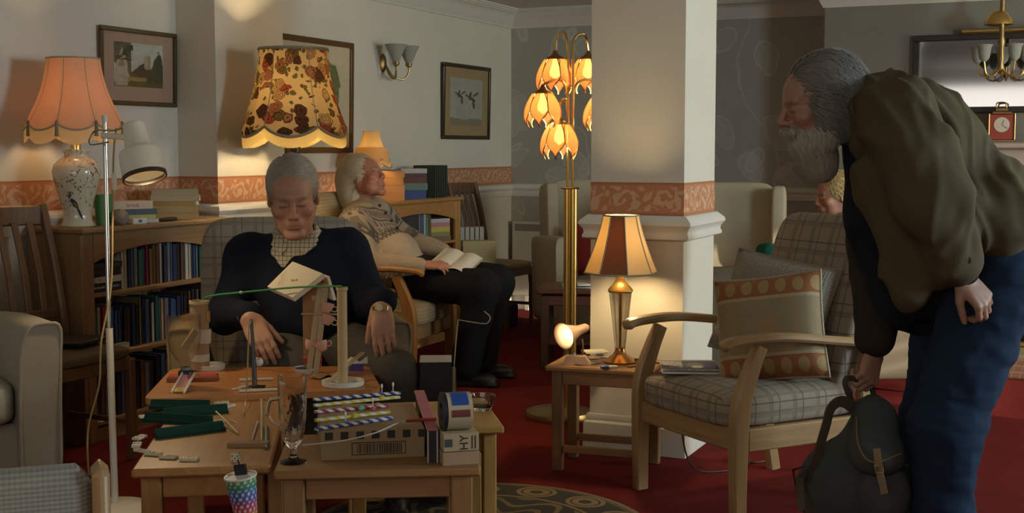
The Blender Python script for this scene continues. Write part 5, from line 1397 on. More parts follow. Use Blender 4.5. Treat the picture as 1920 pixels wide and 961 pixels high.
for (x_, y_, tl, rr_) in ((612, 578, 8, 1.0), (613, 600, 20, 1.0), (604, 650, -25, .95), (582, 648, 20, .95), (588, 560, 12, .6)):
    q = J(x_, y_, d1 - .035 if x_ > 590 else d1 - .01)
    cu = put('teacup', lathe([(0, -.016), (.012, -.016), (.014, -.013), (.022, .002), (.026, .018), (.024, .018), (.019, .003), (.010, -.012), (0, -.012)], 24).xf(T(*q) @ RY(tl) @ RX(-14) @ SC(rr_, rr_, rr_)), PKC, TW, smooth=60)
    put('handle', tube(bez([(.022, 0, .010), (.036, 0, .008), (.034, 0, -.006), (.018, 0, -.006)], 12), .0025, 6).xf(T(*q) @ RY(tl) @ RX(-14) @ SC(rr_, rr_, rr_)), PKC, cu)
for k, (nm, c) in enumerate((('green', (.10, .26, .03)), ('yellow', (.50, .38, .05)), ('red', (.45, .03, .02)))):
    put('bead', lathe([(0, -.008), (.006, -.005), (.008, 0), (.006, .005), (0, .008)], 12).xf(T(*J(593 + 6.5 * k, 527, d1 - .04))), plain('bead_' + nm, c, .3), TW, smooth=180)
# book opened over the top like a roof
J2 = J
def leafp(a, b_, c_, d_, th, m, nm, par):
    q = [np.array(v) for v in (a, b_, c_, d_)]; n_ = np.cross(q[1] - q[0], q[3] - q[0]); n_ /= np.linalg.norm(n_)
    return put(nm, G().add([*q, *[v + n_ * th for v in q]], [(3, 2, 1, 0), (4, 5, 6, 7), (0, 1, 5, 4), (1, 2, 6, 5), (2, 3, 7, 6), (3, 0, 4, 7)]), m, par, smooth=0)
TBK = thing('draped_book', 'open cream paperback balanced like a roof over the tower', 'book', p_, YAW)
b = B('smudged_cover'); sm_ = b.noise(scale=26, detail=4)
x, y, z = b.xyz(); left = ((x * -1) - .085).clamp() * 14
CV = b.set(color=b.mix((.58, .52, .40), (.08, .08, .10), (sm_.gt(.52) * left.clamp()) * .8), rough=.7)
rA, rB_ = J2(553, 497, d1 + .10), J2(610, 520, d1 - .07)
lA, lB_ = J2(506, 544, d1 + .02), J2(553, 565, d1 - .13)
leafp(lA, lB_, rB_, rA, .018, CV, 'left_half', TBK)
rB2, rC = J2(613, 519, d1 - .012), J2(626, 563, d1 - .012)
leafp(rA, rB2, rC, np.array(rA) + np.array(rC) - np.array(rB2), .012, PAPER, 'right_half', TBK)
tx = text_geo('to be', .016); put('cover_writing', tx.xf(T(*((np.array(lA) + lB_ + rA + rB_) / 4 + np.array([.0, -.018, .014]))) @ RZ(-24) @ RX(38)), plain('pencil_red', (.28, .10, .08)), TBK, smooth=0)

# pendulum, ball and straws
p_ = on(478, 726, ZB); d2 = dep(p_); J = L_(p_)
t = thing('pendulum_stand', 'thin black stand with a bent stick beside the ping-pong ball', 'stand', p_, YAW)
put('post', sweep([(0, 0, 0), J(474, 640, d2), J(471, 598, d2)], rrect(.010, .012, .002), [(1.5, 1.5), (1, 1), (.9, .9)], up=(0, 1, 0)), BLACK, t)
put('foot', box(.045, .018, .008, .002, (.012, 0, .004)), BLACK, t)
put('stick', tube([(*J(463, 738, d2 - .02)[:2], .002), J(467, 612, d2 - .01), J(471, 600, d2 - .005)], .0026, 6), plain('stick_tan', (.36, .26, .12)), t)
put('wire', tube(bez([np.array(J(457, 782, dep(on(457, 782, ZTB + .003)))), np.array(J(460, 765, dep(on(460, 765, ZTB + .006)))), np.array(J(461, 744, dep(on(461, 744, ZB + .006)))), J(463, 722, d2 - .03), J(474, 708, d2 - .03), J(480, 722, d2 - .02)], 16), .0012, 5), CHROME, t)
p_ = at(485, 678, d2 + .02); bl_ = thing('ping_pong_ball', 'white ball with red streak hung beside the black stand', 'ball', p_)
put('shell', lathe([(0.0155 * math.sin(math.pi * i / 12), -.0155 * math.cos(math.pi * i / 12)) for i in range(13)], 20), WHITE, bl_, smooth=180)
put('red_streak', lathe([(.0157 * math.sin(math.pi * i / 12), -.0157 * math.cos(math.pi * i / 12)) for i in range(10, 12)], 12, cap=False).xf(RX(25)), plain('streak_red', (.4, .04, .03)), bl_)
put('hanger', tube([(0, 0, .015), tuple(np.array(local_of((p_[0], p_[1], p_[2]), 0)(472, 648, d2)))], .0012, 5), BLACK, bl_)
STR = plain('paper_straw', (.60, .52, .38), .6)
for i, (xa, ya, xb, yb2) in enumerate(((449, 712, 512, 710), (447, 726, 470, 722), (448, 733, 520, 729), (434, 729, 452, 727))):
    a_, c_ = on(xa, ya, ZB + .005), on(xb, yb2, ZB + .005); m_ = (a_ + c_) / 2
    put('paper_straw', tube([tuple(a_ - m_), tuple(c_ - m_)], .005 if i != 3 else .003, 8), STR, loc=m_, label=('short cream straw behind the black stand', 'stubby cream straw tucked under the black stand', 'long cream straw lying before the black stand', 'thin wooden skewer end beside the black stand')[i], cat='straw')
# paper, stick and blue box at the back right
p_ = on(617, 706, ZB); put('brown_paper', surf(lambda u, v: ((u - .5) * .10, (v - .5) * .13, .004 + .012 * u * (1 - v) + .006 * math.sin(u * 9 + v * 4)), 10, 10), plain('kraft', (.33, .20, .09), .8), loc=p_, rot=YAW - .4, label='crumpled brown paper scrap with dark print under the rulers', cat='paper')
a_, c_ = on(612, 718, ZB + .012), at(680, 660, dep(on(612, 718, ZB)) + .12)
put('wooden_ruler', sweep([tuple(a_ - a_), tuple(c_ - a_)], rrect(.018, .003, .0005)), RUL, loc=a_, label='wooden ruler leaning past the cream pole', cat='ruler')
p_ = on(668, 694, ZB); t = thing('small_box', 'little blue and purple carton with torn white paper at the board edge', 'box', p_, YAW + .1)
put('carton', box(.052, .03, .024, .001, (0, 0, .012)), plain('blue_violet', (.07, .05, .28), .5), t); put('end_panel', box(.006, .031, .0242, 0, (-.024, 0, .0122)), plain('turq', (.06, .2, .3)), t)
put('torn_paper', surf(lambda u, v: (-.03 + .07 * u, .02 * v, .024 + .022 * v * (.6 + .4 * math.sin(u * 8))), 8, 5), PAPER, t)

# ---------------------------------------------------------------- on the honey pine table
GRN = fabric('green_felt', (.010, .050, .032), (.006, .030, .020), 200)
for i, (xa, ya, xb, yb2, lab) in enumerate(((282, 765, 392, 766, 'dark green felt rack nearest the board, lying straight'), (308, 782, 427, 773, 'dark green felt rack overlapping the one by the board'), (271, 789, 395, 797, 'dark green felt rack with a domino at its left end'), (292, 822, 420, 806, 'dark green felt rack lying nearest the domino trail'))):
    a_, c_ = on(xa, ya, ZTB), on(xb, yb2, ZTB); m_ = (a_ + c_) / 2; Ls = float(np.linalg.norm(c_ - a_)); r = math.atan2(c_[1] - a_[1], c_[0] - a_[0])
    t = thing('tile_rack', lab, 'rack', (m_[0], m_[1], ZTB + (.0 if i != 1 else .0)), r, None)
    g = prism([(-.016, 0), (.016, 0), (.016, .008), (.004, .010), (-.008, .026), (-.014, .026)], -Ls / 2, Ls / 2).xf(Matrix(((0, 0, 1, 0), (-1, 0, 0, 0), (0, 1, 0, 0), (0, 0, 0, 1))))
    put('rack_body', g, GRN, t, smooth=0); put('ledge', box(Ls, .004, .006, .001, (0, -.0165, .009)), GRN, t)
IV = plain('ivory_tile', (.62, .56, .42), .35, 0, .05); PIP = plain('pip', (.015, .013, .012), .5)
def domino(label, px_, py_, rz, z=ZTB, upright=False, flip=0, group='dominoes trailing over the pine table', n=(3, 4), rx=0):
    p_ = on(px_, py_, z); t = thing('domino', label, 'domino', (p_[0], p_[1], z), 0, group)
    t.rotation_euler = (Matrix.Rotation(YAW + math.radians(rz), 3, 'Z') @ Matrix.Rotation(math.radians(rx), 3, 'X')).to_euler()
    put('tile', box(.046, .023, .008, .0015, (0, 0, .004)), IV, t); put('bar', box(.0015, .019, .0006, 0, (0, 0, .0082)), PIP, t)
    for h_, k in ((-1, n[0]), (1, n[1])):
        for q in [(0, 0), (-1, -1), (1, 1), (-1, 1), (1, -1)][(0 if k % 2 else 1):(k if k % 2 else k + 1)]: put('pip', lathe([(0, .0006), (.0018, .0006), (.0018, 0), (0, 0)], 8).xf(T(h_ * .0115 + q[0] * .006, q[1] * .006, .008)), PIP, t)
for i, (x_, y_, r) in enumerate(((262, 822, 75), (256, 836, 100), (266, 847, 145), (288, 853, 165), (316, 859, 172), (355, 863, 178))):
    domino('ivory domino ' + ('standing at the start of the trail by the table edge', 'second in the trailing curve by the table edge', 'where the trail bends towards the front of the pine table', 'tipped against its neighbour in the trail', 'in the long straight run of the trail', 'lying last at the trail end')[i], x_, y_, r, n=((5, 4), (3, 5), (4, 4), (2, 5), (5, 2), (1, 3))[i], rx=(0, 0, 8, 6, 5, 0)[i])
domino('ivory domino by the left end of the third green rack', 275, 782, 30, n=(2, 3)); domino('ivory domino peeping over the second green rack', 415, 757, 10, n=(5, 3)); domino('ivory domino lying under the end of the lowest green rack', 408, 792, 20, n=(1, 2)); domino('ivory domino lying behind the second rack end', 428, 763, 60, n=(1, 1))
p_ = on(441, 866, ZTB); t = thing('domino', 'ivory five-spot domino standing on end above the rainbow cup', 'domino', (p_[0], p_[1], ZTB), YAW)
put('tile', box(.024, .008, .022, .0015, (0, 0, .011)), IV, t)
for q in ((0, 0), (-1, 1), (1, 1), (-1, -1), (1, -1)): put('pip', lathe([(0, 0), (.0019, 0), (.0019, .0006), (0, .0006)], 8).xf(T(q[0] * .0065, -.004, .011 + q[1] * .006) @ RX(90)), PIP, t)
for i, (xa, ya, xb, yb2, c, lab) in enumerate(((405, 771, 447, 812, (.45, .35, .18), 'thin wooden stick leaning off the green racks'), (431, 786, 443, 791, (.70, .55, .2), 'tiny brass pin on the pine table'), (490, 748, 491, 825, (.40, .34, .22), 'tall beaded skewer lying along the table edge'), (483, 790, 473, 823, (.45, .40, .38), 'pinkish twist of cord beside the skewer'), (500, 800, 500, 840, (.07, .10, .10), 'dark green screwdriver handle at the table edge'))):
    a_, c_ = on(xa, ya, ZTB + (.030 if i == 0 else .004)), on(xb, yb2, ZTB + .004); m_ = (a_ + c_) / 2; m_[2] = ZTB
    put(('stick', 'pin', 'skewer', 'cord_twist', 'screwdriver')[i], tube([tuple(a_ - m_), tuple(c_ - m_)], (.003, .0015, .0035, .003, .006)[i], 8), plain('stick_%d' % i, c, .5), loc=m_, label=lab, cat=('stick', 'pin', 'skewer', 'cord', 'tool')[i])
p_ = on(466, 836, ZTB); put('wood_offcut', box(.11, .035, .012, .001, (0, 0, .006)), wood('offcut', (.30, .18, .085), (.22, .125, .055), 0), loc=(p_[0], p_[1], ZTB), rot=YAW, label='flat tan wood offcut near the front of the pine table', cat='wood block')
# rainbow cup clipped under the table edge
pc = at(451, 893, 3.12); t = thing('paper_cup', 'rainbow paper cup with white dots hung on the pine table edge', 'cup', pc, (math.radians(4), math.radians(-6), YAW))
hc = .115
cupm = lathe([(.026 + (.038 - .026) * (k / 30), -hc + hc * k / 30) for k in range(31)], 72, cap=False); me = mesh('cup_body', cupm, 60)
Vc = np.array(cupm.v); hh = (Vc[:, 2] + hc) / hc; an_ = np.arctan2(Vc[:, 1], Vc[:, 0])
RB = np.array([[.55, .33, .02], [.60, .36, .02], [.55, .05, .05], [.42, .03, .12], [.06, .08, .38], [.05, .14, .42], [.05, .25, .12], [.10, .30, .06]])
ix = np.clip(hh * 7, 0, 6.999); k0 = ix.astype(int); cw = RB[k0] * (1 - (ix - k0))[:, None] + RB[k0 + 1] * (ix - k0)[:, None]
dots = (np.abs(((an_ * 14 / (2 * np.pi) * 1.0 + .5 * (np.floor(hh * 11) % 2)) % 1) - .5) < .2) & (np.abs((hh * 11) % 1 - .5) < .28); cw[dots] = .62
col_attr(me, cw); put('cup_body', me, VCOL, t)
put('rim', lathe([(.037, -.002), (.040, 0), (.040, .004), (.037, .004), (.037, -.002)], 40, cap=False), WHITE, t)
put('inside', lathe([(.0, -hc + .004), (.0245, -hc + .004), (.0365, 0)], 40), WHITE, t)
put('clip', box(.03, .012, .03, .003, (-.002, .018, .012)), BLACK, t); put('hook', tube(bez([(-.004, .018, .025), (-.004, .022, .045), (-.004, .05, .052)], 8), .002, 6), CHROME, t)

# ---------------------------------------------------------------- on the worn pine table
p_ = on(550, 866, ZTB); dg = dep(p_); J = L_(p_)
GLS = glass('crystal', (.93, .92, .90), .04, 1.45)
t = thing('crystal_tankard', 'tall cut crystal footed tankard with side handle', 'glass', (p_[0], p_[1], ZTB), YAW)
hg = J(548, 700, dg)[2]
def cutw(r, z, a):
    if .07 < z < .165 and r > .02: r *= 1 + .035 * (abs(math.sin(a * 7 + z * 90)) - .5) + .03 * (abs(math.sin(a * 7 - z * 90)) - .5)
    return r, z
prof = [(0, 0), (.034, 0), (.035, .003), (.014, .010), (.008, .022), (.010, .035), (.016, .045), (.024, .058), (.030, .08), (.034, .12), (.036, .165), (.0365, hg), (.0345, hg), (.033, .165), (.031, .12), (.027, .08), (.020, .062), (0, .058)]
pr2 = []
for (a_, c_) in zip(prof[:-1], prof[1:]):
    n_ = max(1, int(abs(c_[1] - a_[1]) / .009)); pr2 += [(a_[0] + (c_[0] - a_[0]) * k / n_, a_[1] + (c_[1] - a_[1]) * k / n_) for k in range(n_)]
put('bowl', lathe(pr2 + [prof[-1]], 84, wob=cutw), GLS, t, smooth=30)
put('handle', tube(bez([(-.035, 0, .165), (-.058, 0, .158), (-.062, 0, .115), (-.035, 0, .095)], 18), .005, 8), GLS, t, smooth=60)
# barcoded carton
ang = YAW + math.radians(3.5); bl0, br0 = on(601, 864, ZTB), on(797, 856, ZTB); wB = float(np.linalg.norm(br0 - bl0)); ang = math.atan2(br0[1] - bl0[1], br0[0] - bl0[0]); dvB = np.array([-math.sin(ang), math.cos(ang)]); dB = .33; hB_ = .078
cB2 = (bl0 + br0)[:2] / 2 + dvB * dB / 2
t = thing('cardboard_carton', 'brown carton with printed barcode and black squares, straws on its lid', 'carton', (cB2[0], cB2[1], ZTB), ang)
put('carton_body', box(wB, dB, hB_, .002, (0, 0, hB_ / 2)), plain('carton_brown', (.26, .17, .09), .8, 0, .07), t)
INK = plain('carton_ink', (.02, .018, .015), .8)
for k in range(7): put('printed_square', box(.020, .0006, .020, 0, (-wB / 2 + .022 + k * .040, -dB / 2 - .0003, hB_ - .014)), INK, t)
fy = -dB / 2 - .0003; fx0, fx1, fz0, fz1 = -.055, .085, .012, .045
for (x0, x1, z0, z1) in ((fx0, fx1, fz0, fz0 + .002), (fx0, fx1, fz1 - .002, fz1), (fx0, fx0 + .002, fz0, fz1), (fx1 - .002, fx1, fz0, fz1)): put('barcode_frame', bx(x0, x1, fy - .0003, fy + .0003, z0, z1), INK, t)
x_ = fx0 + .014; rb_ = random.Random(3)
while x_ < fx1 - .012:
    w_ = rb_.choice((.001, .001, .002, .003)); put('barcode_bar', bx(x_, x_ + w_, fy - .0003, fy + .0003, fz0 + .004, fz1 - .004), INK, t); x_ += w_ + rb_.choice((.0012, .002, .0025))
ZCt = ZTB + hB_
def striped(name, c):
    b = B(name); x, y, z = b.xyz(); an = y.atan2(z) / 6.2832
    return b.set(color=b.mix((.62, .60, .54), c, ((x / .030 + an).fract()).lt(.5)), rough=.5)
SB, SY, SM = striped('blue_straw', (.02, .05, .30)), striped('yellow_straw', (.55, .45, .03)), striped('magenta_straw', (.33, .02, .12))
for i, (xa, ya, xb, yb2, m, nm) in enumerate(((588, 749, 751, 736, SB, 'blue striped straw along the far edge of the carton lid'), (589, 760, 749, 744, SY, 'yellow striped straw next to the far blue pair'), (590, 772, 726, 760, SM, 'magenta striped straw in the middle of the carton lid'), (591, 788, 730, 772, SY, 'yellow striped straw between magenta and near blue pairs'), (592, 804, 734, 783, SB, 'blue striped straw along the front edge of the carton lid'))):
    for k in range(2):
        a_, c_ = on(xa, ya, ZCt + .004), on(xb, yb2, ZCt + .004); m_ = (a_ + c_) / 2; Ls = float(np.linalg.norm(c_ - a_)); r = math.atan2(c_[1] - a_[1], c_[0] - a_[0]); nv = np.array([-math.sin(r), math.cos(r)])
        put('paper_straw', lathe([(.0042, -Ls / 2), (.0042, Ls / 2)], 12, cap=False).xf(RY(90)), m, loc=(m_[0] + nv[0] * .0087 * (k - .5), m_[1] + nv[1] * .0087 * (k - .5), ZCt + .0043), rot=r, smooth=60, label=nm, cat='straw', group='paired paper straws on the carton lid ' + nm.split()[0] + str(i))
for i, (x_, y_) in enumerate(((716, 741), (737, 738), (699, 768), (648, 795))):
    p_ = on(x_, y_, ZCt); t = thing('cotton_bud', ('cotton bud upright between the far blue and yellow straws', 'cotton bud upright at the far right straw ends', 'cotton bud upright by the magenta straws', 'cotton bud upright on the near blue straws')[i], 'cotton bud', (p_[0], p_[1], ZCt))
    put('stick', tube([(0, 0, 0), (0, 0, .03)], .0014, 6), WHITE, t); put('tip', lathe([(0, .022), (.003, .024), (.0032, .032), (0, .036)], 10), WHITE, t)
    put('blob', lathe([(0, 0), (.008, .001), (.006, .008), (0, .010)], 12), plain('blob_%d' % i, ((.10, .16, .35), (.5, .4, .05), (.45, .05, .04), (.1, .15, .35))[i], .5), t)
for i, (x_, y_, c, nm) in enumerate(((676, 768, (.12, .30, .16), 'green'), (708, 764, (.45, .22, .10), 'orange'), (716, 750, (.5, .42, .04), 'yellow'), (665, 783, (.40, .36, .04), 'mustard'))):
    p_ = on(x_, y_, ZCt); put('putty_blob', lathe([(0, 0), (.009, .001), (.010, .008), (.005, .014), (0, .015)], 14, wob=lambda r, z, a: (r * (1 + .2 * math.sin(3 * a)), z)), plain('putty_' + nm, c, .6), loc=(p_[0], p_[1], ZCt), smooth=60, label=nm + ' lump of putty among the straws', cat='putty')
# pink topped black case standing on edge
a_, c_ = on(811, 803, ZTB + .088), on(786, 731, ZTB + .088); m_ = (a_ + c_) / 2; r = math.atan2(c_[1] - a_[1], c_[0] - a_[0]); Lc = float(np.linalg.norm(c_ - a_))
t = thing('game_case', 'narrow black case with pink top standing on edge beside the carton', 'box', (m_[0], m_[1], ZTB), r)
put('case_body', box(Lc, .022, .082, .001, (0, 0, .041)), plain('case_black', (.012, .013, .02), .5), t); put('pink_top', box(Lc + .002, .030, .006, .001, (0, 0, .085)), plain('case_pink', (.40, .13, .15), .6), t)
for s in (-1, 1): put('pale_edge', box(.004, .004, .082, 0, (-Lc / 2, s * .012, .041)), plain('edge_pale', (.4, .33, .3)), t)
a_, c_ = on(762, 785, ZTB + .098), on(818, 782, ZTB + .098); m_ = (a_ + c_) / 2
put('red_pencil', tube([tuple(a_ - m_), tuple(c_ - m_)], .0045, 6), plain('pencil_paint', (.30, .02, .015), .4), loc=(m_[0], m_[1], ZTB + .0935), label='red pencil lying over the pink topped case', cat='pencil')
# small printed carton with the tape roll on it
a_, c_ = on(822, 874, ZTB), on(888, 870, ZTB); m_ = (a_ + c_) / 2 + (c_ - a_) / np.linalg.norm(c_ - a_) * .014; ang2 = math.atan2(c_[1] - a_[1], c_[0] - a_[0]); w2 = float(np.linalg.norm(c_ - a_)); dv2 = np.array([-math.sin(ang2), math.cos(ang2)]); h2 = .082
cc2 = m_[:2] + dv2 * .05
t = thing('small_carton', 'small printed cardboard box under the tape roll', 'carton', (cc2[0], cc2[1], ZTB), ang2)
put('lower_box', box(w2 + .004, .10, .034, .001, (0, 0, .017)), CARD, t); put('upper_box', box(w2, .10, h2 - .036, .001, (0, 0, .036 + (h2 - .036) / 2)), plain('pale_card', (.42, .33, .21), .8), t)
put('dark_label', box(.020, .0006, .020, 0, (-.033, -.0503, .058)), plain('label_slate', (.05, .07, .08)), t)
put('printed_letters', text_geo('HY', .030).xf(T(.008, -.0505, .058) @ RX(90) @ RZ(90)), INK, t, smooth=0)
for k in range(2): put('printed_line', box(.003, .0006, .034, 0, (.028 + .008 * k, -.0503, .058)), INK, t)
rT = .048
t = thing('tape_roll', 'wide roll of clear tape with blue label standing on the small carton', 'tape', (cc2[0], cc2[1], ZTB + h2 + rT), ang2)
put('roll', lathe([(.026, -.032), (rT, -.032), (rT, .032), (.026, .032), (.026, -.032)], 48, cap=False).xf(RY(90)), plain('tape_clear', (.46, .40, .27), .12, 0, .04, Coat_Weight=.8), t, smooth=50)
put('core', lathe([(.024, -.033), (.026, -.033), (.026, .033), (.024, .033), (.024, -.033)], 36, cap=False).xf(RY(90)), CARD, t)
put('side_card', lathe([(.024, -.034), (rT + .002, -.034), (rT + .002, -.042), (.024, -.042), (.024, -.034)], 40, cap=False).xf(RY(90)), plain('side_navy', (.01, .013, .025), .5), t)
def band_(a0, a1, r, w): return surf(lambda u, v: ((2 * v - 1) * w, -r * math.cos(a0 + (a1 - a0) * u), r * math.sin(a0 + (a1 - a0) * u)), 14, 2)
put('blue_label', band_(math.radians(28), math.radians(95), rT + .0008, .022), plain('label_blue', (.02, .07, .32), .3), t); put('red_label', band_(math.radians(-8), math.radians(14), rT + .0008, .024), plain('label_maroon', (.16, .04, .035), .4), t)
# string from the carton to the tankard
q = [at(568, 834, dg - .03), at(640, 826, 3.2), at(700, 812, 3.19), at(740, 795, 3.24), at(764, 786, 3.36)]
m_ = q[0]; put('white_string', tube(bez([tuple(p - m_) for p in q], 30), .002, 6), plain('string_white', (.50, .46, .40), .7), loc=m_, label='white string running from the tankard stem to the red pencil', cat='string')
# ashtray
p_ = on(905, 772, ZTB); p_ = gz(905, 768, ZTB); t = thing('glass_ashtray', 'cut glass bowl ashtray at the corner of the yellow pine table', 'ashtray', (p_[0] - .005, p_[1], ZTB), YAW)
put('bowl', lathe([(0, 0), (.030, 0), (.034, .010), (.040, .030), (.044, .046), (.042, .048), (.040, .046), (.034, .022), (.026, .012), (0, .010)], 60, wob=lambda r, z, a: (r * (1 + (.05 * (abs(math.sin(a * 9 + z * 60)) - .5) if .005 < z < .045 else 0)), z)), GLS, t, smooth=30)
# black bin-like carton on the floor and bent wire
pb_ = at(817, 672, 4.72); t = thing('tall_carton', 'tall black carton with white top beside the seated man', 'carton', (pb_[0], pb_[1], 0), YAW + .05)
put('body', box(.115, .13, pb_[2] - .003, .002, (0, 0, (pb_[2] - .003) / 2)), plain('carton_black', (.010, .009, .009), .6), t); put('lid', box(.117, .132, .006, .001, (0, 0, pb_[2])), WHITE, t)
put('side_flap', box(.016, .02, pb_[2] - .03, .001, (.066, -.02, (pb_[2] - .03) / 2)), CARD, t)
q = [at(851, 690, 4.68), at(855, 640, 4.68), at(859, 599, 4.68), at(888, 604, 4.66), at(912, 606, 4.66), at(919, 594, 4.67), at(908, 583, 4.68)]
q2 = [(q[0][0], q[0][1], 0)] + [tuple(v) for v in q]; m_ = np.array(q2[0])
put('bent_wire', tube([tuple(np.array(v) - m_) for v in q2[:4]] + [tuple(p - m_) for p in bez([np.array(v) for v in q2[4:]], 16)], .0022, 6), plain('pale_wire', (.45, .40, .32), .4), loc=m_, label='bent pale wire with a hook rising beside the tall carton', cat='wire')

# round rug
b = B('rug_cloth'); x, y, z = b.xyz(); rr = (x * x + y * y).sqrt(); th = y.atan2(x)
seg = (th * (14 / 6.2832)).fract() - .5; br = (rr - .50); mot = ((seg * .20) * (seg * .20) + br * br).sqrt()
ring = (mot - .035).abs().lt(.012).max((mot - .062).abs().lt(.008)) ; edge = (rr - .585).abs().lt(.008).max((rr - .415).abs().lt(.007)); inner = ((rr * 60 + (th * 9).sin() * 3).sin()).gt(.6) * rr.lt(.40)
c = b.mix((.022, .024, .022), (.24, .175, .085), (ring.max(edge).max(inner * .7)) * .85); c = b.mix(c, (.16, .12, .06), (1 - ring) * (rr.gt(.56)) * .55)
p_ = gz(905, 905, 0); ctr = p_[:2] + np.array([sa, -ca]) * .60
put('round_rug', lathe([(0, .004), (.592, .004), (.6, .002), (.6, 0)], 64), b.set(color=c, rough=.95), loc=(ctr[0], ctr[1], 0), label='round dark rug with beige scrollwork under the tables', cat='rug')
# ---------------------------------------------------------------- people
def rotm(yaw=0, pitch=0, roll=0):
    """head frame: face looks along local -y; yaw>0 turns it to +x, pitch>0 looks down"""
    return np.array(Matrix.Rotation(math.radians(yaw), 3, 'Z') @ Matrix.Rotation(math.radians(pitch), 3, 'X') @ Matrix.Rotation(math.radians(roll), 3, 'Y'))
def xfp(prims, R, c, s):
    out = []
    for p in prims:
        if p[0] == '-': out.append(('-', xfp([p[1]], R, c, s)[0]))
        elif p[0] == 'c': out.append(('c', R @ (p[1] * s) + c, R @ (p[2] * s) + c, p[3] * s, p[4] * s, p[5] * s))
        else:
            R2 = R if p[3] is None else R @ p[3]
            out.append((p[0], R @ (p[1] * s) + c, p[2] * s, R2, p[4] * s) + ((p[5] * s,) if p[0] == 'b' else ()))
    return out
def head_prims(jowl=0.0, closed=True, nose=1.0):
    P = [ell((0, .018, .032), (.076, .096, .090), k=.02), ell((0, -.030, -.030), (.064, .066, .080), k=.02), ell((0, -.034, .035), (.064, .062, .060), k=.02)]
    for s in (-1, 1):
        P += [cone((s * .056, .006, -.052), (s * .020, -.074, -.106), .019, .017, .025), ell((s * .043, -.068, -.026), (.024, .022, .020), k=.02),
              ell((s * (.040 + jowl), -.042, -.076), (.016 + jowl, .030, .030), k=.02)]
    P += [ell((0, -.080, -.108), (.024, .020, .018), k=.018)]
    for s in (-1, 1): P.append(cut(ell((s * .031, -.104, .000), (.021, .017, .0135), k=.012)))
    P += [cone((-.038, -.083, .0215), (-.008, -.0935, .0185), .0085, .009, .010), cone((.038, -.083, .0215), (.008, -.0935, .0185), .0085, .009, .010)]
    for s in (-1, 1):
        P.append(ell((s * .031, -.0805, -.001), (.0150, .0150, .0118), k=.003))
        P.append(cone((s * .043, -.084, -.010), (s * .021, -.0895, -.0125), .0035, .0035, .006))
        if closed: P.append(cone((s * .044, -.089, -.001), (s * .019, -.0925, -.0015), .0036, .0036, .004))
    P += [cone((0, -.091, .014), (0, -.112 * nose, -.026), .0085, .0105, .010), ell((0, -.113 * nose, -.034), (.0125, .0125, .0105), k=.008)]
    for s in (-1, 1): P += [ell((s * .0125, -.103, -.037), (.0085, .011, .0085), k=.006), cut(ell((s * .007, -.109, -.0455), (.0035, .005, .004), k=.003)),
                            cut(cone((s * .019, -.100, -.040), (s * .031, -.086, -.070), .0022, .0022, .008))]
    P += [ell((0, -.088, -.066), (.030, .018, .022), k=.016), cone((-.020, -.0985, -.0665), (.020, -.0985, -.0665), .0045, .0045, .006), cone((-.017, -.0985, -.0775), (.017, -.0985, -.0775), .0055, .0055, .006),
          cut(cone((-.023, -.1045, -.0720), (.023, -.1045, -.0720), .0022, .0022, .003)), cut(ell((0, -.098, -.090), (.022, .006, .005), k=.008))]
    for s in (-1, 1):
        P += [ell((s * .0775, .012, -.010), (.0085, .020, .033), np.array(Matrix.Rotation(s * .35, 3, 'Z')), k=.006), cut(ell((s * .086, .008, -.008), (.006, .010, .018), k=.005))]
    return P
def skin_cols(c, R, s, base, extra=None):
    base = np.array(base)
    def f(V):
        q = ((V - c) @ R) / s; C = np.tile(base, (len(V), 1)).astype(float)
        near = (np.abs(q[:, 0]) < .1) & (np.abs(q[:, 1]) < .15) & (np.abs(q[:, 2]) < .16)
        def g(cx_, cy_, cz_, r): return np.exp(-(((q - np.array([cx_, cy_, cz_])) / r) ** 2).sum(1)) * near
        red = g(0, -.115, -.034, .022) + .8 * g(.045, -.08, -.03, .03) + .8 * g(-.045, -.08, -.03, .03) + .5 * g(.08, .01, -.01, .03) + .5 * g(-.08, .01, -.01, .03) + .4 * g(0, -.08, -.108, .03)
        C *= (1 - .25 * red)[:, None] * np.array([1, 1, 1]) + (red * .25)[:, None] * np.array([1.25, .62, .55])
        lip = (g(0, -.101, -.072, np.array([.024, .02, .010]))); C = C * (1 - .45 * lip[:, None]) + .45 * lip[:, None] * base * np.array([.85, .50, .50])
        n = vnoise(V, 70, 3) * .06 + vnoise(V, 190, 4) * .04; C *= (1 + n)[:, None]
        for sx in (-1, 1):
            bro = g(sx * .027, -.093, .021, np.array([.019, .02, .0055])); C = C * (1 - .65 * bro[:, None]) + .65 * bro[:, None] * np.array([.11, .085, .065])
            eye = g(sx * .031, -.093, -.005, np.array([.013, .012, .003])); C = C * (1 - .55 * eye[:, None]) + .55 * eye[:, None] * np.array([.05, .03, .02])
        wr = near * (np.abs(np.sin(q[:, 2] * 420)) < .22) * (q[:, 2] > .032) * (q[:, 1] < -.05) * (np.abs(q[:, 0]) < .045); C *= (1 - .12 * wr)[:, None]
        if extra is not None: C = extra(q, C)
        return C
    return f
b = B('skin'); n = b.noise(scale=220, detail=3)
SKIN = b.set(color=b.attr(), rough=.52, bump=n, strength=.12, dist=.0008, Subsurface_Weight=.08)

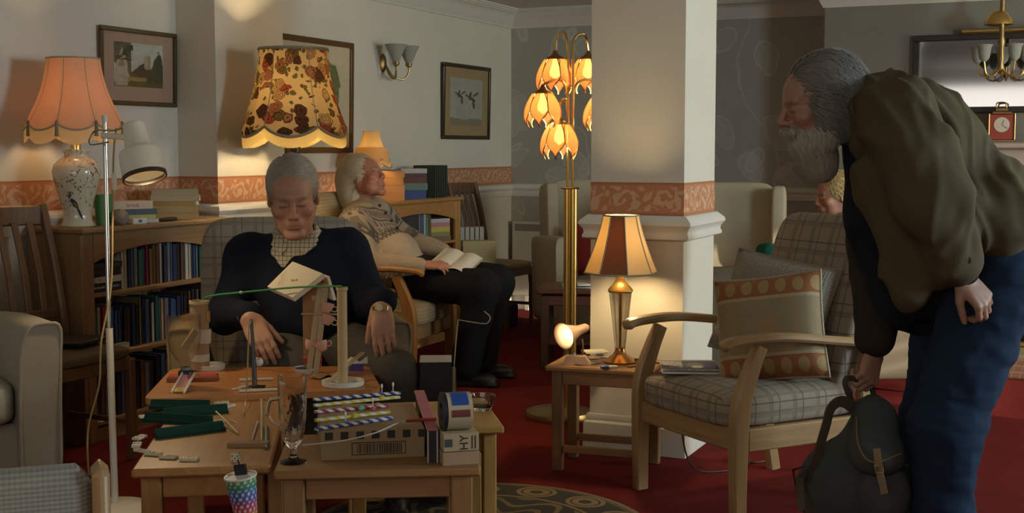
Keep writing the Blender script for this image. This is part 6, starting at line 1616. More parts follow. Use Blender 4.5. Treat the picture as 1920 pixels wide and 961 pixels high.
def hand_prims(wr, dr, nrm, side, curl=(25, 30, 20), spread=.10, s=1.0, thumb=(.62, .70, -.30), thumb_in=0.0, stub=.04):
    X_ = np.array(dr, float); X_ /= np.linalg.norm(X_); Z_ = np.array(nrm, float); Z_ -= X_ * (Z_ @ X_); Z_ /= np.linalg.norm(Z_); Y_ = np.cross(Z_, X_) * side; wr = np.array(wr, float)
    def p(a, b_, c_): return wr + s * (X_ * a + Y_ * b_ + Z_ * c_)
    P = [cone(p(-stub, 0, 0), p(.012, 0, 0), .027 * s, .024 * s, .015)]
    K = [(.092, .030), (.096, .010), (.091, -.010), (.082, -.028)]; Ln = [.074, .082, .076, .060]; rad = [.0098, .0100, .0095, .0085]
    P.append(ell(p(.048, .002, -.002), np.array([.050, .038, .0145]) * s, np.stack([X_, Y_, Z_], 1), .014))
    for i, ((kx, ky), L, r) in enumerate(zip(K, Ln, rad)):
        P.append(cone(p(.008, ky * .55, 0), p(kx, ky, .002), .0135 * s, .0112 * s, .010))
        q = p(kx, ky, .001); a = 0.0; cu = curl if not isinstance(curl[0], (tuple, list)) else curl[i]; sp = spread * ((1.5 - i) / 1.5)
        for seg, (fr, an) in enumerate(zip((.44, .31, .25), cu)):
            a += math.radians(an); d_ = (X_ * math.cos(a) - Z_ * math.sin(a)) + Y_ * sp * math.cos(a); d_ /= np.linalg.norm(d_)
            q2 = q + d_ * L * fr * s; P.append(cone(q, q2, r * s * (1 - .08 * seg), r * s * (1 - .08 * (seg + 1)), .003)); q = q2
    t0 = p(.018, .026, -.004); d1 = X_ * thumb[0] + Y_ * thumb[1] + Z_ * thumb[2]; d1 /= np.linalg.norm(d1)
    t1 = t0 + d1 * .046 * s; d2 = d1 * (1 - thumb_in) + X_ * (.35 + thumb_in) - Z_ * (.15 + thumb_in * .5) - Y_ * thumb_in * .6; d2 /= np.linalg.norm(d2); t2 = t1 + d2 * .032 * s; t3 = t2 + d2 * .024 * s
    P += [cone(t0, t1, .0155 * s, .0120 * s, .010), cone(t1, t2, .0115 * s, .0105 * s, .004), cone(t2, t3, .0105 * s, .0085 * s, .003)]
    return P

def blocks(parts): return [sdf_mesh(p, h, grow=-.022 if h > .02 else 0.0, smooth=sm) for p, h, sm in parts]

def sdf_at(prims, P):
    d = None
    for p in prims:
        q = _sd(p, P[:, 0], P[:, 1], P[:, 2]); k = max(p[5] if p[0] == 'c' else p[4], 1e-4)
        if d is None: d = q
        else: t = np.clip(.5 + .5 * (d - q) / k, 0, 1); d = d * (1 - t) + q * t - k * t * (1 - t)
    return d
def sdf_n(prims, P, e=.002):
    g = np.stack([sdf_at(prims, P + np.eye(3)[a] * e) - sdf_at(prims, P - np.eye(3)[a] * e) for a in range(3)], 1)
    return g / (np.linalg.norm(g, axis=1, keepdims=True) + 1e-9)
def locks(roots, flow, steps, step, r, prims, lift=(.002, .006), jit=.10, seed=0, hang=False, wave=0.0):
    """fine hairs combed over the shape prims; one joined mesh"""
    rg = np.random.RandomState(seed); P = np.array(roots, float); n = len(P); jv = rg.randn(n, 3) * jit; ln = np.clip(1 + .3 * rg.randn(n, 1), .4, 1.7); off = rg.uniform(0, 1, n); ph = rg.uniform(0, 6.28, n)
    pts, nrm = [], []
    for i in range(steps + 1):
        t = i / steps; d = sdf_at(prims, P); N = sdf_n(prims, P); L = lift[0] + (lift[1] - lift[0]) * (.35 * t + .65 * off)
        push = (L - d) if not hang else np.maximum(L - d, 0); P = P + N * push[:, None]; pts.append(P.copy()); nrm.append(N)
        D = flow(P, t) + jv; D = D - N * (D * N).sum(1, keepdims=True) * (1 if not hang else .0)
        if wave: D = D + np.cross(D, N) * (wave * np.sin(9 * t + ph))[:, None]
        D /= np.linalg.norm(D, axis=1, keepdims=True) + 1e-9; P = P + D * step * ln
    pts = np.stack(pts, 1); nrm = np.stack(nrm, 1); T_ = np.gradient(pts, axis=1); S_ = np.cross(T_, nrm); S_ /= np.linalg.norm(S_, axis=2, keepdims=True) + 1e-9
    k = steps + 1; w = r * np.minimum(1.0, np.linspace(2.0, .12, k))[None, :, None] * (1 + .25 * rg.randn(n, 1, 1))
    V = np.stack([pts - S_ * w, pts + nrm * w * .8, pts + S_ * w], 2).reshape(-1, 3)
    b0 = (np.arange(n)[:, None] * k + np.arange(k - 1)[None, :])[..., None] * 3
    Q = np.concatenate([np.concatenate([b0 + a, b0 + c, b0 + 3 + c, b0 + 3 + a], 2).reshape(-1, 4) for a, c in ((0, 1), (1, 2))])
    return np_mesh('hair_locks', [(V, Q)])
def pick_v(V, n, keep, seed=0):
    rg = np.random.RandomState(seed); m = np.where(keep(V))[0]; return V[rg.choice(m, n, replace=True)] + rg.randn(n, 3) * .002
def hair_mat(name, c1, c2, rough=.45):
    b = B(name); n = b.noise(scale=60, detail=4); n2 = b.noise(scale=14, detail=2)
    return b.set(color=b.mix(c1, c2, (n * .6 + n2 * .5).clamp()), rough=rough, Sheen_Weight=.2)
# ================= man in the navy cardigan
J = local_of(M1R)
HC = J(549, 366, 4.80); HR = rotm(9, 18, -3); HS = 1.13
neck = J(556, 456, 4.97); chest = J(566, 520, 5.02); belly = J(582, 585, 4.97); pel = J(586, 640, 5.07)
shL, shR = J(466, 482, 5.05), J(648, 470, 5.06); elL, elR = J(424, 590, 5.00), J(698, 572, 5.0)
wrL, wrR = J(466, 590, 4.70), J(716, 566, 4.70)
hiL, hiR = J(545, 640, 5.04), J(628, 638, 5.04); knL, knR = J(545, 700, 4.76), J(738, 702, 4.70)
anL, anR = np.array([knL[0] + .02, knL[1] - .02, .09]), np.array([knR[0] + .01, knR[1] - .02, .09])
neckp = [cone(HC + HR @ (np.array([0, .03, -.06]) * HS), neck + (0, .02, .01), .056, .062, .03), cone(neck + (0, .02, .02), chest + (0, .02, .06), .062, .09, .04)]
torso = [ell(chest, (.185, .125, .17), k=.06), ell(belly, (.175, .140, .14), k=.06), ell(pel, (.175, .13, .11), k=.05), cone(shL, shR, .075, .075, .06)]
armsL = chain([shL, elL, wrL], [.070, .052, .036], .03); armsR = chain([shR, elR, wrR], [.070, .052, .036], .03)
legs = chain([hiL, knL, anL], [.100, .068, .045], .04) + chain([hiR, knR, anR], [.100, .068, .045], .04)
handL = hand_prims(wrL + (.005, -.01, -.012), J(498, 652, 4.64) - wrL, (.15, -1, .45), 1, (12, 22, 16), .025, 1.13, thumb=(.8, .42, -.4), stub=-.004) + [cone(elL * .3 + wrL * .7, wrL + (.005, -.01, -.012), .036, .030, .02)]
handR = hand_prims(wrR + (.0, -.01, -.012), J(722, 648, 4.64) - wrR, (-.1, -1, .42), -1, (10, 18, 14), .02, 1.13, thumb=(.8, .42, -.4), stub=-.004) + [cone(elR * .3 + wrR * .7, wrR + (0, -.01, -.012), .036, .030, .02)]
hp_ = xfp(head_prims(0.0), HR, HC, HS)
bl = blocks([(hp_ + neckp, .0042, 1), (handL, .0042, 1), (handR, .0042, 1), (torso + legs + armsL + armsR, .024, 1)])
M1 = put('person', np_mesh('body', bl, skin_cols(HC, HR, HS, (.46, .26, .18))), SKIN, None, M1R, YAW, label='grey-haired man in navy cardigan and checked shirt dozing in the tan armchair', cat='person')
# shirt
b = B('checked_shirt'); x, y, z = b.xyz(); l = ((x / .0165).fract().lt(.16)).max((z / .0165).fract().lt(.16)); l2 = ((x / .033).fract().lt(.09)).max((z / .033).fract().lt(.09))
SHIRT = b.set(color=b.mix(b.mix((.56, .50, .38), (.13, .10, .07), l * .75), (.10, .11, .05), l2 * .6), rough=.85)
V, Q = sdf_mesh([ell(chest + (0, -.004, 0), (.175, .127, .19), k=.06), cone(neck + (0, .005, -.03), chest + (0, .0, .04), .078, .12, .05), cone(shL * .55 + shR * .45, shR * .55 + shL * .45, .08, .08, .06)], .009); V = wrinkle(V, Q, .004, 14, seed=2)
put('shirt', np_mesh('shirt', [(V, Q)]), SHIRT, M1)
cn = neck + np.array([0, .0, .015])
colr = []
ringp = [cn + np.array([.086 * math.sin(a), .074 * -math.cos(a) + .012, .016 - .040 * (math.cos(a) > 0) * math.cos(a) ** 2 + .022 * (math.cos(a) < 0)]) for a in np.linspace(.35, 2 * math.pi - .35, 26)]
put('collar', sweep([tuple(p) for p in ringp], rrect(.010, .058, .004), up=(0, 0, 1)), SHIRT, M1, smooth=60)
for s in (-1, 1):
    A_ = cn + np.array([s * .032, -.062, .0]); 
    put('collar_point', G().add([cn + np.array([s * .072, -.042, .028]), cn + np.array([s * .018, -.080, -.018]), cn + np.array([s * .044, -.098, -.050]), cn + np.array([s * .088, -.062, -.014])] + [cn + np.array([s * .070, -.032, .024]), cn + np.array([s * .016, -.070, -.022]), cn + np.array([s * .042, -.088, -.054]), cn + np.array([s * .086, -.052, -.018])], [(0, 1, 2, 3), (7, 6, 5, 4), (0, 4, 5, 1), (1, 5, 6, 2), (2, 6, 7, 3), (3, 7, 4, 0)]), SHIRT, M1, smooth=0)
# cardigan
NAVY = fabric('navy_wool', (.010, .015, .028), (.006, .009, .018), 240)
vb = J(606, 512, 4.84); vt = J(553, 420, 4.86)
card = [ell(chest, (.196, .137, .18), k=.06), ell(belly + (0, .01, -.0), (.186, .150, .15), k=.06), ell(pel + (0, 0, .02), (.188, .145, .10), k=.05), cone(shL, shR, .086, .086, .06), cone(neck + (0, .04, -.02), chest, .09, .10, .05)] \
    + chain([shL, elL + (0, .0, .0), wrL + (-.004, .015, 0)], [.084, .068, .050], .04) + chain([shR, elR, wrR + (0, .015, 0)], [.084, .068, .050], .04) \
    + [cut(cone(vt + (0, -.03, .03), vb, .100, .008, .006)), cut(cone(neck + (0, .012, -.01), neck + (0, .02, .2), .083, .10, .01))]
V, Q = sdf_mesh(card, .0085, smooth=1); V = wrinkle(V, Q, .007, 9, (1, 1, .8), 5)
put('cardigan', np_mesh('cardigan', [(V, Q)]), NAVY, M1)
for k in range(3): put('button', lathe([(0, 0), (.008, 0), (.009, .002), (.007, .004), (0, .004)], 14).xf(T(*J(610 + 4 * k, 535 + 34 * k, 4.80)) @ RX(90)), BLACK, M1)
for wv_, el_ in ((wrL, elL), (wrR, elR)):
    dv = (wv_ - el_) / np.linalg.norm(wv_ - el_)
    put('shirt_cuff', tube([tuple(wv_ - dv * .02), tuple(wv_ + dv * .004), tuple(wv_ + dv * .004), tuple(wv_ - dv * .02)], [.045, .043, .040, .038], 24, cap=False), SHIRT, M1)
dv = (wrR - elR) / np.linalg.norm(wrR - elR); q = wrR + np.array([0, -.012, -.018])
wt = put('wrist_watch', tube([tuple(q), tuple(q + np.array([0, -.004, -.013])), tuple(q + np.array([0, -.004, -.013])), tuple(q)], [.036, .0355, .0325, .0325], 24, cap=False), plain('watch_gold', (.55, .36, .12), .25, 1.0), M1)
put('watch_face', lathe([(0, 0), (.013, 0), (.013, .005), (0, .005)], 20).xf(T(*(q + np.array([-.004, -.036, .004]))) @ RX(75)), plain('watch_dial', (.5, .45, .32), .3), wt)
TROU = fabric('grey_trousers', (.10, .092, .075), (.072, .066, .054), 200)
V, Q = sdf_mesh(chain([hiL, knL, anL + (0, 0, .02)], [.118, .090, .075], .05) + chain([hiR, knR, anR + (0, 0, .02)], [.118, .082, .072], .05) + [ell(pel, (.18, .13, .10), k=.05)], .011); V = wrinkle(V, Q, .007, 8, seed=8)
put('trousers', np_mesh('trousers', [(V, Q)]), TROU, M1)
SHOE = plain('black_shoe', (.012, .011, .010), .4)
def shoe(an, fw, parent, m=SHOE):
    fw = np.array(fw, float); fw[2] = 0; fw /= np.linalg.norm(fw); R = np.stack([np.array([-fw[1], fw[0], 0]), fw, np.array([0, 0, 1.0])], 1)
    heel = np.array([an[0], an[1], 0]) 
    V, Q = sdf_mesh([ell(heel + (0, 0, .045) + fw * .00, (.042, .055, .045), R, .02), ell(heel + (0, 0, .038) + fw * .10, (.046, .085, .036), R, .03), cone(heel + (0, 0, .06), heel + (0, 0, .11), .040, .040, .02), slab(heel + (0, 0, .012) + fw * .065, (.043, .125, .012), R, .01, .01)], .008)
    V[:, 2] = np.maximum(V[:, 2], .0); put('shoe', np_mesh('shoe', [(V, Q)]), m, parent)
shoe(anL, (0, -1, 0), M1); shoe(anR, (.1, -1, 0), M1)
# hair: swept back from a side parting
HG = hair_mat('silver_grey_hair', (.17, .155, .13), (.46, .43, .38))
HPR = xfp([ell((0, .022, .036), (.0825, .100, .0945), k=.02)], HR, HC, HS)
V, Q = sdf_mesh(HPR + xfp([cut(ell((0, -.110, -.012), (.070, .068, .098), k=.012)), cut(slab((0, -.06, -.145), (.2, .15, .085), k=.012)), cut(ell((.078, -.060, -.015), (.03, .045, .05), k=.01)), cut(ell((-.078, -.060, -.015), (.03, .045, .05), k=.01))], HR, HC, HS), .005)
put('hair', np_mesh('hair', [(V, Q)]), HG, M1)
def flow(P, t):
    q = ((P - HC) @ HR) / HS; x_ = q[:, 0] + .028; sd = np.sign(x_)
    low = np.clip((.05 - q[:, 2]) / .05, 0, 1); D = np.stack([.75 * sd * (1 - low) + .25, .9 + 0 * x_, -.15 - 1.1 * low - 5 * np.maximum(0, q[:, 1] - .03)], 1); return D @ HR.T
put('hair_locks', locks(pick_v(V, 3200, lambda v: sdf_at(HPR, v) > -.004, 1), flow, 8, .0095, .0015, HPR, (.001, .007), .10, 2), HG, M1, kind='stuff')

# ================= dozing man in the patterned jumper
J = local_of(M2R)
M2c = np.array([*M2R])
HC = J(682, 333, 7.40); HR = rotm(70, -20, 8); HS = 1.08
neck = J(668, 388, 7.43); chest = J(694, 432, 7.36); belly = J(738, 484, 7.27); pel = J(770, 512, 7.25)
shN, shF = J(664, 424, 7.16), J(705, 400, 7.60); elN, elF = J(690, 500, 7.04), J(772, 456, 7.52); wrN, wrF = J(792, 497, 7.02), J(838, 470, 7.40)
hiN, hiF = J(782, 524, 7.17), J(790, 516, 7.30); knN, knF = J(905, 540, 7.00), J(930, 528, 7.17)
anN, anF = np.array([J(872, 690, 7.05)[0], J(872, 690, 7.05)[1], .09]), np.array([J(905, 690, 7.32)[0], J(905, 690, 7.32)[1], .09])
neckp = [cone(HC + HR @ (np.array([0, .03, -.06]) * HS), neck, .058, .066, .03), cone(neck, chest, .066, .10, .04)]
Tr = np.array(Matrix.Rotation(math.radians(0), 3, 'Z'))
ax_ = (pel - neck) / np.linalg.norm(pel - neck); sd_ = (shN - shF) / np.linalg.norm(shN - shF); sd_ -= ax_ * (sd_ @ ax_); sd_ /= np.linalg.norm(sd_); fr_ = np.cross(ax_, sd_); RTs = np.stack([sd_, fr_, ax_], 1)
torso = [ell(chest, (.18, .12, .17), RTs, k=.06), ell(belly, (.175, .145, .14), RTs, k=.06), ell(pel, (.17, .13, .11), k=.05), cone(shN, shF, .07, .07, .06)]
bk_up = np.array([0, -.25, 1.0])
handN = hand_prims(wrN + (.008, 0, 0), J(838, 497, 7.0) - wrN, (.1, -.5, 1), 1, (28, 32, 22), .08, 1.02)
handF = hand_prims(wrF + (.008, 0, 0), J(872, 482, 7.36) - wrF, (.2, -.2, 1), -1, (22, 28, 18), .08, 1.02)
hp_ = xfp(head_prims(.010), HR, HC, HS)
bl = blocks([(hp_ + neckp, .0048, 1), (handN, .0048, 1), (handF, .0048, 1), (torso + chain([hiN, knN, anN], [.1, .07, .045]) + chain([hiF, knF, anF], [.1, .07, .045]) + chain([shN, elN, wrN], [.06, .05, .035]) + chain([shF, elF, wrF], [.06, .05, .035]), .026, 1)])
M2 = put('person', np_mesh('body', bl, skin_cols(HC, HR, HS, (.44, .20, .13))), SKIN, None, M2R, YAW, label='white-haired man in patterned wool jumper reclining with an open book', cat='person')
b = B('fair_isle_wool'); x, y, z = b.xyz(); nx, ny, nz_ = [float(v) for v in neck]
wx_, wy_, wz_ = x - nx, y - ny, z - nz_
t_ = wx_ * float(ax_[0]) + wy_ * float(ax_[1]) + wz_ * float(ax_[2]); u_ = wx_ * float(sd_[0]) + wy_ * float(sd_[1]) + wz_ * float(sd_[2]); f_ = wx_ * float(fr_[0]) + wy_ * float(fr_[1]) + wz_ * float(fr_[2])
rad = (t_ * t_ * .42 + u_ * u_ * .22 + f_ * f_ * .22).sqrt(); th = u_.atan2(f_)
saw = ((th * 3.4).fract() - .5).abs() * 2; saw2 = ((th * 6.0).fract() - .5).abs() * 2
def band(a, c_): return rad.gt(a) * rad.lt(c_)
zig = (rad - (.198 + saw * .040)).abs().lt(.0085); zig2 = (rad - (.238 - saw * .030)).abs().lt(.006); dots = ((saw2 - .5).abs().lt(.26)) * band(.128, .150); dots2 = (saw2.lt(.4)) * band(.165, .178); rings = band(.108, .116).max(band(.155, .160)); tri = saw.gt(.55) * band(.185, .215)
pat = zig.max(zig2).max(dots).max(dots2).max(rings).max(tri * .8)
n = b.noise(scale=130, detail=2); kn = ((t_ * 520).sin() * .5 + .5)
c = b.mix((.44, .36, .25), (.34, .27, .185), n); c = b.mix(c, (.052, .046, .045), pat * .88); c = b.mix(c, (.17, .14, .12), band(.10, .24) * (1 - pat) * n * .8)
JUMP = b.set(color=c, rough=.95, bump=kn + n, strength=.5, dist=.003)
jp = [ell(chest, (.195, .135, .185), RTs, k=.06), ell(belly, (.172, .160, .155), RTs, k=.06), ell(pel, (.155, .14, .10), k=.05), cone(shN, shF, .085, .085, .06), cone(neck + ax_ * -.005, chest, .082, .12, .04)] \
    + chain([shN, elN, wrN - (.02, 0, 0)], [.086, .072, .046], .04) + chain([shF, elF, wrF - (.02, 0, 0)], [.086, .070, .046], .04)
V, Q = sdf_mesh(jp, .009); V = wrinkle(V, Q, .008, 8, seed=12)
put('jumper', np_mesh('jumper', [(V, Q)]), JUMP, M2)
a2 = -ax_; put('roll_collar', tube([tuple(neck + a2 * .0), tuple(neck + a2 * .022), tuple(neck + a2 * .040)], [.079, .078, .074], 26), fabric('beige_knit', (.44, .36, .25), (.33, .27, .18), 150), M2, smooth=60)
for k in range(4):
    p_b = J(712 + 11 * k, 385 + 14 * k, 7.19 + .01 * k); put('button', lathe([(0, 0), (.009, 0), (.010, .003), (0, .004)], 12).xf(T(*p_b) @ RX(90)), plain('button_dark', (.04, .03, .025)), M2)
BTR = fabric('black_trousers', (.010, .010, .012), (.006, .006, .008), 200)
V, Q = sdf_mesh(chain([hiN, knN, anN + (0, 0, .01)], [.120, .092, .078], .05) + chain([hiF, knF, anF + (0, 0, .01)], [.120, .092, .078], .05) + [ell(pel + (.03, 0, -.02), (.16, .15, .10), k=.05)], .012); V = wrinkle(V, Q, .008, 7, seed=9)
put('trousers', np_mesh('trousers', [(V, Q)]), BTR, M2)
shoe(anN, (1, -.25, 0), M2); shoe(anF, (1, -.1, 0), M2)
HW = hair_mat('white_blond_hair', (.46, .40, .25), (.68, .63, .48))
HPR2 = xfp([ell((0, .030, .036), (.086, .104, .098), k=.02), ell((0, .088, -.02), (.082, .066, .098), k=.03), ell((0, .095, -.085), (.074, .060, .07), k=.03)], HR, HC, HS)
V, Q = sdf_mesh(HPR2 + xfp([cut(ell((0, -.110, -.008), (.078, .072, .104), k=.012)), cut(ell((.07, -.045, -.06), (.04, .05, .05), k=.01)), cut(ell((-.07, -.045, -.06), (.04, .05, .05), k=.01))], HR, HC, HS), .0055); V = wrinkle(V, Q, .003, 40, seed=6)
put('hair', np_mesh('hair', [(V, Q)]), HW, M2)
HC2_, HR2_, HS2_ = HC, HR, HS
def flow2(P, t):
    q = ((P - HC2_) @ HR2_) / HS2_; D = np.stack([.15 * np.sign(q[:, 0]), 1.0 + 0 * q[:, 0], .35 - 11 * np.maximum(0, q[:, 1] + .01) - 1.0 * t], 1); return D @ HR2_.T
put('hair_locks', locks(pick_v(V, 3000, lambda v: sdf_at(HPR2, v) > -.006, 3), flow2, 10, .013, .0018, HPR2, (.002, .014), .14, 4, wave=.5), HW, M2, kind='stuff')
# open book on his lap
bkp = at(854, 490, 7.12); t = thing('open_book', 'open cream book lying on the lap of the dozing man', 'book', bkp, YAW + math.radians(-18))
for s in (-1, 1): put('page_half', surf(lambda u, v, s=s: (s * .115 * u, (v - .5) * .25, .004 + .018 * math.sin(math.pi * min(1, u * 1.1)) * .8), 10, 4).g(surf(lambda u, v, s=s: (s * .115 * u, (v - .5) * .25, -.004), 4, 2)), PAPER, t, rot=(math.radians(16), math.radians(12), 0))
put('cover', box(.235, .255, .004, .001), plain('cream_cover', (.45, .38, .24)), t, (0, 0, -.006), (math.radians(16), math.radians(12), 0))

# ================= bearded man bending with the rucksack
M3R = np.array([*at(1790, 700, 3.92)[:2], 0.0]); J = local_of(M3R)
HC = J(1537, 190, 3.90); HR = rotm(-84, 14, 4); HS = 1.10
neck = J(1628, 200, 3.93); chest = J(1718, 262, 3.90); belly = J(1815, 385, 3.90); pel = J(1890, 480, 3.92)
shN, shF = J(1682, 205, 3.66), J(1640, 235, 4.14); elN, elF = J(1745, 375, 3.58), J(1640, 450, 4.10); wrN, wrF = J(1800, 508, 3.66), J(1640, 655, 3.92)
hiN, hiF = J(1872, 525, 3.80), J(1800, 548, 4.04); knN, knF = J(1772, 800, 3.76), J(1752, 800, 4.04)
anN = np.array([J(1765, 1050, 3.80)[0], J(1765, 1050, 3.80)[1], .09]); anF = np.array([J(1748, 1050, 4.10)[0] - .03, J(1765, 1050, 4.10)[1], .09])
neckp = [cone(HC + HR @ (np.array([0, .03, -.05]) * HS), neck, .058, .066, .03), cone(neck, chest, .066, .10, .04)]
ax_ = (pel - neck) / np.linalg.norm(pel - neck); sd_ = np.array([0, -1.0, 0]); sd_ -= ax_ * (sd_ @ ax_); sd_ /= np.linalg.norm(sd_); fr_ = np.cross(ax_, sd_); RTs = np.stack([sd_, fr_, ax_], 1)
torso = [ell(chest, (.19, .13, .19), RTs, k=.06), ell(belly, (.165, .125, .17), RTs, k=.06), ell(pel, (.17, .13, .12), RTs, k=.05), cone(shN, shF, .07, .07, .06)]
handN = hand_prims(wrN + (.006, -.005, -.012), J(1842, 560, 3.64) - wrN, (.45, -1, .35), -1, (38, 55, 40), .05, 1.04, thumb=(.75, .45, -.4), thumb_in=.25)
handF = hand_prims(wrF, J(1628, 705, 3.90) - wrF, (.55, -.8, .1), 1, (50, 70, 50), .04, 1.04, thumb=(.8, .35, -.5), thumb_in=.35)
hp_ = xfp(head_prims(0.0, True, 1.05), HR, HC, HS)
bl = blocks([(hp_ + neckp, .0042, 1), (handN, .0040, 1), (handF, .0040, 1), (torso + chain([hiN, knN, anN], [.1, .07, .045]) + chain([hiF, knF, anF], [.1, .07, .045]) + chain([shN, elN, wrN], [.06, .05, .036]) + chain([shF, elF, wrF], [.06, .05, .036]), .026, 1)])
M3 = put('person', np_mesh('body', bl, skin_cols(HC, HR, HS, (.34, .19, .135))), SKIN, None, M3R, YAW, label='long-haired bearded man in olive jacket and jeans bending forward holding a rucksack', cat='person')
OLIVE = fabric('olive_cotton', (.092, .074, .040), (.064, .051, .027), 260)
hemA, hemB = J(1905, 400, 3.88), J(1700, 575, 3.80)
jk = [ell(chest, (.215, .155, .21), RTs, k=.06), ell(belly, (.205, .150, .20), RTs, k=.06), cone(shN, shF, .090, .090, .06), cone(neck + ax_ * .03, chest, .100, .14, .05), cone(J(1880, 400, 3.76), J(1880, 400, 4.04), .105, .105, .05)] \
    + chain([shN, elN, wrN + (-.015, .0, .035)], [.098, .088, .064], .04) \
    + [cone(J(1660, 330, 3.74), J(1698, 545, 3.70), .085, .030, .05), cone(J(1760, 440, 3.72), J(1705, 560, 3.72), .075, .030, .05), cone(J(1640, 320, 3.95), J(1690, 520, 3.95), .07, .02, .05), cone(J(1800, 400, 3.72), J(1870, 420, 3.74), .08, .06, .05), cone(J(1720, 330, 3.7), J(1740, 480, 3.7), .10, .06, .05)]
V, Q = sdf_mesh(jk, .0085); N_ = vnormals(V, Q)
q = V @ RTs; al = q[:, 2]; V = wrinkle(V, Q, .009, 7, seed=21)
fd = vnoise(np.stack([q[:, 0] * 9 + q[:, 2] * 3.0, q[:, 1] * 6, q[:, 2] * 2.6], 1), 1.0, 31); fd2 = vnoise(np.stack([q[:, 0] * 20, q[:, 1] * 12, q[:, 2] * 5], 1), 1.0, 33)
rdg = lambda n_: np.maximum(0, 1 - 2.6 * np.abs(n_)) ** 1.5
sl_ = V @ ((wrN - shN) / np.linalg.norm(wrN - shN)); pr_ = V @ np.cross((wrN - shN) / np.linalg.norm(wrN - shN), np.array([0, -1.0, 0]))
f3 = vnoise(np.stack([pr_ * 13 + sl_ * 2.5, V[:, 1] * 4, sl_ * 2.8], 1), 1.0, 35); f4 = vnoise(np.stack([pr_ * 24 - sl_ * 6, V[:, 1] * 7, sl_ * 6], 1), 1.0, 36)
V = V + N_ * (.012 * (1 - 2 * np.abs(fd)) + .005 * fd2 + .018 * rdg(f3) + .011 * rdg(f4))[:, None]; V = lap(V, Q, 3)
put('jacket', np_mesh('jacket', [(V, Q)]), OLIVE, M3)
dv = (wrN - elN) / np.linalg.norm(wrN - elN)
put('sleeve_cuff', tube([tuple(wrN - dv * .075), tuple(wrN - dv * .02)], [.070, .068], 24), OLIVE, M3, smooth=60)
put('cuff_button', lathe([(0, 0), (.010, 0), (.011, .003), (0, .004)], 14).xf(T(*(wrN - dv * .045 + np.array([.01, -.071, 0]))) @ RX(90)), BLACK, M3)
put('jacket_collar', sweep(bez([J(1640, 250, 3.80), J(1612, 210, 3.78), J(1622, 165, 3.86), J(1640, 150, 3.95), J(1618, 180, 4.04), J(1590, 225, 4.04)], 22), rrect(.012, .062, .004), up=(-.3, 0, 1)), OLIVE, M3, smooth=60)
DNV = fabric('dark_navy_jumper', (.012, .014, .024), (.008, .009, .015), 220)
V, Q = sdf_mesh([cone(J(1625, 240, 3.92), J(1640, 400, 3.95), .075, .085, .05), cone(J(1640, 400, 3.95), J(1668, 590, 3.92), .085, .045, .05), cone(J(1700, 420, 3.95), J(1800, 520, 3.92), .11, .10, .06), cone(J(1690, 575, 3.94), J(1800, 520, 3.88), .06, .10, .05), cone(J(1700, 590, 4.0), J(1790, 600, 4.0), .05, .08, .05), cone(J(1860, 470, 3.80), J(1925, 440, 3.82), .075, .06, .05)] + chain([wrN - dv * .03, wrN + dv * .004], [.056, .047], .01), .010); V = wrinkle(V, Q, .010, 9, seed=14)
put('jumper', np_mesh('jumper', [(V, Q)]), DNV, M3)
DKB = fabric('dark_sleeve', (.030, .024, .018), (.02, .016, .012), 220)
V, Q = sdf_mesh(chain([shF, elF, wrF + (0, 0, .03)], [.085, .075, .060], .04), .010); V = wrinkle(V, Q, .010, 9, seed=15)
put('far_sleeve', np_mesh('far_sleeve', [(V, Q)]), DKB, M3)
b = B('denim'); n = b.noise(scale=420, detail=2); n2 = b.noise(scale=5, detail=4)
DEN = b.set(color=b.mix((.009, .019, .040), (.020, .038, .074), (n * .35 + n2 * .65).clamp()), rough=.9, bump=n, strength=.3, dist=.001, Specular_IOR_Level=.1)
V, Q = sdf_mesh([ell(pel + (.0, 0, -.03), (.16, .185, .13), k=.05), ell(J(1905, 520, 3.90), (.14, .175, .13), k=.05)] + chain([hiN, knN, anN], [.130, .098, .090], .05) + chain([hiF, knF, anF], [.130, .098, .090], .05), .0105); V = wrinkle(V, Q, .010, 6, (1, 1, 1.8), 17); V = wrinkle(V, Q, .006, 15, (1, 1, 2.2), 18); V[:, 2] = np.maximum(V[:, 2], .012)
put('jeans', np_mesh('jeans', [(V, Q)]), DEN, M3)
shoe(anN, (-1, 0, 0), M3); shoe(anF, (-1, 0, 0), M3)
HD = hair_mat('iron_grey_hair', (.055, .050, .044), (.20, .19, .17)); HBd = hair_mat('grey_beard', (.24, .22, .175), (.44, .41, .33))
HPR3 = xfp([ell((0, .028, .034), (.085, .105, .096), k=.02), ell((0, .082, -.03), (.080, .064, .10), k=.03), ell((0, .100, -.085), (.074, .056, .07), k=.03), ell((.062, .02, -.03), (.026, .06, .075), k=.02), ell((-.062, .02, -.03), (.026, .06, .075), k=.02)], HR, HC, HS)
V, Q = sdf_mesh(HPR3 + xfp([cut(ell((0, -.105, -.015), (.074, .072, .106), k=.012))], HR, HC, HS), .0055); V = wrinkle(V, Q, .003, 34, seed=26)
put('hair', np_mesh('hair', [(V, Q)]), HD, M3)
HC3_, HR3_, HS3_ = HC, HR, HS
def flow3(P, t):
    q = ((P - HC3_) @ HR3_) / HS3_; D = np.stack([.55 * np.sign(q[:, 0]), .75 - .3 * t + 0 * q[:, 0], .1 - 9 * np.maximum(0, q[:, 1]) - 9 * np.maximum(0, .05 - q[:, 2]) - .8 * t], 1); return D @ HR3_.T
put('hair_locks', locks(pick_v(V, 4600, lambda v: sdf_at(HPR3, v) > -.006, 5), flow3, 11, .014, .0017, HPR3, (.002, .016), .12, 6, wave=.45), HD, M3, kind='stuff')
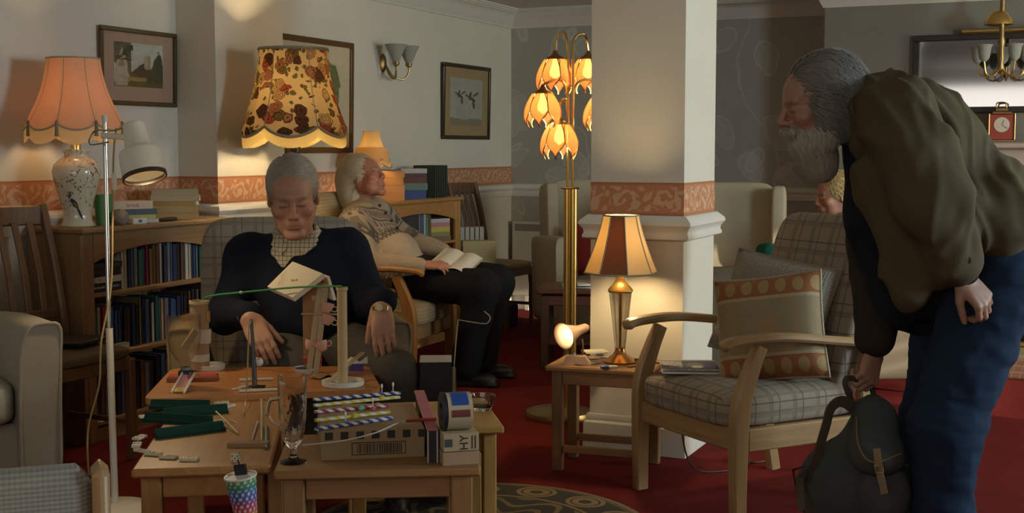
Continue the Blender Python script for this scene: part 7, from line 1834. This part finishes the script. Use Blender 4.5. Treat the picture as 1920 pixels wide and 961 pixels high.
BPR = xfp([ell((0, -.050, -.098), (.062, .054, .052), k=.02), ell((0, -.038, -.142), (.050, .046, .054), k=.03), ell((0, -.030, -.176), (.033, .031, .038), k=.03), ell((.058, -.01, -.07), (.022, .03, .05), k=.02), ell((-.058, -.01, -.07), (.022, .03, .05), k=.02), cone((-.026, -.100, -.062), (.026, -.100, -.062), .012, .012, .01)], HR, HC, HS)
V, Q = sdf_mesh(BPR + xfp([cut(ell((0, -.108, -.0735), (.018, .012, .004), k=.003))], HR, HC, HS), .005); V = wrinkle(V, Q, .003, 45, seed=27)
put('beard', np_mesh('beard', [(V, Q)]), HBd, M3)
def flowb(P, t):
    q = ((P - HC3_) @ HR3_) / HS3_; D = np.stack([-3 * q[:, 0] * t, .25 + 0 * q[:, 0], -1.0 + 0 * q[:, 0]], 1); return D @ HR3_.T
put('beard_locks', locks(pick_v(V, 3600, lambda v: sdf_at(BPR, v) > -.006, 9), flowb, 8, .0095, .0015, BPR, (.001, .012), .18, 9, wave=.6), HBd, M3, kind='stuff')

# rucksack in his hand
rk = J(1620, 850, 3.88); RK = thing('rucksack', 'dark green canvas rucksack with leather straps hanging from his hand', 'rucksack', tuple(np.array(loc_world(tuple(M3R), YAW, J(1625, 700, 3.88)))), YAW)
K = local_of(tuple(RK.location)); CANV = fabric('slate_canvas', (.065, .074, .070), (.042, .049, .048), 260); LEA = plain('tan_leather', (.13, .075, .03), .55); WEB = fabric('olive_web', (.085, .068, .045), (.06, .048, .03), 300)
V, Q = sdf_mesh([cone(K(1636, 764, 3.92), K(1612, 870, 3.92), .042, .10, .05), ell(K(1608, 905, 3.90), (.150, .11, .13), k=.05), cone(K(1560, 900, 3.9), K(1655, 930, 3.88), .09, .10, .05), ell(K(1560, 935, 3.92), (.09, .09, .10), k=.05)], .009); V = wrinkle(V, Q, .010, 8, seed=41)
put('bag_body', np_mesh('bag_body', [(V, Q)]), CANV, RK)
V, Q = sdf_mesh([cone(K(1640, 772, 3.85), K(1645, 855, 3.765), .042, .055, .04), cone(K(1622, 775, 3.86), K(1622, 845, 3.775), .038, .045, .04), cone(K(1660, 780, 3.85), K(1670, 855, 3.785), .030, .042, .04)], .008); V = wrinkle(V, Q, .006, 10, seed=42)
put('flap', np_mesh('flap', [(V, Q)]), CANV, RK)
put('flap_edge', tube(bez([K(1606, 780, 3.80), K(1610, 835, 3.73), K(1636, 866, 3.70), K(1690, 850, 3.72)], 24), .0035, 6), LEA, RK)
put('buckle_strap', sweep([K(1643, 840, 3.685), K(1648, 880, 3.68), K(1658, 925, 3.69)], rrect(.022, .005, .001), up=(0, -1, 0)), LEA, RK)
put('buckle', tube([K(1640, 872, 3.672), K(1655, 872, 3.672), K(1656, 885, 3.672), K(1641, 885, 3.672)], .0028, 6, closed=True), BRASS_DK, RK)
put('side_pocket', np_mesh('side_pocket', [sdf_mesh([ell(K(1655, 925, 3.80), (.085, .055, .10), k=.02)], .009)]), CANV, RK)
Xh = J(1628, 705, 3.90) - wrF; Xh = Xh / np.linalg.norm(Xh); Zh = np.array([.55, -.8, .1]); Zh = Zh - Xh * (Zh @ Xh); Zh /= np.linalg.norm(Zh); Yh = np.cross(Zh, Xh)
grip = wrF + 1.04 * (Xh * .104 - Zh * .021) - J(1625, 700, 3.88)      # the loop runs through the closed fingers
put('top_handle', tube(bez([K(1606, 772, 3.92), grip - Yh * .075 - (0, 0, .028), grip - Yh * .045, grip + Yh * .045, grip + Yh * .070 - (0, 0, .028), K(1662, 775, 3.92)], 30), .0085, 8), WEB, RK)
put('shoulder_strap', sweep(bez([K(1612, 772, 3.88), K(1580, 752, 3.85), K(1558, 765, 3.84), K(1548, 800, 3.83), K(1525, 870, 3.82), K(1500, 900, 3.82), K(1512, 945, 3.83), K(1550, 985, 3.86)], 36), rrect(.036, .006, .002), up=(0, -1, 0)), WEB, RK)
put('strap_adjuster', tube([K(1487, 880, 3.815), K(1512, 872, 3.815), K(1516, 900, 3.815), K(1491, 908, 3.815)], .004, 6, closed=True), BLACK, RK)
put('strap_tail', sweep([K(1500, 895, 3.81), K(1500, 925, 3.81), K(1503, 955, 3.81)], rrect(.024, .004, .001), up=(0, -1, 0)), WEB, RK)

# ================= seated woman beyond, in profile
M4R = np.array([*at(1585, 480, 7.0)[:2], 0.0]); J = local_of(M4R)
HC = J(1566, 366, 7.0); HR = rotm(-80, 8, 0); HS = .98
neck = J(1580, 412, 7.02); chest = J(1580, 455, 7.0); pel = J(1590, 540, 7.0)
hiN, hiF = J(1580, 545, 6.9), J(1580, 545, 7.1); knN, knF = J(1436, 538, 6.9), J(1436, 538, 7.10)
anN, anF = knN * (1, 1, 0) + (-.01, 0, .09), knF * (1, 1, 0) + (-.01, 0, .09)
shN, shF = J(1582, 430, 6.82), J(1580, 430, 7.2); elN, elF = J(1560, 510, 6.8), J(1560, 510, 7.2); wrN, wrF = J(1502, 490, 6.88), J(1502, 490, 7.08)
hp_ = xfp(head_prims(0.004), HR, HC, HS)
bl = blocks([(hp_ + [cone(HC + HR @ (np.array([0, .03, -.05]) * HS), neck, .05, .055, .03), cone(neck, chest, .055, .09, .04)], .0048, 1), (hand_prims(wrN, (-1, 0, -.2), (0, -.5, 1), -1, (30, 40, 30), .05, .92), .0048, 1), (hand_prims(wrF, (-1, 0, -.2), (0, .3, 1), 1, (30, 40, 30), .05, .92), .0048, 1), ([ell(chest, (.12, .17, .16), k=.05), ell(pel, (.13, .17, .12), k=.05)] + chain([hiN, knN, anN], [.09, .065, .04]) + chain([hiF, knF, anF], [.09, .065, .04]) + chain([shN, elN, wrN], [.055, .045, .032]) + chain([shF, elF, wrF], [.055, .045, .032]), .026, 1)])
M4 = put('person', np_mesh('body', bl, skin_cols(HC, HR, HS, (.42, .20, .13))), SKIN, None, M4R, YAW, label='fair-haired woman in glasses sitting in profile behind the plaid chair', cat='person')
V, Q = sdf_mesh([ell(chest, (.135, .185, .17), k=.05), ell(pel, (.15, .18, .12), k=.05), cone(shN, shF, .075, .075, .05)] + chain([shN, elN, wrN], [.07, .06, .045]) + chain([shF, elF, wrF], [.07, .06, .045]), .011); put('blouse', np_mesh('blouse', [(V, Q)]), fabric('cream_blouse', (.34, .29, .20), (.27, .23, .15)), M4)
V, Q = sdf_mesh(chain([hiN, knN, anN], [.105, .08, .07], .05) + chain([hiF, knF, anF], [.105, .08, .07], .05), .013); put('skirt', np_mesh('skirt', [(V, Q)]), fabric('brown_skirt', (.06, .045, .035), (.04, .03, .025)), M4)
HF = hair_mat('fair_hair', (.40, .27, .09), (.62, .46, .20)); HPR4 = xfp([ell((0, .026, .036), (.084, .102, .094), k=.02), ell((0, .07, -.03), (.072, .05, .07), k=.03)], HR, HC, HS)
V, Q = sdf_mesh(HPR4 + xfp([cut(ell((0, -.105, -.02), (.080, .075, .105), k=.012))], HR, HC, HS), .0055); V = wrinkle(V, Q, .003, 40, seed=46)
put('hair', np_mesh('hair', [(V, Q)]), HF, M4)
HR4_ = HR
put('hair_locks', locks(pick_v(V, 1200, lambda v: sdf_at(HPR4, v) > -.006, 13), lambda P, t: np.tile(HR4_ @ np.array([.2, .8, -.5 - t]), (len(P), 1)), 7, .012, .0022, HPR4, (.002, .012), .2, 14, wave=.6), HF, M4, kind='stuff')
for s in (-1, 1):
    gp4 = [tuple(HR @ (np.array([s * .033 + .021 * math.cos(a), -.103, -.004 + .017 * math.sin(a)]) * HS) + HC) for a in np.linspace(0, 2 * math.pi, 16, endpoint=False)]
    put('spectacle_rim', tube(gp4, .0014, 5, closed=True), BRASS, M4); put('spectacle_arm', tube([tuple(HR @ (np.array([s * .054, -.10, 0]) * HS) + HC), tuple(HR @ (np.array([s * .080, .01, .004]) * HS) + HC)], .0013, 5), BRASS, M4)
shoe(anN, (-1, 0, 0), M4); shoe(anF, (-1, 0, 0), M4)
tub_chair('upholstered_armchair', 'brown armchair under the woman in glasses', (M4R[0] + .09, M4R[1] + .05, 0), YAW - math.radians(86), BRUP, BRUP, W=.36, top=.96, arm=.62, seat_z=.38)
kp = at(1440, 470, 6.9); V, Q = sdf_mesh([ell((0, 0, 0), (.060, .07, .045)), ell((.05, .01, -.03), (.06, .07, .04)), ell((-.03, 0, -.05), (.05, .07, .04))], .007); V = wrinkle(V, Q, .008, 22, seed=50)
put('knitting', np_mesh('knitting', [(V, Q)]), fabric('teal_wool', (.015, .12, .085), (.008, .07, .05), 120), loc=kp, rot=YAW, label='bundle of teal green knitting held before the woman', cat='knitting')
